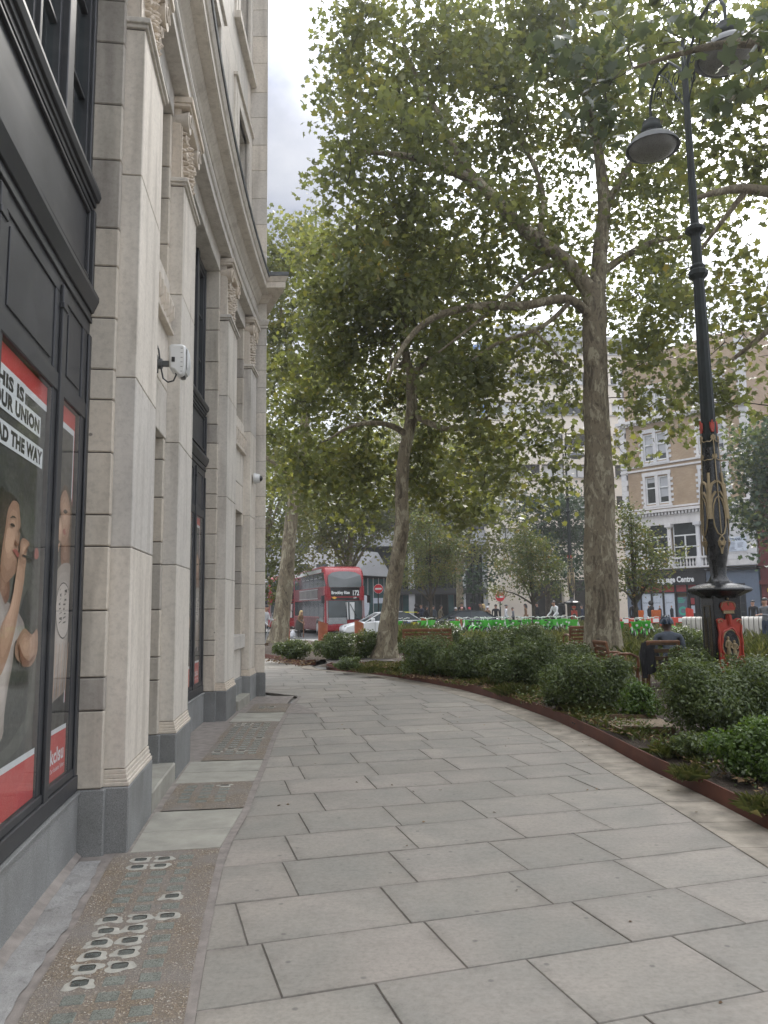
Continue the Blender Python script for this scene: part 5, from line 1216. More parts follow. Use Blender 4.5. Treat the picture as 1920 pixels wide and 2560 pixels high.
far_tree('yew_tree', 'dark bushy tree behind the big trunk, below the cream windows', 1370, 58, ((1360,1290,58,2.6,2.2,2.2),(1440,1300,59,2,2,2.4),(1330,1380,58,2.0,2,1.6),(1430,1390,58,1.6,1.6,1.6),(1210,1450,54,1.3,1.3,1.0),(1420,1430,56,1.5,1.5,1.2)), [M['dark_leaf']], 34, rad=.2, bark='bark_dark')
far_tree('plane_tree', 'dark leafy tree at the right edge over the red building', 2010, 36, ((1905,1130,36,1.7),(1900,1250,36,1.6,1.6,1.3),(1945,1340,36,1.3,1.3,1.0),(1870,1300,36,.8,.8,.7),(2000,1150,36,2.5),(1850,1200,36.5,.8,.8,.7)), [M['dark_leaf'], M['far_leaf']], 35, 'plane', .2, rad=.25)
# --- small maples beyond the bed
def maple(label, px, Y, py0, blobs, seed, h=2.2):
    x = at(px, 1500, Y)[0]; B = [blob(*b) for b in blobs]; top = max(b[2] for b in B)
    t = ([(x, Y, -.05), (x+.02, Y, h*.6), (x, Y, h), (x, Y, top)], [.10, .085, .075, .02])
    lb = [([(x, Y, h*.95), ((x+b[0])/2, (Y+b[1])/2, (h+b[2])/2+.15), (b[0], b[1], b[2])], [.05, .035, .012]) for b in B]
    tree('maple_tree', label, (x, Y), t, lb, B, 1, .12, 'three', [M['maple_leaf']], 'bark_dark', 26, .24, seed, 0, 'young maples beyond the bed', 10, 2.6, .03)
maple('young maple with thin stem in front of the dark glazed building', 1077, 42, 0, ((1077,1350,42,1.3,1.2,1.1),(1040,1430,42,.95,1,.6),(1110,1425,42,.95,1,.7),(1060,1300,42,.8,.8,.6),(1130,1370,42.5,.8,.8,.8),(1020,1460,42,.55,.6,.3),(1075,1455,42,.7,.7,.35)), 41, 1.9)
maple('young maple turning orange at the top, beside the cyclist', 1332, 38, 0, ((1330,1370,38,1.0,1,.8),(1290,1420,38,1.0,1,.6),(1370,1420,38,1.0,1,.6),(1330,1460,38,1.0,1,.4),(1250,1475,38,.6,.6,.3),(1400,1470,38,.55,.6,.3),(1310,1330,38,.6,.6,.45)), 42, 1.7)
maple('sparse young maple with russet tips right of the big trunk', 1588, 30, 0, ((1590,1350,30,.85,.8,.7),(1560,1430,30,.6,.6,.5),(1640,1410,30,.75,.7,.45),(1600,1460,30,.8,.8,.35),(1570,1290,30,.5,.5,.5),(1680,1385,30,.45,.4,.25),(1545,1470,30,.35,.4,.3)), 43, 1.65)

# --- shrubs of the bed
def shrub(label, px, ytop, ybot, wpx, mat='shrub_leaf', L_=.055, seed=0, dens=1.0, Y=None, kind='oval'):
    g_ = ground(px, ybot, .1); Y = Y or g_[1]; x = at(px, ybot, Y)[0]
    h = at(px, ytop, Y)[2]-.1; w = wpx*1.14/F*Y/2; r = np.random.default_rng(seed)
    root = thing('shrub', label, 'shrub', (x, Y, .1), 'evergreen shrubs of the planting bed')
    # several lobes make the mound uneven
    nl = 15
    lob = [(0, 0, h*.42, w*.78, w*.7, h*.46)]
    for i in range(nl):
        a = r.uniform(0, 6.28); q = r.uniform(.3, .86); zz = r.uniform(.22, .82)*h*(1.05-.35*q)
        lob.append((math.cos(a)*w*q, math.sin(a)*w*q*.9, zz, w*r.uniform(.2, .42), w*r.uniform(.2, .42), h*r.uniform(.14, .26)))
    A = sum(b[3]*b[4]+2*b[3]*b[5] for b in lob)*4.0
    n = int(A*1.0/(.30*L_**2)*dens); n = min(n, 22000)
    wts = np.array([b[3]*b[5] for b in lob]); k = r.choice(len(lob), n, p=wts/wts.sum()); B = np.array(lob)[k]
    d = r.normal(size=(n, 3)); d /= np.linalg.norm(d, axis=1, keepdims=True); u = (r.uniform(.35, 1.06, (n, 1)))**.5
    spr = r.random(n) < .16; u[spr] *= r.uniform(1.0, 1.32, (spr.sum(), 1))
    P = B[:, :3] + d*u*B[:, 3:6]; P[:, 2] = np.abs(P[:, 2])+.01
    N = d*.8 + r.normal(size=(n, 3))*.55 + np.array([0, 0, .45])
    tint = np.clip(r.beta(1.8, 2.8, n) + .0*u[:, 0], 0, 1)
    st = [([(0, 0, 0), tuple(np.array(b[:3])*np.array([.5, .5, .6])), tuple(b[:3])], [.016, .011, .005]) for b in lob]
    tubes('stems', [([tuple(np.array(p)+[x, Y, .1]) for p in pp_], rr_) for pp_, rr_ in st], M['bark_dark'], root, 5)
    leaves('foliage', P+np.array([x, Y, .1]), N, L_, kind, [M[mat]], root, tint, None, r, .5)
    return root
SH = [
 ('low dark shrub nearest the left tree, behind the short edging', 737, 1590, 1648, 95, 'shrub_leaf', .06),
 ('dark rounded shrub in front of the second bollard', 843, 1573, 1650, 100, 'shrub_leaf', .06),
 ('shrub half hidden behind the foot of the leaning plane tree', 915, 1562, 1646, 66, 'shrub_leaf', .06),
 ('small loose shrub at the open end of the steel edging, left of the leaning trunk', 868, 1636, 1676, 62, 'shrub_leaf', .055),
 ('wide shrub right of the leaning trunk, with a bench end beside it', 1085, 1570, 1690, 150, 'shrub_leaf', .055),
 ('shrub in the middle of the bed, second right of the leaning trunk', 1215, 1562, 1695, 140, 'shrub_leaf', .055),
 ('tall shrub behind the middle of the bed below the cyclist', 1310, 1548, 1670, 140, 'shrub_leaf', .055),
 ('upper shrub behind the bench end near the fourth bollard', 1112, 1540, 1640, 100, 'shrub_leaf', .055),
 ('shrub with pale tips left of the big trunk', 1340, 1575, 1712, 150, 'shrub_leaf', .05),
 ('small shrub low at the back, left of the big trunk', 1430, 1590, 1690, 90, 'shrub_leaf', .05),
 ('big mounded shrub in front of the big trunk', 1475, 1612, 1782, 185, 'shrub_leaf', .048),
 ('lower dark shrub squeezed between the two big mounds', 1598, 1690, 1800, 100, 'shrub_bright', .046),
 ('largest shrub, in front of the lamp plinth, with glossy light tips', 1778, 1622, 1845, 270, 'shrub_leaf', .046),
 ('bright green clipped shrub at the right edge, nearest the viewer', 1925, 1768, 1950, 235, 'shrub_bright', .042),
 ('low trailing shrub at the foot of the largest shrub', 1740, 1822, 1900, 120, 'shrub_leaf', .042),
 ('shrub behind the lamp plinth at the right edge', 1890, 1620, 1750, 150, 'shrub_leaf', .05),
 ('feathery light green shrub in front of the cream barrier', 1690, 1548, 1680, 150, 'shrub_leaf', .05),
 ('shrub filling the gap between the middle shrubs, darker and lower', 1160, 1600, 1700, 120, 'shrub_leaf', .05),
 ('shrub low behind the front row, left of the big mound', 1275, 1610, 1715, 130, 'shrub_leaf', .05),
 ('grey green shrub between the seated man and the big mound', 1545, 1672, 1760, 100, 'shrub_leaf', .045),
 ('shrub against the left side of the lamp plinth', 1730, 1600, 1735, 120, 'shrub_leaf', .048),
 ('dense shrub to the right of the largest one, at the frame edge', 1885, 1690, 1835, 150, 'shrub_leaf', .045),
 ('shrub right at the foot of the big trunk', 1545, 1640, 1720, 90, 'shrub_leaf', .05),
 ('thin grey green shrub at the edging below the big mound', 1395, 1690, 1768, 70, 'shrub_leaf', .045),
]
for i, s_ in enumerate(SH):
    shrub(s_[0], *s_[1:5], s_[5], s_[6], 100+i)

# --- grasses: tufts one can tell apart, and the meadow behind
def blades(C, h, lean, r, w=.006, droop=.5):
    n = len(C); a = r.uniform(0, 6.28, n); dx = np.cos(a); dy = np.sin(a); hh = h*r.uniform(.55, 1.15, n); ln = lean*r.uniform(.3, 1.3, n)
    V = np.zeros((n, 5, 3)); px_, py_ = -dy, dx
    for k, (t, ww) in enumerate(((0, 1), (0, -1), (.6, -.7), (1, 0), (.6, .7))):
        z = hh*(t - droop*t*t*ln); o = ln*hh*t*t
        V[:, k, 0] = C[:, 0]+dx*o+px_*ww*w; V[:, k, 1] = C[:, 1]+dy*o+py_*ww*w; V[:, k, 2] = C[:, 2]+z
    return V.reshape(-1, 3), np.arange(n*5, dtype=np.int32)
def tuft(label, px, py, h, n, spread, seed, lean=.9, w=.0024):
    n = int(n*2.2)
    r = np.random.default_rng(seed); g_ = ground(px, py, .1)
    root = thing('grass_tuft', label, 'grass tuft', (g_[0], g_[1], .1), 'grass tufts along the steel edging')
    C = np.c_[g_[0]+r.normal(size=n)*spread, g_[1]+r.normal(size=n)*spread, np.full(n, .1)]
    V, I = blades(C, h, lean, r, w); tri_mesh('blades', V, 5, I, [M['grass']], root, r.beta(2, 2, n))
for i, (lb, px, py, h, n, sp) in enumerate((
 ('small grass tuft leaning over the edging nearest the right corner', 1722, 1948, .16, 130, .045), ('thin grass tuft beside the fallen leaf at the right edge', 1905, 2030, .17, 90, .05),
 ('grey green spiky tuft by the gravel patch', 1475, 1790, .24, 260, .08), ('pale grass tuft halfway along the curved edging', 1282, 1738, .26, 260, .10),
 ('tall straw coloured tuft left of the big mound', 1345, 1715, .34, 220, .10), ('olive tuft beside the middle shrubs', 1170, 1690, .32, 220, .13),
 ('low tuft at the foot of the leaning trunk', 1010, 1680, .22, 200, .16), ('dry grass tuft on the gravel patch', 1590, 1838, .13, 90, .06), ('tuft behind the clipped shrub at the right edge', 1860, 1900, .18, 120, .06),
 ('pale tuft between path and leaning trunk', 925, 1682, .2, 160, .12), ('tuft of sprigs under the large glossy shrub', 1668, 1890, .15, 110, .06))):
    tuft(lb, px, py, h, n, sp, 200+i)
def pts_in(poly_px, n, r, z=.12):
    P = np.array(poly_px, float); lo, hi = P.min(0), P.max(0); out_ = []
    W_ = np.array([ground(p[0], p[1], z)[:2] for p in P]); lo, hi = W_.min(0), W_.max(0)
    while len(out_) < n:
        q = r.uniform(lo, hi, (n*2, 2)); ins = np.zeros(len(q), bool); j = len(W_)-1
        for i in range(len(W_)):
            a, b = W_[i], W_[j]
            c = ((a[1] > q[:, 1]) != (b[1] > q[:, 1])) & (q[:, 0] < (b[0]-a[0])*(q[:, 1]-a[1])/(b[1]-a[1]+1e-12)+a[0])
            ins ^= c; j = i
        out_ += q[ins].tolist()
    return np.array(out_[:n])
r = np.random.default_rng(77)
FRONT = [(1920,1990),(1800,1945),(1620,1862),(1400,1782),(1200,1720),(1000,1690),(830,1664),(900,1655),(1150,1665),(1350,1700),(1450,1745),(1600,1810),(1750,1880),(1900,1945)]
q = pts_in(FRONT, 5200, r); n = len(q)
keep = (np.sin(q[:, 0]*3.1+q[:, 1]*1.3)+np.sin(q[:, 1]*2.3-q[:, 0]) > -.35) & ~((q[:, 1] < 9.4) & (r.random(n) < .72))
q = q[keep]; V, I = blades(np.c_[q, np.full(len(q), .105)], .15, 1.1, r, .005); tri_mesh('ground_cover', V, 5, I, [M['grass']], None, r.beta(2.4, 1.7, len(q)), 'stuff')
q = pts_in(FRONT, 6500, r, .12); leaves('leaf_litter', np.c_[q, r.uniform(.125, .165, len(q))], r.normal(size=(len(q), 3))*.35+[0, 0, 1], .05, 'three', [M['litter']], None, r.beta(1.5, 1.9, len(q)), 'stuff', r)
q = pts_in([(640,1650),(755,1668),(790,1655),(700,1640)], 260, r, .12); leaves('leaf_litter', np.c_[q, r.uniform(.12, .16, len(q))], r.normal(size=(len(q), 3))*.35+[0, 0, 1], .07, 'three', [M['litter']], None, r.beta(1.3, 2.0, len(q)), 'stuff', r)
q = pts_in(FRONT, 900, r, .12); q = q[(q[:, 1] < 13)]; n = len(q)   # low sprigs
leaves('ground_cover', np.c_[q, r.uniform(.12, .24, n)].repeat(9, 0)+r.normal(size=(n*9, 3))*.04, r.normal(size=(n*9, 3))*.6+[0, 0, .8], .045, 'oval', [M['shrub_leaf']], None, r.beta(2, 2, n*9), 'stuff', r)
# tall meadow grasses behind the shrubs and round the bench
MEAD = [(1130,1600),(1460,1560),(1720,1570),(1960,1600),(2050,1700),(1900,1720),(1700,1700),(1560,1710),(1480,1690),(1300,1640)]
q = pts_in(MEAD, 9500, r, .1); V, I = blades(np.c_[q, np.full(len(q), .08)], .62, .55, r, .008, .35); tri_mesh('meadow_grass', V, 5, I, [M['grass']], None, r.beta(2, 2, len(q)), 'stuff')
q = pts_in([(980,1600),(1010,1590),(1050,1600),(1060,1640),(985,1640)], 900, r, .1); V, I = blades(np.c_[q, np.full(len(q), .08)], .9, .5, r, .009, .35); tri_mesh('meadow_grass', V, 5, I, [M['grass']], None, r.beta(2, 2, len(q)), 'stuff')
# single big fallen leaves on the soil
for i, (px, py, lb) in enumerate(((1893,1998,'large pale fallen leaf on the soil near the right corner'),(1345,1742,'tan fallen leaf lying by the curved edging'),(1385,1705,'orange fallen leaf caught beside the big mound'),(1455,1755,'upright brown dead leaf near the gravel patch'))):
    g_ = ground(px, py, .15); rr = np.random.default_rng(300+i)
    o = leaves('fallen_leaf', np.array([g_]), np.array([[.1, -.45, 1.0]]), .17, 'plane', [M['litter']], None, np.array([.75]), None, rr, .6); tag(o, lb, 'leaf', 'single fallen leaves in the bed')

# bits of leaf and grit lying on the pavement
r = np.random.default_rng(55); n = 90; yy = r.uniform(2.2, 16, n); xx = np.array([r.uniform(Lf(y)+.1, Rf(y)-.05) for y in yy]); near = r.random(n) < .45
xx = np.where(near, np.array([Rf(y) for y in yy])-np.abs(r.normal(0, .18, n))-.03, xx)
leaves('leaf_bits', np.c_[xx, yy, np.full(n, .008)], r.normal(size=(n, 3))*.16+[0, 0, 1], .03, 'three', [M['litter']], None, r.beta(1.2, 2.5, n), 'stuff', r)

# grass and sprigs carry on over the bed outside the right edge of the frame
q = np.c_[r.uniform(3.0, 8.5, 7000), r.uniform(2.5, 12, 7000)]; q = q[(q[:, 0] > np.array([Rf(y) for y in q[:, 1]])+.5) & ((q[:, 0]-2.2)/q[:, 1] > .42)]
V, I = blades(np.c_[q, np.full(len(q), .09)], .35, .8, r, .006); tri_mesh('meadow_grass', V, 5, I, [M['grass']], None, r.beta(2, 2, len(q)), 'stuff')
# ------------------------------------------------------------------ buildings across the road
def LB(name, mats, parent, f, bevel=0, smooth=False, kind=None):
    mb = MB(); f(mb); return mb.build(name, mats if isinstance(mats, list) else M[mats], parent, smooth, bevel, True, kind)
def bx(mb, x0, x1, y0, y1, z0, z1, mi=0): mb.box(((x0+x1)/2, (y0+y1)/2, (z0+z1)/2), (x1-x0, y1-y0, z1-z0), 0, mi)

def language_building():
    A = (20.7, 65.6); rz = math.atan2(-7.6, 6.9); W_ = 10.95
    R = thing('corner_building', 'brick and white stone building with columned first floor over a dark Language Centre shopfront', 'building', (A[0], A[1], -.02), rz=rz)
    LB('back_wall', 'brick', R, lambda b: bx(b, 0, W_, .35, 12, 0, 23))
    wins = [(2.05, 4.4), (6.85, 9.2)]
    floors = [(9.85, 12.15), (13.5, 15.85), (17.6, 19.65)]
    # brick front as piers and bands round the openings
    def front(b):
        zc = [9.35] + [q for f in floors for q in f] + [22.5]
        for k in range(0, len(zc), 2): bx(b, .62, W_-.62, 0, .3, zc[k], zc[k+1])
        for z0, z1 in floors:
            for a, c in ((.62, wins[0][0]), (wins[0][1], wins[1][0]), (wins[1][1], W_-.62)): bx(b, a, c, 0, .3, z0, z1)
    LB('brick_front', 'brick', R, front)
    z = 9.4; k = 0
    while z < 22.2:          # quoins: each stone its own
        h = .46; w = .62 if k % 2 else .48
        for s in (0, 1):
            LB('quoin_stone', 'glazed_white', R, lambda b: bx(b, 0 if s == 0 else W_-w, w if s == 0 else W_, -.06, .3, z+.01, z+h-.01))
        z += h; k += 1
    for z0, z1 in floors:
        for a, c in wins:
            m_ = (a+c)/2
            w = LB('window', 'glazed_white', R, lambda b: (bx(b, a-.05, a+.16, -.09, .3, z0-.1, z1+.1), bx(b, c-.16, c+.05, -.09, .3, z0-.1, z1+.1), bx(b, m_-.14, m_+.14, -.09, .3, z0-.1, z1+.1), bx(b, a-.1, c+.1, -.1, .3, z1+.1, z1+.42), bx(b, a-.12, c+.12, -.14, .3, z0-.28, z0-.1),
                [bx(b, s0, s1, -.07, .3, z0+.1+.44*i, z0+.32+.44*i) for i in range(5) for s0, s1 in ((a-.25, a-.05), (c+.05, c+.25))]))
            for p, q in ((a+.16, m_-.14), (m_+.14, c-.16)):
                LB('sash', 'white_paint', w, lambda b: (bx(b, p, p+.08, .06, .16, z0, z1), bx(b, q-.08, q, .06, .16, z0, z1), bx(b, p+.08, q-.08, .06, .16, z1-.09, z1), bx(b, p+.08, q-.08, .06, .16, z0, z0+.12), bx(b, p+.08, q-.08, .05, .16, z0+(z1-z0)*.58, z0+(z1-z0)*.58+.09)))
                LB('pane', 'dark_glass', w, lambda b: bx(b, p, q, .17, .19, z0, z1))
                LB('blind', 'grey_clad', w, lambda b: bx(b, p+.1, q-.1, .155, .165, z0+(z1-z0)*.25, z1-.1) if (p+z0) % 2 > .8 else bx(b, p+.1, q-.1, .155, .165, z1-.45, z1-.1))
    for z0 in (9.42, 12.75, 13.12, 16.9):
        LB('string_course', 'glazed_white', R, lambda b: bx(b, -.02, W_+.02, -.12 if z0 != 16.9 else -.25, .3, z0, z0+.14))
    LB('cornice', 'glazed_white', R, lambda b: (bx(b, -.1, W_+.1, -.5, .3, 16.95, 17.2), [bx(b, .2+.3*i, .34+.3*i, -.38, -.12, 16.74, 16.95) for i in range(36)]))
    # columned first floor
    LB('entablature', 'glazed_white', R, lambda b: (bx(b, 0, W_, -.1, .3, 8.05, 8.72), bx(b, -.05, W_+.05, -.42, .3, 9.08, 9.3), bx(b, -.02, W_+.02, -.16, .3, 8.72, 8.82), bx(b, 0, W_, -.02, .3, 8.82, 9.08)))
    LB('dentils', 'glazed_white', R, lambda b: [bx(b, .15+.29*i, .31+.29*i, -.32, -.02, 8.84, 9.06) for i in range(37)], kind='stuff')
    LB('pier', 'glazed_white', R, lambda b: bx(b, 0, 1.45, 0, .3, 4.4, 8.05)); LB('pier', 'glazed_white', R, lambda b: bx(b, 8.65, W_, 0, .3, 4.4, 8.05))
    for i in range(16): LB('white_course', 'glazed_white', R, lambda b: bx(b, 0 if i % 2 else 8.68, 1.42 if i % 2 else W_, -.03, 0, 4.45+.45*(i//2), 4.86+.45*(i//2)))
    for x in (1.72, 4.12, 6.52, 8.45):
        LB('column', 'glazed_white', R, lambda b: (b.lathe([(.24,4.4),(.24,5.2),(.2,5.25),(.2,5.35),(.17,5.4),(.165,7.5),(.15,7.65),(.19,7.7),(.24,7.8)], (x, -.12, 0), 14), bx(b, x-.27, x+.27, -.38, .14, 7.8, 8.05)), 0, True)
    for a, c in ((1.95, 3.9), (4.34, 6.3), (6.74, 8.25)):
        w = LB('window', 'white_paint', R, lambda b: (bx(b, a, c, .1, .18, 7.02, 7.12), bx(b, (a+c)/2-.05, (a+c)/2+.05, .1, .18, 4.6, 7.02), bx(b, a, c, .1, .16, 6.1, 6.18), bx(b, a, a+.06, .1, .18, 4.6, 8.05), bx(b, c-.06, c, .1, .18, 4.6, 8.05)))
        LB('pane', 'dark_glass', w, lambda b: bx(b, a, c, .2, .22, 4.5, 8.05))
    bal = LB('balustrade', 'glazed_white', R, lambda b: (bx(b, 1.95, 8.3, -.3, -.02, 5.15, 5.3), bx(b, 1.95, 8.3, -.3, -.02, 4.4, 4.55)))
    for i in range(24):
        x = 2.1+.26*i
        if min(abs(x-q) for q in (4.12, 6.52)) < .25: continue
        LB('baluster', 'glazed_white', bal, lambda b: b.lathe([(.05,4.55),(.09,4.7),(.1,4.8),(.05,4.98),(.045,5.05),(.07,5.15)], (x, -.16, 0), 8), 0, True)
    LB('information_board', ['paper', 'shop_blue'] and [M['paper'], M['shop_blue']], R, lambda b: (bx(b, 8.82, 10.24, -.08, -.03, 5.5, 6.62, 0), put_text(b, 'STRAND', .26, lambda x, y: (8.9+x, -.09, 6.33+y), 1, bold=.012), [bx(b, 8.9, 8.9+random.uniform(.35, .55), -.088, -.08, 6.2-.1*i, 6.23-.1*i, 1) for i in range(7)], [bx(b, 9.55, 9.55+random.uniform(.35, .5), -.088, -.08, 6.1-.1*i, 6.13-.1*i, 1) for i in range(4)]))
    # shopfront
    LB('fascia', 'shop_black', R, lambda b: (bx(b, 0, 6.95, -.3, .3, 3.05, 4.2), bx(b, -.05, W_, -.42, .3, 4.2, 4.32), bx(b, -.05, W_, -.36, .3, 4.05, 4.15)))
    LB('lettering', [M['white_paint']], R, lambda b: put_text(b, 'Language Centre', .62, lambda x, y: (x+6.05, -.32, 3.3+y), 0, bold=.022, align='RIGHT', sx=.80))
    LB('side_wall', 'shop_blue', R, lambda b: (bx(b, 6.95, 8.62, -.1, .3, 0, 4.05), bx(b, 9.92, W_, -.1, .3, 0, 4.05), bx(b, 8.62, 9.92, -.1, .3, 3.05, 4.05)))
    LB('side_wall', 'shop_blue', R, lambda b: bx(b, 0, 1.2, -.1, .3, 0, 3.05))
    d = LB('door', 'shop_black', R, lambda b: (bx(b, 8.62, 9.92, .1, .2, 0, 3.05), bx(b, 8.62, 8.75, -.02, .1, 0, 3.05), bx(b, 9.79, 9.92, -.02, .1, 0, 3.05)))
    for i in range(2):
        for j in range(4): LB('pane', 'dark_glass', d, lambda b: bx(b, 8.8+.5*i, 9.22+.5*i, .07, .1, .3+.65*j, .85+.65*j))
    LB('shop_frame', 'shop_black', R, lambda b: (bx(b, 1.2, 6.95, .1, .3, 0, .3), [bx(b, x-.07, x+.07, -.05, .2, 0, 3.05) for x in (1.2, 2.19, 3.22, 4.28, 5.3, 6.1, 6.9)], bx(b, 1.2, 6.95, -.02, .2, 2.42, 2.52)))
    for a, c in ((1.27,2.12),(2.26,3.15),(3.29,4.21)):
        p = LB('window_poster', 'paper', R, lambda b: bx(b, a, c, .05, .08, .3, 2.42))
        LB('printed_figure', [M['cloth_black'], M['skin']], p, lambda b: (b.prism([(a+.45,.32),(a+.7,.32),(a+.72,1.1),(a+.62,1.22),(a+.5,1.22),(a+.4,1.05)], lambda q, s: (q[0], .045 if s else .049, q[1]), 0), b.prism([(a+.56+.07*math.cos(t), 1.33+.1*math.sin(t)) for t in [i*.785 for i in range(8)]], lambda q, s: (q[0], .045 if s else .049, q[1]), 1)))
        LB('lettering', [M['shop_blue']], p, lambda b: put_text(b, ('Nicolson', 'Persons', 'Leopold Jones')[0] if False else 'School', .2, lambda x, y: (a+.1+x, .044, 1.6+y), 0))
    for a, c in ((1.27,2.12),(2.26,3.15),(3.29,4.21),(4.35,5.23),(5.37,6.03),(6.17,6.83)):
        LB('red_banner', 'shop_red', R, lambda b: bx(b, a, c, .05, .1, 2.52, 3.05))
    p = LB('green_poster', 'shop_blue', R, lambda b: bx(b, 4.37, 5.21, .05, .08, .5, 2.1))
    LB('ring', 'shop_green', p, lambda b: [b.poly([(4.82+.36*math.cos(t), .045, .98+.36*math.sin(t)), (4.82+.36*math.cos(t+.3), .045, .98+.36*math.sin(t+.3)), (4.82+.2*math.cos(t+.3), .045, .98+.2*math.sin(t+.3)), (4.82+.2*math.cos(t), .045, .98+.2*math.sin(t))]) for t in [i*.3 for i in range(21)]] + [bx(b, 4.45, 4.45+w, .044, .05, z, z+.08) for w, z in ((.4,1.95),(.6,1.8),(.5,1.65))])
    LB('pane', 'dark_glass', R, lambda b: bx(b, 5.37, 6.83, .2, .22, .3, 2.42))
    LB('inner_notice', [M['shop_red'], M['paper']], R, lambda b: (bx(b, 5.45, 5.75, .17, .19, 1.5, 2.0, 0), bx(b, 5.45, 5.75, .17, .19, .8, 1.4, 1), bx(b, 6.25, 6.6, .17, .19, .6, 1.5, 1)))
    # dark red neighbour
    R2 = thing('red_building', 'dark red glazed brick building beside the Language Centre, at the right edge', 'building', (A[0]+math.cos(rz)*11.05, A[1]+math.sin(rz)*11.05, -.02), rz=rz)
    LB('wall', 'brick_red', R2, lambda b: (bx(b, 0, 12, 0, 10, 0, 12)))
    for z in (2.9, 4.3, 8.0): LB('string_course', 'brick_red', R2, lambda b: bx(b, -.05, 12.05, -.2, 0, z, z+.3))
    for x in (2.0, 5.0):
        w = LB('window', 'brick_red', R2, lambda b: (bx(b, x, x+.15, -.1, 0, 5, 7.5), bx(b, x+1.5, x+1.65, -.1, 0, 5, 7.5), bx(b, x-.05, x+1.7, -.12, 0, 4.8, 5.0), bx(b, x-.05, x+1.7, -.12, 0, 7.5, 7.7)))
        LB('pane', 'dark_glass', w, lambda b: bx(b, x+.15, x+1.5, -.03, -.005, 5, 7.5))
    LB('plaque', 'car_yellow', R2, lambda b: bx(b, .45, .95, -.06, -.005, 2.35, 2.6))
language_building()

def cream_building():
    Y = 80; X0 = at(1237, 1514, Y)[0]; R = thing('cream_building', 'cream clad modern block with long bright window bands and a blue glazed return', 'building', (X0, Y, -.02), rz=math.radians(6))
    W_ = 16.5; fl = 3.42; z0 = 6.3
    LB('core', 'cream', R, lambda b: bx(b, -9, W_, 1.2, 14, 0, 29.5))
    LB('ground_wall', 'cream', R, lambda b: (bx(b, 0, 4.2, 0, 1.2, 0, 6.2), bx(b, 7.5, 8.6, 0, 1.2, 0, 6.2), bx(b, 12.5, W_, 0, 1.2, 0, 6.2), bx(b, 4.2, 12.5, 0, 1.2, 4.2, 6.2)))
    LB('entrance_glass', 'dark_glass', R, lambda b: bx(b, 4.2, 12.5, .9, 1.1, 0, 4.2))
    for k in range(7):
        z = z0+k*fl
        LB('cladding_band', 'cream', R, lambda b: (bx(b, 0, W_, 0, 1.2, z, z+1.95)))
        LB('ledge', 'grey_clad', R, lambda b: bx(b, -.05, W_, -.15, 1.2, z+1.95, z+2.05))
        for i in range(6):
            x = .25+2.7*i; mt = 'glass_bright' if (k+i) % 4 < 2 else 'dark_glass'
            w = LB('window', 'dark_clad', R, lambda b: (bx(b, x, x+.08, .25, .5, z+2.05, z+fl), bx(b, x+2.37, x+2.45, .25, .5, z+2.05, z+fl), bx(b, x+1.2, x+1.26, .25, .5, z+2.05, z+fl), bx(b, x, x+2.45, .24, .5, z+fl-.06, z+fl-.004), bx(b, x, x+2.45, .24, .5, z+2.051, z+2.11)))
            LB('pane', 'white_paint' if mt == 'glass_bright' else mt, w, lambda b: bx(b, x+.08, x+2.37, .42, .46, z+2.05, z+fl))  # bright panes: reflected sky put into the colour as plain white
            LB('pier', 'cream', R, lambda b: bx(b, x+2.45, x+2.7, .05, 1.2, z+2.05, z+fl-.002))
    LB('roof', 'grey_clad', R, lambda b: (bx(b, -.3, W_+.3, -.4, 14, z0+7*fl, z0+7*fl+.5), bx(b, 2, 12, 3, 12, z0+7*fl+.5, z0+7*fl+3)))
    # return going back to the left, grey with blue windows
    def ret(b, u0, u1, d0, d1, za, zb):     # u along the return
        dx, dy = -.55, .83; nx, ny = -.83, -.55
        P = [(u0*dx+d0*nx, u0*dy+d0*ny), (u1*dx+d0*nx, u1*dy+d0*ny), (u1*dx+d1*nx, u1*dy+d1*ny), (u0*dx+d1*nx, u0*dy+d1*ny)]
        b.hexa([(p[0], p[1], za) for p in P]+[(p[0], p[1], zb) for p in P])
    for k in range(7):
        z = z0+k*fl
        LB('grey_band', 'grey_clad', R, lambda b: ret(b, 0, 12, -.5, .1, z, z+1.7))
        LB('blue_pane', 'blue_glass', R, lambda b: ret(b, .5, 3.9, -.4, -.1, z+1.7, z+fl)); LB('blue_pane', 'blue_glass', R, lambda b: ret(b, 4.3, 8, -.4, -.1, z+1.7, z+fl))
        LB('pier', 'white_paint', R, lambda b: ret(b, 0, .5, -.5, .05, z+1.7, z+fl-.003)); LB('pier', 'white_paint', R, lambda b: ret(b, 3.9, 4.3, -.5, .05, z+1.7, z+fl-.003))
cream_building()

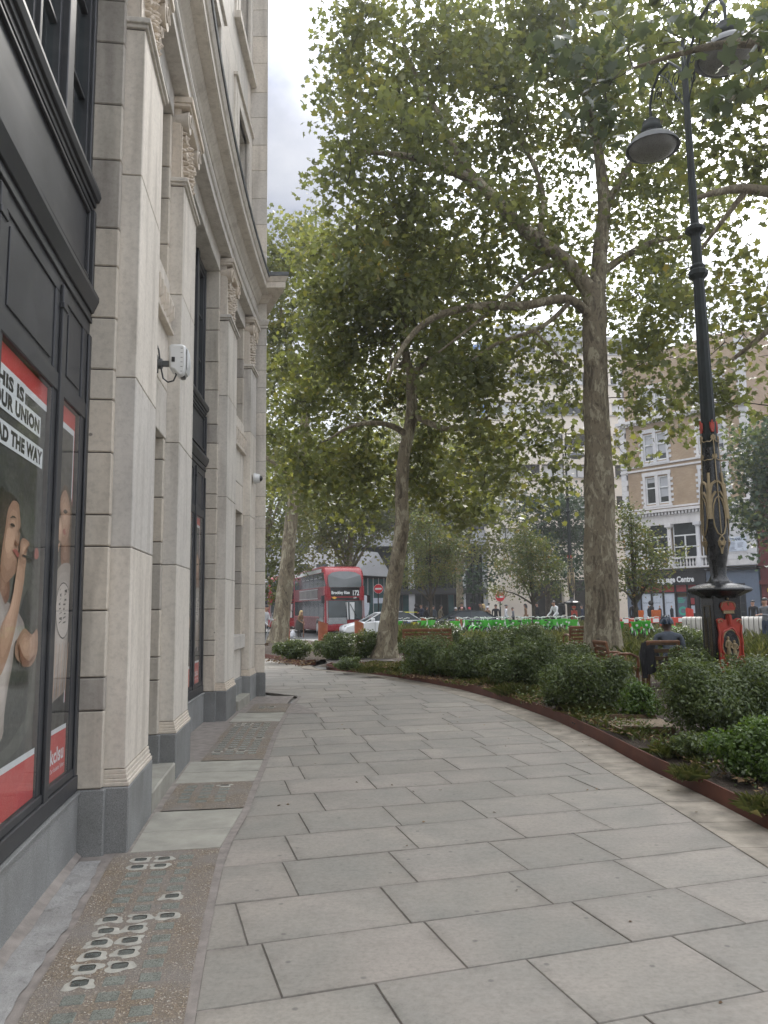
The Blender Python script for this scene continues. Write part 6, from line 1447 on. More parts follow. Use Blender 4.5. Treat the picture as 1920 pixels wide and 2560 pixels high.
def dark_building():
    Y = 71; X0 = at(903, 1514, Y)[0]; X1 = at(1252, 1514, Y)[0]; W_ = X1-X0
    R = thing('glazed_building', 'dark glazed modern building with pale columns behind the bikes and young maples', 'building', (X0, Y, -.02))
    LB('core', 'dark_clad', R, lambda b: bx(b, 0, W_, 1.0, 10, 0, 11))
    LB('canopy_band', 'dark_clad', R, lambda b: bx(b, 3.2, W_-1.1, -.5, 1, 2.75, 3.25))
    for x in (4.4, 9.1, 11.3 if W_ > 12 else 9.9): LB('column', 'grey_clad', R, lambda b: bx(b, x, x+.55, -.35, .4, 0, 8))
    LB('end_pier', 'cream', R, lambda b: bx(b, W_-1.2, W_, -.6, 1, 0, 9))
    n = 14
    for i in range(n):
        x = 3.2+(W_-4.5)*i/n; w_ = (W_-4.5)/n
        for z0, z1 in ((.1, 2.75), (3.3, 7.2)):
            w = LB('window', 'dark_clad', R, lambda b: (bx(b, x, x+.07, .2, .6, z0, z1), bx(b, x+.07, x+w_, .3, .6, z1-.1, z1)))
            LB('pane', 'teal_glass' if (i in (1, 2, 8) and z0 < 1) else 'dark_glass', w, lambda b: bx(b, x+.07, x+w_, .5, .55, z0, z1-.1))
    for i in range(6):
        x = .1+.5*i
        w = LB('window', 'teal_glass', R, lambda b: bx(b, x+.06, x+.5, .3, .4, .1, 4.2)); LB('fin', 'grey_clad', w, lambda b: bx(b, x, x+.06, 0, .5, 0, 4.3))
    LB('white_canopy', 'grey_clad', R, lambda b: b.hexa([(-.6,-.8,4.6),(2.9,-.8,4.35),(2.9,4,4.35),(-.6,4,4.6),(-.6,-.4,6.9),(1.6,-.8,6.6),(1.6,4,6.6),(-.6,4,6.9)]))
    LB('oval_sign', 'paper', R, lambda b: b.prism([(.35+.42*math.cos(t), 1.75+1.0*math.sin(t)) for t in [i*.35 for i in range(18)]], lambda p, s: (p[0], -.5 if s else -.44, p[1])))
    LB('upper_wall', 'grey_clad', R, lambda b: bx(b, -.5, W_, .1, 1, 7.25, 8.6))
dark_building()
R = thing('pale_block', 'far pale office block seen in gaps under the trees behind the bus', 'building', (-16, 105, 0))
LB('wall', 'grey_clad', R, lambda b: bx(b, -22, 14, 0, 10, 0, 13))
for k in range(3):
    for i in range(14):
        w = LB('window', 'white_paint', R, lambda b: bx(b, -21+2.5*i, -19.2+2.5*i, -.06, 0, 1.6+3.7*k, 4.0+3.7*k)); LB('pane', 'dark_glass', w, lambda b: bx(b, -20.9+2.5*i, -19.3+2.5*i, -.09, -.062, 1.7+3.7*k, 3.9+3.7*k))

# ------------------------------------------------------------------ ornate lamp post
def ornate_lamp(X, Y, label, head=True, name='lamp_post', rz=math.radians(2)):
    R = thing(name, label, 'lamp post', (X, Y, .05), rz=rz, group='ornate black lamp posts')
    s = .235
    pl = LB('plinth', 'iron', R, lambda b: (bx(b, -s, s, -s, s, .0, 1.66), bx(b, -s-.05, s+.05, -s-.05, s+.05, 0, .22), bx(b, -s-.025, s+.025, -s-.025, s+.025, .22, .30)), .012)
    LB('plinth_cap', 'iron', R, lambda b: b.lathe([(s*1.3,1.62),(s*1.42,1.66),(.50,1.735),(.515,1.76),(.50,1.785),(.40,1.83),(.30,1.855),(.22,1.87),(.21,1.90)], n=8, rot=math.pi/8), .006)
    # gold fret on the sides
    for f in range(4):
        a = f*math.pi/2
        def face(b):
            b.T = Matrix.Rotation(a, 4, 'Z')
            for x0, x1, z0, z1 in ((-.12,-.105,.42,1.5),(.105,.12,.42,1.5),(-.12,.12,1.485,1.5),(-.12,.12,.42,.435),(-.06,-.05,.6,1.3),(.05,.06,.6,1.3),(-.06,.06,1.29,1.3),(-.06,.06,.6,.61),(-.12,-.06,1.36,1.37),(.06,.12,1.36,1.37),(-.12,-.06,.53,.54),(.06,.12,.53,.54)):
                bx(b, x0, x1, -s-.012, -s+.002, z0, z1)
        if f != 0: LB('gold_fret', 'gold_dull', pl, face)
    # cartouche on the front face
    Yf = -s-.002
    def out(b):
        pts = smooth_loop([(-.19,.42),(-.1,.33),(0,.22),(.1,.33),(.19,.42),(.215,.55),(.19,.66),(.205,.85),(.185,1.02),(.2,1.18),(.21,1.25),(.13,1.27),(.06,1.24),(.04,1.33),(-.04,1.33),(-.06,1.24),(-.13,1.27),(-.21,1.25),(-.2,1.18),(-.185,1.02),(-.205,.85),(-.19,.66),(-.215,.55)], 3)
        b.prism(pts, lambda p, sd: (p[0], Yf-.035*sd, p[1]+.02))
    ca = LB('cartouche', 'red_paint', R, out, .008)
    Yc = Yf-.037; zc = .86
    ov = lambda rx, rz_: [(rx*math.cos(t), zc+rz_*math.sin(t)) for t in [2*math.pi*i/28 for i in range(28)]]
    LB('inner_border', 'red_paint', ca, lambda b: [b.tube([(q*(.152+.012*math.sin(t*6))*math.cos(t), Yc-.004, zc+(.262+.012*math.sin(t*6))*math.sin(t)) for t in [2*math.pi*i/40 for i in range(41)]], .017, 6) for q in (1,)] + [b.tube([(sg*.20, Yc-.002, .52), (sg*.20, Yc-.014, .60), (sg*.185, Yc-.014, .75), (sg*.195, Yc-.014, .9), (sg*.18, Yc-.014, 1.05), (sg*.2, Yc-.002, 1.18)], .014, 6) for sg in (-1, 1)] + [b.tube([(sg*.18, Yc-.002, .46), (sg*.1, Yc-.014, .38), (0, Yc-.016, .30)], .018, 6) for sg in (-1, 1)] + [b.tube([(0, Yc-.002, 1.18), (0, Yc-.02, 1.25), (0, Yc-.005, 1.34)], .03, 7)], 0, True)
    LB('oval_field', 'iron', ca, lambda b: b.prism(ov(.135, .235), lambda p, sd: (p[0], Yc-.004*sd, p[1])))
    LB('oval_rim', 'gold', ca, lambda b: b.tube([(p[0], Yc-.006, p[1]) for p in ov(.14, .24)]+[(.14, Yc-.006, zc)], .011, 6), 0, True)
    def figs(b):     # two standing draped figures in low relief
        r_ = random.Random(3)
        for x, h in ((-.045,.30),(.055,.24)):
            zb = zc-.17
            b.lathe([(.034,0),(.04,.05),(.03,h*.45),(.04,h*.62),(.042,h*.75),(.018,h*.84),(.024,h*.9),(.02,h*.98),(.004,h*1.02)], (x, Yc-.005, zb), 9)
            b.tube([(x-.035, Yc-.02, zb+h*.72), (x-.06, Yc-.03, zb+h*.5), (x-.03, Yc-.04, zb+h*.4)], .012, 5)
            b.tube([(x+.035, Yc-.02, zb+h*.72), (x+.05, Yc-.03, zb+h*.5), (x+.02, Yc-.04, zb+h*.42)], .012, 5)
            b.tube([(x-.015, Yc-.02, zb+.1), (x-.02, Yc-.015, zb-.02)], .012, 5); b.tube([(x+.015, Yc-.02, zb+.1), (x+.018, Yc-.015, zb-.02)], .012, 5)
        bx(b, -.10, .10, Yc-.02, Yc, zc-.195, zc-.185)
    LB('relief_figures', 'gold', ca, figs, 0, True)
    def scrl(b):
        for x, z, sg in ((-.165,1.235,1),(.165,1.235,-1),(-.18,.56,1),(.18,.56,-1)):
            b.tube([(x+sg*(.045-.0045*i)*math.cos(i*.7), Yc-.008, z+(.04-.004*i)*math.sin(i*.7)) for i in range(9)], .009, 5)
        b.tube([(-.07, Yc-.005, .60), (-.03, Yc-.02, .585), (0, Yc-.02, .61), (.03, Yc-.02, .585), (.07, Yc-.005, .60)], .013, 6)
        b.tube([(-.05, Yc-.005, .565), (0, Yc-.02, .55), (.05, Yc-.005, .565)], .011, 6)
        b.tube([(-.15, Yc-.004, .42), (-.06, Yc-.006, .34), (0, Yc-.006, .27), (.06, Yc-.006, .34), (.15, Yc-.004, .42)], .006, 5)
    LB('gold_scroll', 'gold', ca, scrl, 0, True)
    cr = LB('crown', 'red_paint', ca, lambda b: b.prism(smooth_loop([(-.085,1.40),(-.13,1.49),(-.10,1.55),(0,1.57),(.10,1.55),(.13,1.49),(.085,1.40)], 3), lambda p, sd: (p[0], Yf-.03*sd, p[1])), .006)
    if cr.parent: LB('crown_band', 'gold', ca, lambda b: (bx(b, -.09, .09, Yf-.045, Yf, 1.365, 1.41), b.tube([(-.12, Yf-.035, 1.47), (-.09, Yf-.035, 1.55), (-.01, Yf-.035, 1.56), (0, Yf-.04, 1.5), (.01, Yf-.035, 1.56), (.09, Yf-.035, 1.55), (.12, Yf-.035, 1.47)], .009, 5), b.lathe([(.004,1.585),(.02,1.60),(.018,1.62),(.004,1.635)], (0, Yf-.03, 0), 7), [b.lathe([(.003,1.405),(.012,1.415),(.003,1.43)], (-.07+.035*i, Yf-.04, 0), 6) for i in range(5)]))
    # column: vase, taper, collars
    LB('column', 'iron', R, lambda b: b.lathe([(.20,1.89),(.16,1.93),(.125,2.0),(.135,2.15),(.17,2.35),(.195,2.6),(.20,2.8),(.19,3.1),(.165,3.5),(.146,3.7),(.14,4.0),(.135,4.2)], n=20), 0, True)
    LB('upper_column', 'iron_green', R, lambda b: b.lathe([(.128,4.2),(.112,5.6),(.098,6.9),(.092,7.25),(.12,7.28),(.17,7.33),(.17,7.40),(.12,7.45),(.13,7.5),(.09,7.55),(.085,8.05),(.10,8.1),(.175,8.16),(.175,8.22),(.10,8.28),(.075,8.3),(.062,9.6),(.055,11.1),(.03,11.9)], n=20, flute=.07), 0, False)
    def ribs(b):
        for q in range(4):
            a = q*math.pi/2+.0
            b.T = Matrix.Rotation(a, 4, 'Z')
            rr = lambda z: float(np.interp(z, [2.35,2.6,2.8,3.1,3.5,3.7,4.9], [.172,.197,.202,.192,.168,.150,.128]))+.008
            def strip(pts, w):   # (angle offset, z) on the surface
                b.tube([(rr(z)*math.sin(t), -rr(z)*math.cos(t), z) for t, z in pts], w, 5)
            strip([(.55*math.sin(i/12*2*math.pi), 3.0-.34*math.cos(i/12*2*math.pi)) for i in range(13)], .013)
            strip([(0,2.7),(0,3.3),(0,4.35)], .010)
            for sg in (-1, 1):
                strip([(sg*.8,2.95),(sg*.72,3.15),(sg*.55,3.32),(sg*.2,3.42)], .024); strip([(sg*.8,3.25),(sg*.7,3.42),(sg*.5,3.55),(sg*.1,3.6)], .026)
                strip([(sg*.78,2.95),(sg*.78,3.3),(sg*.78,3.55)], .042); strip([(sg*.78,3.5),(sg*.78,3.75)], .024)
                strip([(sg*.78,3.98),(sg*.4,3.97),(sg*.12,4.0),(0,4.08)], .010); strip([(sg*.78,4.3),(sg*.4,4.29),(sg*.12,4.33),(0,4.42)], .010)
                strip([(0,2.66),(sg*.16,2.62),(sg*.26,2.52),(sg*.1,2.46),(0,2.36)], .014); strip([(sg*.22,2.58),(sg*.05,2.5)], .034)
                strip([(sg*.16,4.0),(sg*.2,4.07),(sg*.25,4.02)], .014); strip([(sg*.16,4.33),(sg*.2,4.40),(sg*.25,4.35)], .014)
    LB('gold_leafwork', 'gold', R, ribs, 0, True)
    def tulip(b):
        for q in range(4):
            b.T = Matrix.Rotation(q*math.pi/2, 4, 'Z')
            b.prism([(-.02,4.36),(.02,4.36),(.04,4.44),(.04,4.54),(.022,4.51),(0,4.58),(-.022,4.51),(-.04,4.54),(-.04,4.44)], lambda p, sd: (p[0], -.128-.03*sd+abs(p[0])*.3, p[1]+.1))
    LB('red_tulip', 'red_paint', R, tulip, .004)
    for sg in (-1, 1):
        ar = LB('arm', 'iron_green', R, lambda b: (b.T.__class__ and None, [setattr(b, 'T', Matrix.Rotation(-rz, 4, 'Z') @ Matrix.Rotation(math.radians(98), 4, 'Z'))],
            b.tube([(0,0,11.0),(sg*.15,0,11.45),(sg*.5,0,11.85),(sg*.9,0,11.9),(sg*1.18,0,11.75),(sg*1.3,0,11.5),(sg*1.3,0,11.2)], .028, 8),
            b.tube([(sg*.04,0,10.6),(sg*.3,0,11.0),(sg*.55,0,11.5),(sg*.85,0,11.85)], .016, 6),
            [b.tube([(sg*(cx+rr_*math.cos(i*.75)*(1-i/14)), 0, cz+rr_*math.sin(i*.75)*(1-i/14)) for i in range(11)], .012, 5) for cx, cz, rr_ in ((.3,11.35,.16),(.62,11.6,.15),(.95,11.5,.17),(.28,10.95,.12))]), 0, True)
        ct = Matrix.Rotation(-rz, 4, 'Z') @ Matrix.Rotation(math.radians(98), 4, 'Z')
        ctr = ct @ Vector((sg*1.3, 0, 0))
        lh = LB('lamp_head', 'iron_green', R, lambda b: b.lathe([(.03,11.25),(.06,11.23),(.10,11.17),(.17,11.14),(.18,11.05),(.20,11.02),(.20,10.95),(.18,10.92),(.205,10.90),(.205,10.80)], (ctr.x, ctr.y, 0), 18), 0, True)
        LB('lamp_shade', 'lamp_grey', lh, lambda b: b.lathe([(.20,10.84),(.30,10.81),(.42,10.74),(.50,10.64),(.525,10.57),(.51,10.57),(.46,10.62)], (ctr.x, ctr.y, 0), 26), 0, True)
        LB('lamp_bowl', 'lamp_bowl', lh, lambda b: b.lathe([(.46,10.60),(.42,10.53),(.30,10.47),(.15,10.435),(.01,10.425)], (ctr.x, ctr.y, 0), 22), 0, True)
    return R
lampX = at(1799, 1480, 13)[0]
LAMP = ornate_lamp(lampX, 13.0, 'tall black ornate lamp post with red cartouche plinth and gold leafwork, near the viewer')
x2 = at(1430, 1510, 47)[0]
dup(LAMP, (x2, 47, -.05), math.radians(10), 'distant black lamp post with red and gold foot, beside the cyclist')
x3 = at(697, 1500, 56)[0]

# ------------------------------------------------------------------ bollards, signs, barriers
def bollard(px, Y, dia, z, h, label, mat='corten_bright'):
    x = at(px, 1500, Y)[0]; R = thing('bollard', label, 'bollard', (x, Y, z), 'steel bollards with slanted tops')
    n = 20; r_ = dia/2
    def body(b):
        lo = [b._p((r_*math.cos(t), r_*math.sin(t), 0)) for t in [2*math.pi*i/n for i in range(n)]]
        hi = [b._p((r_*math.cos(t), r_*math.sin(t), h-.16*dia*math.cos(t)-.10*dia*math.sin(t))) for t in [2*math.pi*i/n for i in range(n)]]
        for i in range(n): b.f.append([lo[i], lo[(i+1) % n], hi[(i+1) % n], hi[i]]); b.m.append(0)
    bo = LB('tube', mat, R, body, 0, True)
    LB('cap', mat, R, lambda b: b.poly([(r_*.96*math.cos(t), r_*.96*math.sin(t), h-.012-.16*dia*math.cos(t)-.10*dia*math.sin(t)) for t in [2*math.pi*i/n for i in range(n)]]))
bollard(713, 35, .44, -.05, .92, 'rust orange bollard beside the left tree, next to the woman with the stick')
bollard(807, 36, .44, -.05, .95, 'rust orange bollard in front of the bus wheel')
bollard(897, 35, .42, -.05, .98, 'rust orange bollard between the bus and the leaning trunk')
bollard(1062, 38, .42, -.05, 1.02, 'short looking rust bollard below the police car, behind the long bench')
bollard(1146, 38, .34, -.05, 1.06, 'narrow rust bollard half hidden behind the upper shrub, left of the bikes')
bollard(1722, 40, .38, -.05, 1.32, 'bright red slanted bollard behind the cream barrier', 'barrier_red')

def no_entry(px, py, Y, label, plates=True):
    p = at(px, py, Y); R = thing('no_entry_sign', label, 'road sign', (p[0], Y, -.05)); h = p[2]+.05
    LB('pole', 'black_plastic', R, lambda b: b.tube([(0,.03,0),(0,.03,h+.25)], .045, 8), 0, True)
    LB('disc', 'sign_red', R, lambda b: b.tube([(0,-.02,h),(0,.0,h)], .30, 26), 0, True)
    LB('rim', 'white_paint', R, lambda b: b.tube([(0,-.005,h),(0,.01,h)], .32, 26))
    LB('bar', 'white_paint', R, lambda b: bx(b, -.22, .22, -.028, -.021, h-.055, h+.055))
    if plates: LB('plate', 'paper', R, lambda b: (bx(b, -.36, -.06, -.02, 0, h-.98, h-.62), bx(b, .02, .42, -.02, 0, h-.98, h-.62)))
no_entry(946, 1472, 52, 'no entry sign with two pale plates under it, between bus and leaning trunk')
no_entry(1250, 1492, 50, 'no entry sign among the pedestrians in front of the pale pier', False)

def cream_barrier():
    Y = 30; x0 = at(1703, 1540, Y)[0]; x1 = at(1908, 1540, Y-1.5)[0]
    R = thing('barrier', 'long cream sheeted barrier with pleated sides and rounded top, behind the lamp plinth', 'barrier', (x0, Y, -.05), rz=math.atan2(-1.5, x1-x0)); L_ = math.hypot(x1-x0, 1.5)
    n = 17; h = 1.1
    for i in range(n):
        a, c = L_*i/n, L_*(i+1)/n
        def pan(b):
            N = 6; rings = []
            for k in range(N+1):
                u = a+.012+(c-a-.024)*k/N; bul = .014*math.sin(math.pi*k/N)
                rings.append([(u, y, z) for y, z in ((-bul,0),(-bul,h*.55),(.03-bul,h-.13),(.09,h-.04+bul*.6),(.2,h+bul*.6),(.45,h+bul*.6),(.55,h-.04),(.62,h-.13),(.65,0))])
            idx = [[b._p(p) for p in r_] for r_ in rings]
            for A_, B_ in zip(idx, idx[1:]):
                for q in range(8): b.f.append([A_[q], A_[q+1], B_[q+1], B_[q]]); b.m.append(0)
            b.f += [idx[0], idx[-1][::-1]]; b.m += [0, 0]
        LB('panel', 'barrier', R, pan, 0, True)
cream_barrier()
for i, (px, Y, lb) in enumerate(((1560, 36, 'red and white plastic barrier left of the sparse maple, behind the green baskets'), (1668, 36.5, 'red and white plastic barrier between the sparse maple and the cream barrier'))):
    x = at(px, 1550, Y)[0]; R = thing('plastic_barrier', lb, 'barrier', (x, Y, -.05), 'red and white plastic barriers')
    LB('body', 'barrier_red', R, lambda b: (bx(b, -.95, .95, -.05, .05, .72, .98), bx(b, -.95, .95, -.05, .05, .1, .3), [bx(b, q-.07, q+.07, -.045, .045, .3, .72) for q in (-.85, -.3, .3, .85)], [bx(b, q-.1, q+.1, -.25, .25, 0, .09) for q in (-.7, .7)]), .015)
    LB('stripe', 'white_paint', R, lambda b: [bx(b, q-.14, q+.14, -.055, .055, .76, .94) for q in (-.55, .05, .65)])

# ------------------------------------------------------------------ benches
def bench(loc, rz, w, label, arms=True, slats=5):
    R = thing('bench', label, 'bench', loc, 'timber benches in the planting', rz)
    for i in range(slats):    # back slats
        z = .44+.40*i/(slats-1)+.02; y = .24+.10*i/(slats-1)
        LB('back_slat', 'wood_dark' if slats < 5 else 'wood', R, lambda b: b.hexa([(-w/2, y, z-.034), (w/2, y, z-.034), (w/2, y+.025, z-.034), (-w/2, y+.025, z-.034), (-w/2, y+.016, z+.034), (w/2, y+.016, z+.034), (w/2, y+.041, z+.034), (-w/2, y+.041, z+.034)]), .004)
    LB('top_rail', 'wood', R, lambda b: bx(b, -w/2-.03, w/2+.03, .335, .38, .86, .91), .01)
    for i in range(5): LB('seat_slat', 'wood', R, lambda b: bx(b, -w/2, w/2, -.24+.1*i, -.155+.1*i, .40, .43), .004)
    for sg in (-1, 1):
        x = sg*(w/2+.005)
        LB('side_frame', 'wood', R, lambda b: (b.bar((x, .17, 0), (x, .36, .9), .05, .06), b.bar((x, -.24, 0), (x, -.24, .42), .05, .05), b.bar((x, -.26, .385), (x, .26, .385), .05, .05)), .006)
        if arms: LB('arm_rest', 'wood', R, lambda b: b.tube([(x, .3, .62), (x, .1, .67), (x, -.12, .665), (x, -.26, .60), (x, -.27, .42)], .026, 7), 0, True)
    return R
gz = .1
p = at(1070, 1590, 21); bench((p[0], 21, gz), math.radians(172), 1.25, 'long timber bench with pale slatted back, half hidden between shrubs right of the leaning trunk')
p = at(1452, 1600, 21.6); bench((p[0], 21.6, gz), math.radians(185), .8, 'timber bench whose end shows just left of the big trunk')
p = at(1648, 1630, 14); benchM = bench((p[0], 14, gz-.06), math.radians(172), .50, 'single timber seat with its back to the viewer, a man sitting on it', True, 4)
pm = p
p = at(1545, 1630, 14.8); bench((p[0], 14.8, gz-.10), math.radians(97), .55, 'single timber seat turned sideways, beside the seated man')
# ------------------------------------------------------------------ buses, cars, bikes
def double_decker(loc, rz, label, dest=None, num=None, side_text=None):
    R = thing('double_decker_bus', label, 'bus', loc, 'red double decker buses in the road', rz)
    W_, L_ = 2.5, 10.9; w = W_/2
    prof = [(.06,.28),(0,.55),(-.02,1.0),(.03,2.2),(.0,2.35),(.02,2.95),(.22,3.75),(.45,4.08),(.8,4.25),(1.4,4.32),(L_-.6,4.32),(L_-.2,4.22),(L_,3.9),(L_,.35),(L_-.1,.28)]
    LB('body', 'bus_red', R, lambda b: b.prism(prof, lambda p, s: (w if s else -w, p[0], p[1])), .11, True)
    for sg in (-1, 1):
        X = lambda a, c: (sg*a, sg*c) if sg > 0 else (sg*c, sg*a)
        def sb(b, y0, y1, z0, z1, d=.012, mi=0): x0, x1 = X(w-.02, w+d); bx(b, x0, x1, y0, y1, z0, z1, mi)
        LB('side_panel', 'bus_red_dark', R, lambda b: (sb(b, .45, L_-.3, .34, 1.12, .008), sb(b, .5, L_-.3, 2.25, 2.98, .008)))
        LB('roof_cove', 'bus_white', R, lambda b: (sb(b, 1.1, L_-.6, 3.93, 4.16, .006)))
        uw = LB('upper_window_band', 'bus_black', R, lambda b: sb(b, .42, L_-.5, 3.02, 3.9, .012))
        for k in range(7):
            y = .75+1.36*k
            LB('window', 'bus_glass', R, lambda b: sb(b, y, y+1.24, 3.08, 3.84, .02))
            if k < 5: LB('hopper_rail', 'bus_silver', R, lambda b: sb(b, y+.1, y+1.1, 3.58, 3.61, .03))
        LB('lower_window_band', 'bus_black', R, lambda b: sb(b, .35, L_-.6, 1.18, 2.2, .012))
        for k in range(6):
            y = 1.9+1.4*k
            LB('window', 'bus_glass', R, lambda b: sb(b, y, y+1.28, 1.24, 2.14, .02))
        LB('door' if sg < 0 else 'cab_window', 'bus_glass', R, lambda b: (sb(b, .5, 1.7, .75 if sg > 0 else .4, 2.14, .022)))
        LB('advert_panel', 'ad_grey', R, lambda b: (sb(b, 2.2, 8.4, 2.33, 2.88, .022)))
        LB('advert_trim', 'bus_white', R, lambda b: (sb(b, 2.15, 8.45, 2.885, 2.92, .026), sb(b, 2.15, 8.45, 2.29, 2.325, .026)))
        LB('cheek', 'bus_red', R, lambda b: b.hexa([(sg*(w-.36), -.035, 2.22), (sg*(w+.006), .1, 2.15), (sg*(w+.006), .5, 2.15), (sg*(w-.36), .5, 2.22), (sg*(w-.30), -.025, 3.02), (sg*(w+.006), .1, 3.02), (sg*(w+.006), .5, 3.02), (sg*(w-.30), .5, 3.02)]), .02)
        LB('headlight', 'lamp_bowl' if sg > 0 else 'lamp_bowl', R, lambda b: b.lathe([(.13,0),(.12,.03),(.06,.05)], (0, 0, 0), 12) if False else b.tube([(sg*.93, -.035, .68), (sg*.93, .1, .68)], .13, 14))
        LB('mirror', 'bus_black', R, lambda b: (b.tube([(sg*w, .1, 2.5), (sg*(w+.2), -.2, 2.45)], .02, 5), bx(b, sg*(w+.2)-.1, sg*(w+.2)+.1, -.26, -.18, 2.0, 2.45)))
        for y in (2.2, 8.0):
            LB('wheel_arch', 'bus_black', R, lambda b: b.tube([(sg*(w-.05), y, .5), (sg*(w+.014), y, .5)], .58, 20))
            wh = LB('wheel', 'tyre', R, lambda b: b.tube([(sg*(w-.28), y, .5), (sg*(w+.03), y, .5)], .49, 22), .02)
            LB('hub', 'bus_silver', wh, lambda b: b.tube([(sg*(w+.03), y, .5), (sg*(w+.05), y, .5)], .26, 14))
    fr = lambda z: float(np.interp(z, [.28,.55,1.0,2.2,2.35,2.95,3.75,4.08], [.06,0,-.02,.03,0,.02,.22,.45]))-.022
    def fp(b, pts, d=0, mi=0): b.prism(pts, lambda p, s: (p[0], fr(p[1])-d+(.05 if not s else 0), p[1]), mi)
    def fp2(b, pts, d):
        pts = [pts[-1]]+pts[:-1]; n = len(pts)
        for i in range(n):
            p, q = pts[i], pts[(i+1) % n]; c = (0, 3.45)
            b.poly([(p[0], fr(p[1])-d, p[1]), (q[0], fr(q[1])-d, q[1]), (c[0], fr(c[1])-d, c[1])]); b.poly([(p[0], fr(p[1])-d, p[1]), (q[0], fr(q[1])-d, q[1]), (q[0], fr(q[1])+.05, q[1]), (p[0], fr(p[1])+.05, p[1])])
    LB('upper_windscreen', 'bus_front_glass', R, lambda b: fp2(b, [(-1.02,3.0),(-.5,3.0),(0,3.0),(.5,3.0),(1.02,3.0),(1.06,3.4),(1.02,3.72),(.75,3.90),(.3,3.97),(-.3,3.97),(-.75,3.90),(-1.02,3.72),(-1.06,3.4)], .05))
    LB('pillar', 'bus_black', R, lambda b: [b.hexa([(s*1.08, fr(3.05), 3.04), (s*(w+.004), .12, 3.04), (s*(w+.004), .5, 3.04), (s*1.08, .5, 3.04), (s*1.08, fr(3.7)+.02, 3.72), (s*(w+.004), .34, 3.72), (s*(w+.004), .6, 3.72), (s*1.08, .6, 3.72)]) for s in (-1, 1)])
    LB('screen_divider', 'bus_silver', R, lambda b: fp(b, [(-1.03,2.97),(1.03,2.97),(1.03,3.0),(-1.03,3.0)], .012))
    db = LB('destination_panel', 'bus_black', R, lambda b: fp(b, [(-.93,2.2),(.93,2.2),(.98,2.96),(-.98,2.96)], .004))
    if dest:
        LB('lettering', [M['white_paint']], db, lambda b: (put_text(b, dest, .255, lambda x, y: (x-.87, fr(2.5)-.008, 2.56+y), 0, bold=.012, sx=.82), put_text(b, num, .42, lambda x, y: (x+.44, fr(2.5)-.008, 2.48+y), 0, bold=.016, sx=.72), put_text(b, 'SEL 139' if False else '139', .13, lambda x, y: (x+.52, fr(2.3)-.008, 2.28+y), 0, bold=.006)))
        LB('yellow_lozenge', 'amber', db, lambda b: b.prism([(-.85,2.33),(-.68,2.24),(-.51,2.33),(-.68,2.42)], lambda p, s: (p[0], fr(2.3)-.009+(.004 if not s else 0), p[1])))
    LB('lower_windscreen', 'bus_front_glass', R, lambda b: fp(b, [(-1.05,.98),(1.05,.98),(1.08,1.5),(1.06,2.16),(-1.06,2.16),(-1.08,1.5)], .0))
    for sg in (-1, 1): LB('windscreen_frame', 'bus_silver', R, lambda b: fp(b, [(sg*1.10,.8),(sg*1.16,.8),(sg*1.17,2.16),(sg*1.11,2.16)], .004))
    LB('front_panel', 'bus_silver', R, lambda b: (fp(b, [(-1.08,.74),(.1,.74),(.1,1.12),(-1.06,1.12)], .012)))
    LB('wiper', 'bus_black', R, lambda b: (b.bar((.1, fr(1)-.03, 1.0), (.05, fr(2)-.03, 2.1), .03), b.bar((.8, fr(1)-.03, 1.0), (.3, fr(2)-.03, 1.95), .03)))
    LB('bumper', 'bus_red', R, lambda b: b.prism([(-1.2,.3),(1.2,.3),(1.22,.72),(-1.22,.72)], lambda p, s: (p[0], -.06 if s else .2, p[1])), .05)
    LB('number_plate', 'car_yellow', R, lambda b: bx(b, -.28, .28, -.075, -.06, .42, .54))
    LB('painted_reflection', 'white_paint', R, lambda b: fp(b, [(.22,1.0),(.3,1.0),(.32,2.1),(.16,2.1)], .006) if False else (fp(b, [(.12,1.0),(.20,1.0),(.16,2.05),(.02,2.05)], .004), fp(b, [(.3,1.0),(.56,1.0),(.6,2.05),(.28,2.05)], .004)))  # white streaks painted on the windscreen as sky reflections
    if side_text:
        LB('lettering', [M['white_paint']], R, lambda b: put_text(b, side_text, .42, lambda x, y: (w+.03 if False else -(w+.03), .7+1.2-x, 2.4+y), 0, bold=.01) if False else put_text(b, side_text, .42, lambda x, y: (-(w+.03), 1.9-x, 2.42+y), 0, bold=.01))
    return R
p = at(865, 1517, 48.4)
double_decker((p[0], 47.4, -.13), math.radians(17), 'red double decker bus facing the viewer, destination Brockley Rise, route 172', 'Brockley Rise', '172')
double_decker((-7.9, 60.5, -.13), math.radians(12), 'second red double decker close behind the first, mostly hidden by it', side_text='200')
p = at(655, 1517, 80); double_decker((p[0], 80, -.13), math.radians(6), 'third red double decker far off at the corner of the stone building')

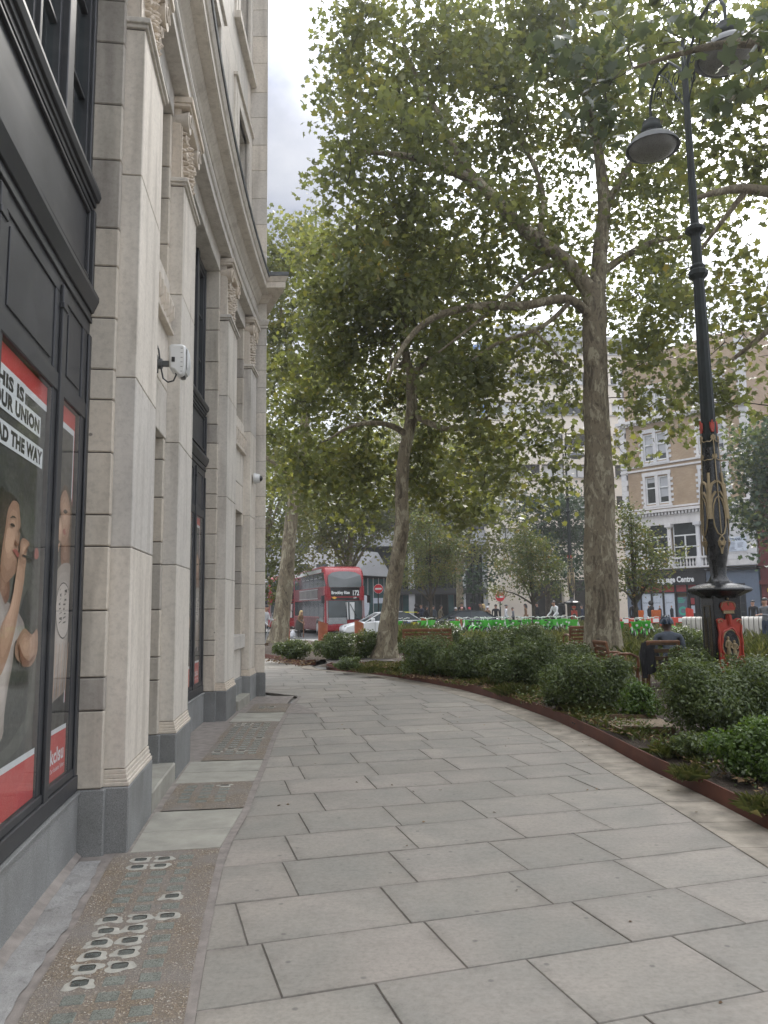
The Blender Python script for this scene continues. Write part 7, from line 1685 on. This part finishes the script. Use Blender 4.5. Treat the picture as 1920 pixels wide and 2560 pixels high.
def car(loc, rz, label, mat, police=False, name='parked_car'):
    R = thing(name, label, 'car', loc, None, rz)     # length along local x, nose at -x
    w = .89
    prof = [(-2.25,.35),(-2.3,.55),(-2.2,.74),(-1.35,.92),(-.75,.97),(1.7,1.0),(2.15,.97),(2.28,.7),(2.25,.35)]
    LB('body', mat, R, lambda b: b.prism(prof, lambda p, s: (p[0], w if s else -w, p[1])), .07, True)
    cab = [(-1.15,.93),(-.25,1.40),(.15,1.47),(1.0,1.46),(1.45,1.36),(2.0,.99)]
    def cabin(b):
        n = len(cab); lo = [[b._p((x, s*(w-.06-.20*(z-.93)/.54), z)) for x, z in cab] for s in (-1, 1)]
        for i in range(n-1): b.f.append([lo[0][i], lo[0][i+1], lo[1][i+1], lo[1][i]]); b.m.append(0 if 1 <= i <= 3 else 1)
        b.f += [lo[0], lo[1][::-1]]; b.m += [1, 1]
    LB('cabin', [M[mat], M['bus_glass']], R, cabin, 0, True)
    LB('pillar', mat, R, lambda b: [b.bar((x0, s*(w-.03-.2*(z0-.93)/.54), z0), (x1, s*(w-.03-.2*(z1-.93)/.54), z1), .06, .05) for s in (-1, 1) for x0, z0, x1, z1 in ((-1.15,.93,-.25,1.42),(.5,.95,.48,1.47),(2.0,.99,1.4,1.38),(-.25,1.42,1.0,1.47))])
    for s in (-1, 1):
        for x in (-1.4, 1.38):
            wh = LB('wheel', 'tyre', R, lambda b: b.tube([(x, s*(w-.22), .31), (x, s*(w+.012), .31)], .325, 20), .02)
            LB('rim', 'chrome', wh, lambda b: b.tube([(x, s*(w+.012), .31), (x, s*(w+.022), .31)], .2, 12))
        LB('headlight', 'lamp_bowl', R, lambda b: b.hexa([(-2.26,s*.55-.14,.6),(-2.26,s*.55+.14,.6),(-2.0,s*.68+.16,.62),(-2.0,s*.68-.14,.62),(-2.22,s*.55-.13,.74),(-2.22,s*.55+.13,.74),(-1.95,s*.68+.16,.8),(-1.95,s*.68-.14,.8)]))
        LB('door_line', 'black_plastic', R, lambda b: (bx(b, -.62, -.605, s*(w+.003)-.003, s*(w+.003)+.003, .42, .95), bx(b, .52, .535, s*(w+.003)-.003, s*(w+.003)+.003, .42, .95)))
        LB('mirror', mat, R, lambda b: bx(b, -.85, -.65, s*(w+.02)-.02, s*(w+.14), .98, 1.12) if s > 0 else bx(b, -.85, -.65, -(w+.16), -(w), .98, 1.12), .02)
        if police:
            for k in range(5, 7):
                for j in range(2):
                    LB('chequer', 'car_yellow' if (k+j) % 2 else 'car_blue', R, lambda b: bx(b, -1.0+.4*k, -.602+.4*k, s*w-.012 if s > 0 else s*w-.012, s*w+.012, .48+.2*j, .678+.2*j))
    if police:
        lb = LB('light_bar', 'bus_black', R, lambda b: bx(b, .15, .45, -.6, .6, 1.49, 1.53)); LB('beacon', 'car_blue', lb, lambda b: (bx(b, .17, .43, -.6, -.25, 1.53, 1.61), bx(b, .17, .43, .25, .6, 1.53, 1.61))); LB('beacon_bar', 'white_paint', lb, lambda b: bx(b, .17, .43, -.24, .24, 1.53, 1.6))
        LB('rear_panel', 'car_yellow', R, lambda b: (bx(b, 1.85, 2.18, -.8, .8, .985, 1.02), bx(b, 1.3, 1.9, -.5, .5, 1.40, 1.44)))
    return R
p = at(955, 1530, 43); car((p[0], 43, -.13), math.radians(14), 'white police car with yellow and blue chequers, behind the leaning trunk', 'car_white', True, 'police_car')
p = at(1150, 1530, 46); car((p[0], 46, -.13), math.radians(8), 'dark saloon car with curved roof behind the row of green bikes', 'car_dark')

def bike_proto():
    R = thing('rental_bike', 'bright green rental bike with basket', 'bicycle', (0, 0, -.05))    # nose at -y
    for y in (-.55, .55):
        wh = LB('wheel', 'tyre', R, lambda b: b.tube([(0, y+.33*math.cos(t), .34+.33*math.sin(t)) for t in [2*math.pi*i/20 for i in range(21)]], .022, 5, caps=False))
        LB('spokes', 'chrome', wh, lambda b: [b.bar((0, y-.31*math.cos(t), .34-.31*math.sin(t)), (0, y+.31*math.cos(t), .34+.31*math.sin(t)), .006) for t in [math.pi*i/5 for i in range(5)]])
        LB('mudguard', 'bike_green', R, lambda b: b.tube([(0, y+.385*math.cos(t), .34+.385*math.sin(t)) for t in [.3+2.4*i/9 for i in range(10)]], [.03]*10, 6), 0, True)
    LB('frame', 'bike_white', R, lambda b: (b.tube([(0,-.43,.85),(0,-.3,.6),(0,.0,.42),(0,.22,.4)], .04, 8), b.tube([(0,.22,.36),(0,.34,.78)], .028, 8), b.tube([(0,.22,.36),(0,.55,.34)], .022, 6), b.tube([(0,-.43,.92),(0,-.55,.34)], .024, 6), b.tube([(0,.3,.7),(0,.55,.34)], .018, 6)), 0, True)
    LB('battery_case', 'bike_dark', R, lambda b: b.prism([(-.3,.45),(.15,.28),(.3,.5),(.1,.52),(-.25,.66)], lambda p, s: (.05 if s else -.05, p[0], p[1])), .015)
    LB('saddle', 'black_plastic', R, lambda b: (b.tube([(0,.34,.78),(0,.36,.9)], .015, 6), b.prism([(-.03,.2),(.03,.2),(.08,.46),(.05,.5),(-.05,.5),(-.08,.46)], lambda p, s: (p[0], p[1], .97 if s else .91))), .012)
    LB('handlebar', 'bike_white', R, lambda b: (b.tube([(0,-.43,.9),(0,-.42,1.06)], .02, 6), b.tube([(-.32,-.26,1.10),(-.22,-.34,1.12),(-.1,-.42,1.07),(.1,-.42,1.07),(.22,-.34,1.12),(.32,-.26,1.10)], .017, 6)), 0, True)
    LB('grip', 'black_plastic', R, lambda b: [b.tube([(s*.32,-.26,1.10),(s*.34,-.14,1.09)], .022, 6) for s in (-1, 1)])
    def basket(b):
        lo = [(-.10,-.80,.74),(.10,-.80,.74),(.10,-.58,.74),(-.10,-.58,.74)]; hi = [(-.165,-.88,.98),(.165,-.88,.98),(.165,-.54,.98),(-.165,-.54,.98)]
        il = [(x*.85, y*1.0, z+.015) for x, y, z in lo]; ih = [(x*.92, (y+.72)*.92-.72, z) for x, y, z in hi]
        b.poly(lo[::-1])
        for i in range(4):
            j = (i+1) % 4
            b.poly([lo[i], lo[j], hi[j], hi[i]]); b.poly([hi[i], hi[j], ih[j], ih[i]]); b.poly([ih[i], ih[j], il[j], il[i]])
        b.poly(il)
    LB('basket', 'bike_green', R, basket); LB('front_lamp', 'bike_white', R, lambda b: b.tube([(0,-.93,.86),(0,-.9,.86)], .045, 10))
    LB('pedal', 'black_plastic', R, lambda b: (b.tube([(-.16,.15,.3),(.16,.3,.38)], .012, 5), bx(b, -.22, -.13, .1, .2, .28, .31), bx(b, .13, .22, .25, .35, .37, .40)))
    return R
BIKE = bike_proto(); first = True
ORD = ['first','second','third','fourth','fifth','sixth','seventh','eighth','ninth','tenth','eleventh','twelfth','thirteenth','fourteenth','fifteenth','sixteenth','seventeenth','eighteenth','nineteenth','twentieth','twenty-first','twenty-second','twenty-third','twenty-fourth']
pxs = [1000, 1026, 1052, 1085] + [1150+14.2*i for i in range(20)]
rb = random.Random(9)
for i, px in enumerate(pxs):
    Y = (36.5 if px < 1100 else 35.5)+rb.uniform(-.7, .9); x = at(px, 1540, Y)[0]; rz = math.radians(rb.uniform(-20, 20)+(-38 if rb.random() < .55 else 150))
    lb = f'green rental bike with basket, {ORD[i]} from the left in the long row behind the shrubs'
    if first: BIKE.location = (x, Y, -.05); BIKE.rotation_euler.z = rz; BIKE['label'] = lb; BIKE['group'] = 'green rental bikes'; first = False
    else: dup(BIKE, (x, Y, -.05), rz, lb, 'green rental bikes')
for px, Y, rzd, lb in ((1462, 33, -60, 'green rental bike standing crosswise beside the big trunk, left of it'), (1549, 28.5, -18, 'green rental bike peeping out right of the big trunk'), (1582, 28, -10, 'green rental bike in front of the sparse maple stem'), (1610, 28.2, -14, 'green rental bike with two tone basket right of the sparse maple stem'), (1648, 29.5, -70, 'green rental bike turned sideways near the red barrier')):
    dup(BIKE, (at(px, 1545, Y)[0], Y, -.02), math.radians(rzd), lb, 'green rental bikes')
# ------------------------------------------------------------------ people: one skinned body each
def person(label, loc, rz, H=1.7, pose='stand', top='cloth_black', legs='cloth_black', skin='skin', hair='hair_dark', hairstyle='short', shoes='cloth_black', coat=None, female=False, extra=None, fingers=False, headturn=0, lean=0):
    R = thing('person', label, 'person', loc, None, rz); k = H/1.72; sh = .185 if female else .205
    V, E, RAD, BO = [], [], [], []
    def v(p, r, par=None, b='top'):
        V.append((p[0]*k, p[1]*k, p[2]*k)); RAD.append(r*k); BO.append(b)
        if par is not None: E.append((par, len(V)-1))
        return len(V)-1
    # facing -y; default standing height 1.72
    if pose == 'sit': hz = .53
    elif pose == 'cycle': hz = .98
    else: hz = .93
    def T(p):       # bend upper body forward about the hips
        y, z = p[1], p[2]-hz; c, s = math.cos(lean), math.sin(lean); return (p[0], y*c-z*s, hz+y*s+z*c)
    up = .0 if pose not in ('sit', 'cycle') else hz-.93
    pel = v((0,0,hz), .125, None, 'legs'); sp = v(T((0,.0,1.08+up)), .118, pel); ch = v(T((0,.0,1.28+up)), .135, sp); cb = v(T((0,.01,1.40+up)), .11, ch)
    nk = v(T((0,.0,1.49+up)), .056, cb, 'skin')
    hy, hzz = (0, 0)
    hd0 = T((0,-.01,1.56+up)); dn = -.10 if lean > .35 else 0
    h1 = v((hd0[0], hd0[1]-.01+dn*.2, hd0[2]), .075, nk, 'skin'); h2 = v((hd0[0], hd0[1]+dn*.5, hd0[2]+.07), .095, h1, 'skin'); h3 = v((hd0[0], hd0[1]+.015+dn*.7, hd0[2]+.13), .07, h2, 'skin')
    hc = (hd0[0], hd0[1]+dn*.5, hd0[2]+.07)
    v((hc[0]+.03*headturn, hc[1]-.105, hc[2]-.015), .016, h2, 'skin')      # nose
    for s in (-1, 1): v((hc[0]+s*.09, hc[1]+.005, hc[2]-.01), .018, h2, 'skin')   # ears
    # arms
    if pose == 'walk': A = {-1: [(-.23,.10,1.15),(-.24,-.02,.93)], 1: [(.23,-.08,1.15),(.23,-.24,.97)]}
    elif pose == 'phone': A = {-1: [(-.24,.03,1.14),(-.12,-.22,1.16)], 1: [(.24,.03,1.14),(.10,-.24,1.18)]}
    elif pose == 'cane': A = {-1: [(-.23,-.04,1.14),(-.10,-.30,1.04)], 1: [(.23,-.04,1.14),(.07,-.32,1.02)]}
    elif pose == 'sit': A = {-1: [(-.25,-.04,1.17),(-.14,-.28,1.02)], 1: [(.25,-.04,1.17),(.14,-.28,1.02)]}
    elif pose == 'cycle': A = {-1: [(-.24,-.16,1.18),(-.24,-.42,1.10)], 1: [(.24,-.16,1.18),(.24,-.42,1.10)]}
    elif pose == 'sweep': A = {-1: [(-.26,-.06,1.16),(-.14,-.26,1.02)], 1: [(.27,-.08,1.18),(.22,-.30,1.22)]}
    else: A = {-1: [(-.235,.02,1.14),(-.23,-.04,.90)], 1: [(.235,.02,1.14),(.23,-.03,.90)]}
    hands = {}
    for s in (-1, 1):
        s0 = v(T((s*sh,.01,1.405+up)), .066, cb); el = v(T((A[s][0][0], A[s][0][1], A[s][0][2]+up)), .047, s0); wr = v(T((A[s][1][0], A[s][1][1], A[s][1][2]+up)), .034, el)
        a, b_ = np.array(V[el])/k, np.array(V[wr])/k; d = (b_-a)/np.linalg.norm(b_-a)
        pm_ = v(b_+d*.055, .034, wr, 'skin'); hands[s] = (b_+d*.08)*k
        sd = np.cross(d, [0, 0, 1]); sd = sd/np.linalg.norm(sd) if np.linalg.norm(sd) > .1 else np.array([1.0, 0, 0]); nn = np.cross(sd, d)
        if fingers:
            for q, (o, l_) in enumerate(((-.030,.065),(-.010,.078),(.010,.072),(.030,.055))):
                f1 = v(b_+d*.10+sd*o, .0095, pm_, 'skin'); f2 = v(b_+d*(.10+l_*.55)+sd*o-nn*.012, .0085, f1, 'skin'); v(b_+d*(.10+l_*.85)+sd*o-nn*.035, .0075, f2, 'skin')
            t1 = v(b_+d*.05-sd*.045*s, .011, pm_, 'skin'); v(b_+d*.085-sd*.058*s-nn*.01, .009, t1, 'skin')
        else:
            v(b_+d*.13, .022, pm_, 'skin')
    # legs
    if pose == 'walk': K = {-1: ((-.09,-.10,.50),(-.09,.02,.08),(-.09,-.12,.04)), 1: ((.09,-.02,.50),(.09,.24,.14),(.09,.16,.05))}
    elif pose == 'sit': K = {-1: ((-.11,-.44,.52),(-.11,-.44,.08),(-.12,-.58,.04)), 1: ((.11,-.44,.52),(.11,-.40,.08),(.12,-.55,.04))}
    elif pose == 'cycle': K = {-1: ((-.10,-.30,.72),(-.10,-.12,.36),(-.10,-.26,.32)), 1: ((.10,-.22,.60),(.10,-.05,.2),(.10,-.18,.15))}
    else: K = {-1: ((-.10,-.01,.50),(-.105,.01,.08),(-.12,-.12,.04)), 1: ((.10,-.02,.50),(.105,.02,.08),(.12,-.11,.04))}
    for s in (-1, 1):
        h_ = v((s*.095, 0, hz-.04), .088, pel, 'legs'); kn = v(K[s][0], .062, h_, 'legs'); an = v(K[s][1], .042, kn, 'legs'); v(K[s][2], .038, an, 'shoes')
    me = bpy.data.meshes.new('body'); me.from_pydata(V, E, []); o = bpy.data.objects.new('body', me); COL.objects.link(o)
    md = o.modifiers.new('skin', 'SKIN'); sv = me.skin_vertices[0].data
    for i, r_ in enumerate(RAD): sv[i].radius = (r_, r_*(.78 if BO[i] == 'top' and i in (sp, ch, cb) else 1)); sv[i].use_root = (i == pel)
    su = o.modifiers.new('sub', 'SUBSURF'); su.levels = 1; su.render_levels = 1
    dg = bpy.context.evaluated_depsgraph_get(); m2 = bpy.data.meshes.new_from_object(o.evaluated_get(dg)); bpy.data.objects.remove(o)
    m2.materials.clear(); slot = ['top', 'legs', 'skin', 'shoes']
    for mt in (top, legs, skin, shoes): m2.materials.append(M[mt])
    n = len(m2.polygons); C = np.empty(n*3); m2.polygons.foreach_get('center', C); C = C.reshape(-1, 3)
    P0 = np.array([V[a] for a, b in E]); P1 = np.array([V[b] for a, b in E]); rb_ = np.array([RAD[b] for a, b in E])
    D = P1-P0; t = np.clip(((C[:, None]-P0)*D).sum(2)/((D*D).sum(1)+1e-9), 0, 1)
    dist = np.linalg.norm(C[:, None]-(P0+t[..., None]*D), axis=2)-rb_*.5; bi = dist.argmin(1)
    ml = np.array([slot.index(BO[b]) for a, b in E]); tt = t[np.arange(n), bi]
    par = np.array([slot.index(BO[a]) for a, b in E]); mi = np.where(tt > .35, ml[bi], par[bi])
    m2.polygons.foreach_set('material_index', mi.astype(np.int32)); m2.polygons.foreach_set('use_smooth', [True]*n)
    link('body', m2, R)
    hcx = np.array(hc)*k
    # hair / headgear follow the head
    def dome(b, rx, ry, rz_, z0=-.2, off=(0,0,0), n=14, m_=7):
        rings = []
        for i in range(m_+1):
            t = z0+(math.pi/2-z0)*i/m_; rings.append([b._p((hcx[0]+off[0]+rx*math.cos(t)*math.cos(a), hcx[1]+off[1]+ry*math.cos(t)*math.sin(a), hcx[2]+off[2]+rz_*math.sin(t))) for a in [2*math.pi*j/n for j in range(n)]])
        for A_, B_ in zip(rings, rings[1:]):
            for j in range(n): b.f.append([A_[j], A_[(j+1) % n], B_[(j+1) % n], B_[j]]); b.m.append(0)
    if hairstyle == 'helmet':
        hp = LB('helmet', 'helmet', R, lambda b: dome(b, .128*k, .158*k, .135*k, -.12, (0, .015*k, .03*k)), 0, True)
        LB('helmet_ridge', 'helmet', hp, lambda b: [b.tube([(hcx[0]+x*k, hcx[1]+.015*k+.165*k*math.cos(t), hcx[2]+.03*k+(.145*k)*math.sin(t)) for t in [.4+2.3*i/8 for i in range(9)]], 
            .008*k, 5) for x in (-.045, 0, .045)], 0, True)
    elif hairstyle == 'hood':
        LB('hood', top, R, lambda b: dome(b, .125*k, .135*k, .14*k, -.75, (0, .03*k, .0)), 0, True)
    elif hairstyle == 'beanie':
        LB('beanie', hair, R, lambda b: dome(b, .108*k, .118*k, .13*k, .1, (0, .01*k, .01*k)), 0, True)
    else:
        LB('hair', hair, R, lambda b: dome(b, .106*k, .118*k, .112*k, .12 if hairstyle == 'short' else -.1, (0, .018*k, .018*k)), 0, True)
        if hairstyle == 'long':
            LB('long_hair', hair, R, lambda b: [b.tube([(hcx[0]+.09*k*math.sin(a), hcx[1]+.02*k+.08*k*math.cos(a), hcx[2]+.06*k), (hcx[0]+.115*k*math.sin(a), hcx[1]+.03*k+.10*k*math.cos(a), hcx[2]-.08*k), (hcx[0]+.12*k*math.sin(a), hcx[1]+.035*k+.10*k*math.cos(a), hcx[2]-(.22+.06*math.sin(i*2.1))*k)], [.03*k, .035*k, .015*k], 6) for i, a in enumerate([-1.7+3.4*j/9 for j in range(10)])], 0, True)
    if coat:
        zt = hz+.08; zb = coat
        LB('coat_skirt', top, R, lambda b: b.lathe([(.19*k,zb*k),(.185*k,(zb*.4+zt*.6)*k),(.155*k,zt*k)], (0, .01, 0), 14), 0, True)
    return R, hands, k

# the man on the seat, seen from behind, bent forward
base = at(1655, 1630, 13.95)
mR, mh, mk = person('person in a dark shirt and blue cycle helmet, sitting on a timber seat', (base[0]+.17, 13.95+.04, gz-.08), math.radians(168), 1.74, 'sit', 'cloth_slate', 'cloth_black', 'skin_dark', 'hair_dark', 'helmet', lean=.42, fingers=True)
# jacket hung over the seat back
R = thing('jacket', 'black jacket hanging over the back corner of the timber seat', 'jacket', (pm[0]-.27, 13.74, gz+.3))
def jac(b):
    r_ = random.Random(4); n = 12; prof = [(.02,.60),(.07,.585),(.10,.5),(.105,.32),(.12,.1),(.10,-.12),(.07,-.2)]
    b.lathe([(q[0]*1.25, q[1]-.02) for q in prof[::-1]], (0,0,0), n)
    b.v = [(x*.8*(1+.22*math.sin(z*21+x*30)), y*.55*(1+.25*math.sin(z*17+x*25)), .12+z*.72) for x, y, z in b.v]
LB('fabric', 'cloth_black', R, jac, 0, True)
LB('sleeve', 'cloth_black', R, lambda b: b.tube([(-.08,.0,.5),(-.13,-.02,.3),(-.11,-.03,.08),(-.1,-.02,-.1)], [.05,.055,.05,.045], 8), 0, True)
# woman with a stick
p = at(748, 1587, 44)
wR, wh_, wk = person('person with long blonde hair, tan cardigan and dark skirt, stooping over a wooden stick', (p[0], 44, -.05), math.radians(55), 1.52, 'cane', 'cloth_tan', 'cloth_floral', 'skin', 'hair_blonde', 'long', female=True, lean=.30, fingers=True)
LB('skirt', 'cloth_floral', wR, lambda b: b.lathe([(.24,.42),(.25,.6),(.22,.8),(.17,.98)], (0, -.02, 0), 16), 0, True)
h = (wh_[1]+wh_[-1])/2
def w2(rt, q):
    c, s = math.cos(rt.rotation_euler.z), math.sin(rt.rotation_euler.z); return (rt.location.x+q[0]*c-q[1]*s, rt.location.y+q[0]*s+q[1]*c, rt.location.z+q[2])
hp = w2(wR, h); R = thing('walking_stick', 'wooden stick held by the blonde stooping person', 'stick', (hp[0], hp[1], -.05))
LB('shaft', 'wood', R, lambda b: b.tube([(0,0,0),(0,0,hp[2]+.12)], .03, 8), 0, True); LB('handle', 'wood', R, lambda b: b.tube([(-.06,0,hp[2]+.12),(.06,0,hp[2]+.14)], .03, 8), 0, True)
R = thing('carrier_bag', 'crumpled white carrier bag on the ground by the blonde person', 'bag', (p[0]-.35, 43.9, -.05)); LB('bag', 'cloth_white', R, lambda b: b.lathe([(.13,0),(.17,.1),(.15,.25),(.08,.36),(.02,.4)], (0,0,0), 9))
# sweeper at the corner of the stone building
p = at(664, 1600, 31)
sR, sh_, sk = person('person in a white shirt half hidden by the building corner, holding a long pole', (p[0]-.12, 31, 0), math.radians(70), 1.74, 'sweep', 'cloth_white', 'cloth_black', 'skin', 'hair_dark', 'short', lean=.25)
hp = w2(sR, sh_[1]); R = thing('broom', 'long pale broom leaning out past the building corner', 'broom', (hp[0], hp[1], .02))
a = at(662, 1612, 31)-np.array(R.location); c = at(681, 1532, 31)-np.array(R.location)
LB('pole', 'grey_clad', R, lambda b: b.tube([tuple(a), tuple(c)], .018, 7), 0, True); LB('brush', 'wood_dark', R, lambda b: b.box((a[0], a[1], a[2]+.02), (.3, .1, .1)))
# man at the right edge
p = at(1912, 1510, 27)
person('person in a grey blue hooded jacket walking at the right edge behind the barrier', (p[0], 27, -.05), math.radians(-70), 1.76, 'phone', 'cloth_grey', 'denim', 'skin', 'hair_dark', 'short', fingers=True)
p = at(1882, 1512, 38); person('person with dark hair in a black jacket by the blue shop door', (p[0], 38, -.05), math.radians(-60), 1.70, 'stand', 'cloth_black', 'cloth_black')
# cyclist
p = at(1392, 1510, 41); cR, ch_, ck = person('person in a white sweatshirt riding a bike, black backpack on', (p[0], 41, .02), math.radians(-62), 1.74, 'cycle', 'cloth_white', 'cloth_black', 'skin', 'hair_dark', 'short', lean=.35)
bk = dup(BIKE, (p[0]-.05, 41.05, -.13), math.radians(-62), 'bike ridden by the person with the black backpack', 'green rental bikes')
q = w2(cR, (0, .30, 1.40)); R = thing('backpack', 'large black roll top backpack on the cyclist', 'backpack', (q[0], q[1], q[2]-.35), rz=math.radians(-62))
LB('bag', 'cloth_black', R, lambda b: b.prism([(-.18,0),(.18,0),(.2,.3),(.19,.52),(-.19,.52),(-.2,.3)], lambda p_, s: (p_[0], .15 if s else -.06, p_[1])), .04, True); LB('roll_top', 'cloth_black', R, lambda b: b.tube([(-.22,.03,.54),(.22,.03,.56)], .05, 8), 0, True)
# pedestrians on the far side
PED = [
 (1041, 53, 'stand', 'cloth_black', 'cloth_black', 'skin_dark', 'hair_dark', 'hood', 'person in a black hooded coat, leftmost of the group before the glazed building', 1.78, .45),
 (1054, 52, 'phone', 'cloth_navy', 'cloth_black', 'skin', 'hair_dark', 'short', 'person in a navy jacket looking down, second in the group before the glazed building', 1.75, None),
 (1064, 51, 'walk', 'cloth_black', 'cloth_black', 'skin', 'hair_dark', 'long', 'person with long dark hair in black, beside the navy jacket', 1.62, .5),
 (1082, 53, 'stand', 'cloth_slate', 'cloth_black', 'skin', 'hair_dark', 'long', 'person in slate grey with a scarf, just right of the thin maple stem', 1.66, None),
 (1100, 52, 'walk', 'cloth_olive', 'cloth_black', 'skin', 'hair_dark', 'long', 'person in an olive coat by the black post', 1.67, .5),
 (1137, 54, 'walk', 'cloth_black', 'cloth_black', 'skin', 'cloth_white', 'beanie', 'person in a white woolly hat behind the dark car roof', 1.5, None),
 (1154, 55, 'stand', 'cloth_black', 'denim', 'skin', 'hair_dark', 'short', 'tall person in black above the dark car', 1.84, None),
 (1156, 51, 'walk', 'cloth_pink', 'cloth_black', 'skin', 'cloth_pink', 'beanie', 'person in a pale pink hat just behind the dark car', 1.52, None),
 (1171, 51, 'walk', 'cloth_red', 'cloth_black', 'skin', 'hair_red', 'beanie', 'person in a bright red hat and coat behind the dark car', 1.5, .5),
 (1202, 54, 'stand', 'cloth_olive', 'cloth_black', 'skin', 'hair_dark', 'short', 'person in olive standing left of the pale pier', 1.8, None),
 (1210, 52, 'walk', 'cloth_olive', 'denim', 'skin', 'hair_blonde', 'long', 'person with light hair in a khaki jacket left of the pale pier', 1.72, .6),
 (1218, 51, 'stand', 'cloth_tan', 'cloth_black', 'skin', 'cloth_white', 'beanie', 'short person in tan with a pale hat before the pale pier', 1.55, None),
 (1239, 50, 'stand', 'cloth_black', 'cloth_black', 'skin', 'hair_dark', 'short', 'person in an open black coat over white, left of the second no entry sign', 1.72, .5),
 (1263, 50, 'walk', 'cloth_white', 'denim', 'skin', 'hair_dark', 'short', 'person in a pale checked shirt right of the second no entry sign', 1.70, None),
 (1283, 52, 'walk', 'cloth_grey', 'cloth_black', 'skin', 'hair_dark', 'short', 'short person in grey beyond the bikes, right of the checked shirt', 1.45, None),
 (1314, 52, 'stand', 'cloth_tan', 'cloth_black', 'skin', 'hair_dark', 'long', 'person in a long beige coat left of the orange maple stem', 1.68, .3),
 (1345, 53, 'walk', 'cloth_black', 'cloth_black', 'skin', 'hair_dark', 'short', 'person in black right of the orange maple stem', 1.74, None),
 (1437, 52, 'stand', 'cloth_orange', 'cloth_black', 'skin', 'hair_dark', 'short', 'person in orange by the foot of the distant lamp post', 1.76, None),
 (1456, 51, 'walk', 'cloth_navy', 'cloth_black', 'skin', 'hair_dark', 'short', 'person in navy bending near the bike beside the big trunk', 1.55, None),
 (1584, 40, 'stand', 'cloth_black', 'cloth_black', 'skin_dark', 'hair_dark', 'hood', 'person in a black hood left of the sparse maple stem', 1.80, .4),
 (1627, 41, 'stand', 'cloth_black', 'cloth_black', 'skin_dark', 'hair_dark', 'hood', 'person in a black hood before the white shop posters', 1.78, .4),
]
for i, (px, Y, po, tp, lg, sk_, hr, hs, lb, H_, co) in enumerate(PED):
    p = at(px, 1512, Y); rr = random.Random(i*3+1)
    person(lb, (p[0], Y, -.02 if Y > 50 else -.08), math.radians(rr.choice([-90, -60, 70, 95, 20, 160])), H_, po, tp, lg, sk_, hr, hs, coat=co, female=(hs == 'long'), lean=.05 if po != 'walk' else .1)
# orange courier bags of the two hooded people
for px, Y, lb in ((1597, 39.5, 'orange courier box held by the hooded person left of the posters'), (1640, 40.5, 'orange courier box held by the hooded person before the posters')):
    p = at(px, 1535, Y); R = thing('courier_box', lb, 'box', (p[0], Y, .75), 'orange courier boxes'); LB('box', 'cloth_orange', R, lambda b: bx(b, -.2, .2, -.15, .15, 0, .5), .03); LB('flap', 'cloth_orange', R, lambda b: bx(b, -.21, .21, -.165, -.152, .28, .5), .004)
# ------------------------------------------------------------------ thin haze volume added to imitate the veil of lens glare
hk = bpy.data.materials.new('added_haze'); hk.use_nodes = True; t_ = hk.node_tree; t_.nodes.clear()
ho = t_.nodes.new('ShaderNodeOutputMaterial'); hv = t_.nodes.new('ShaderNodeVolumePrincipled')
hv.inputs['Color'].default_value = (.95, .97, 1, 1); hv.inputs['Density'].default_value = .0010; hv.inputs['Anisotropy'].default_value = .55
t_.links.new(hv.outputs['Volume'], ho.inputs['Volume'])
HB = MB(); bx(HB, -1600, 1600, -1600, 1600, -1.2, 40); HB.build('haze', hk, kind='stuff')
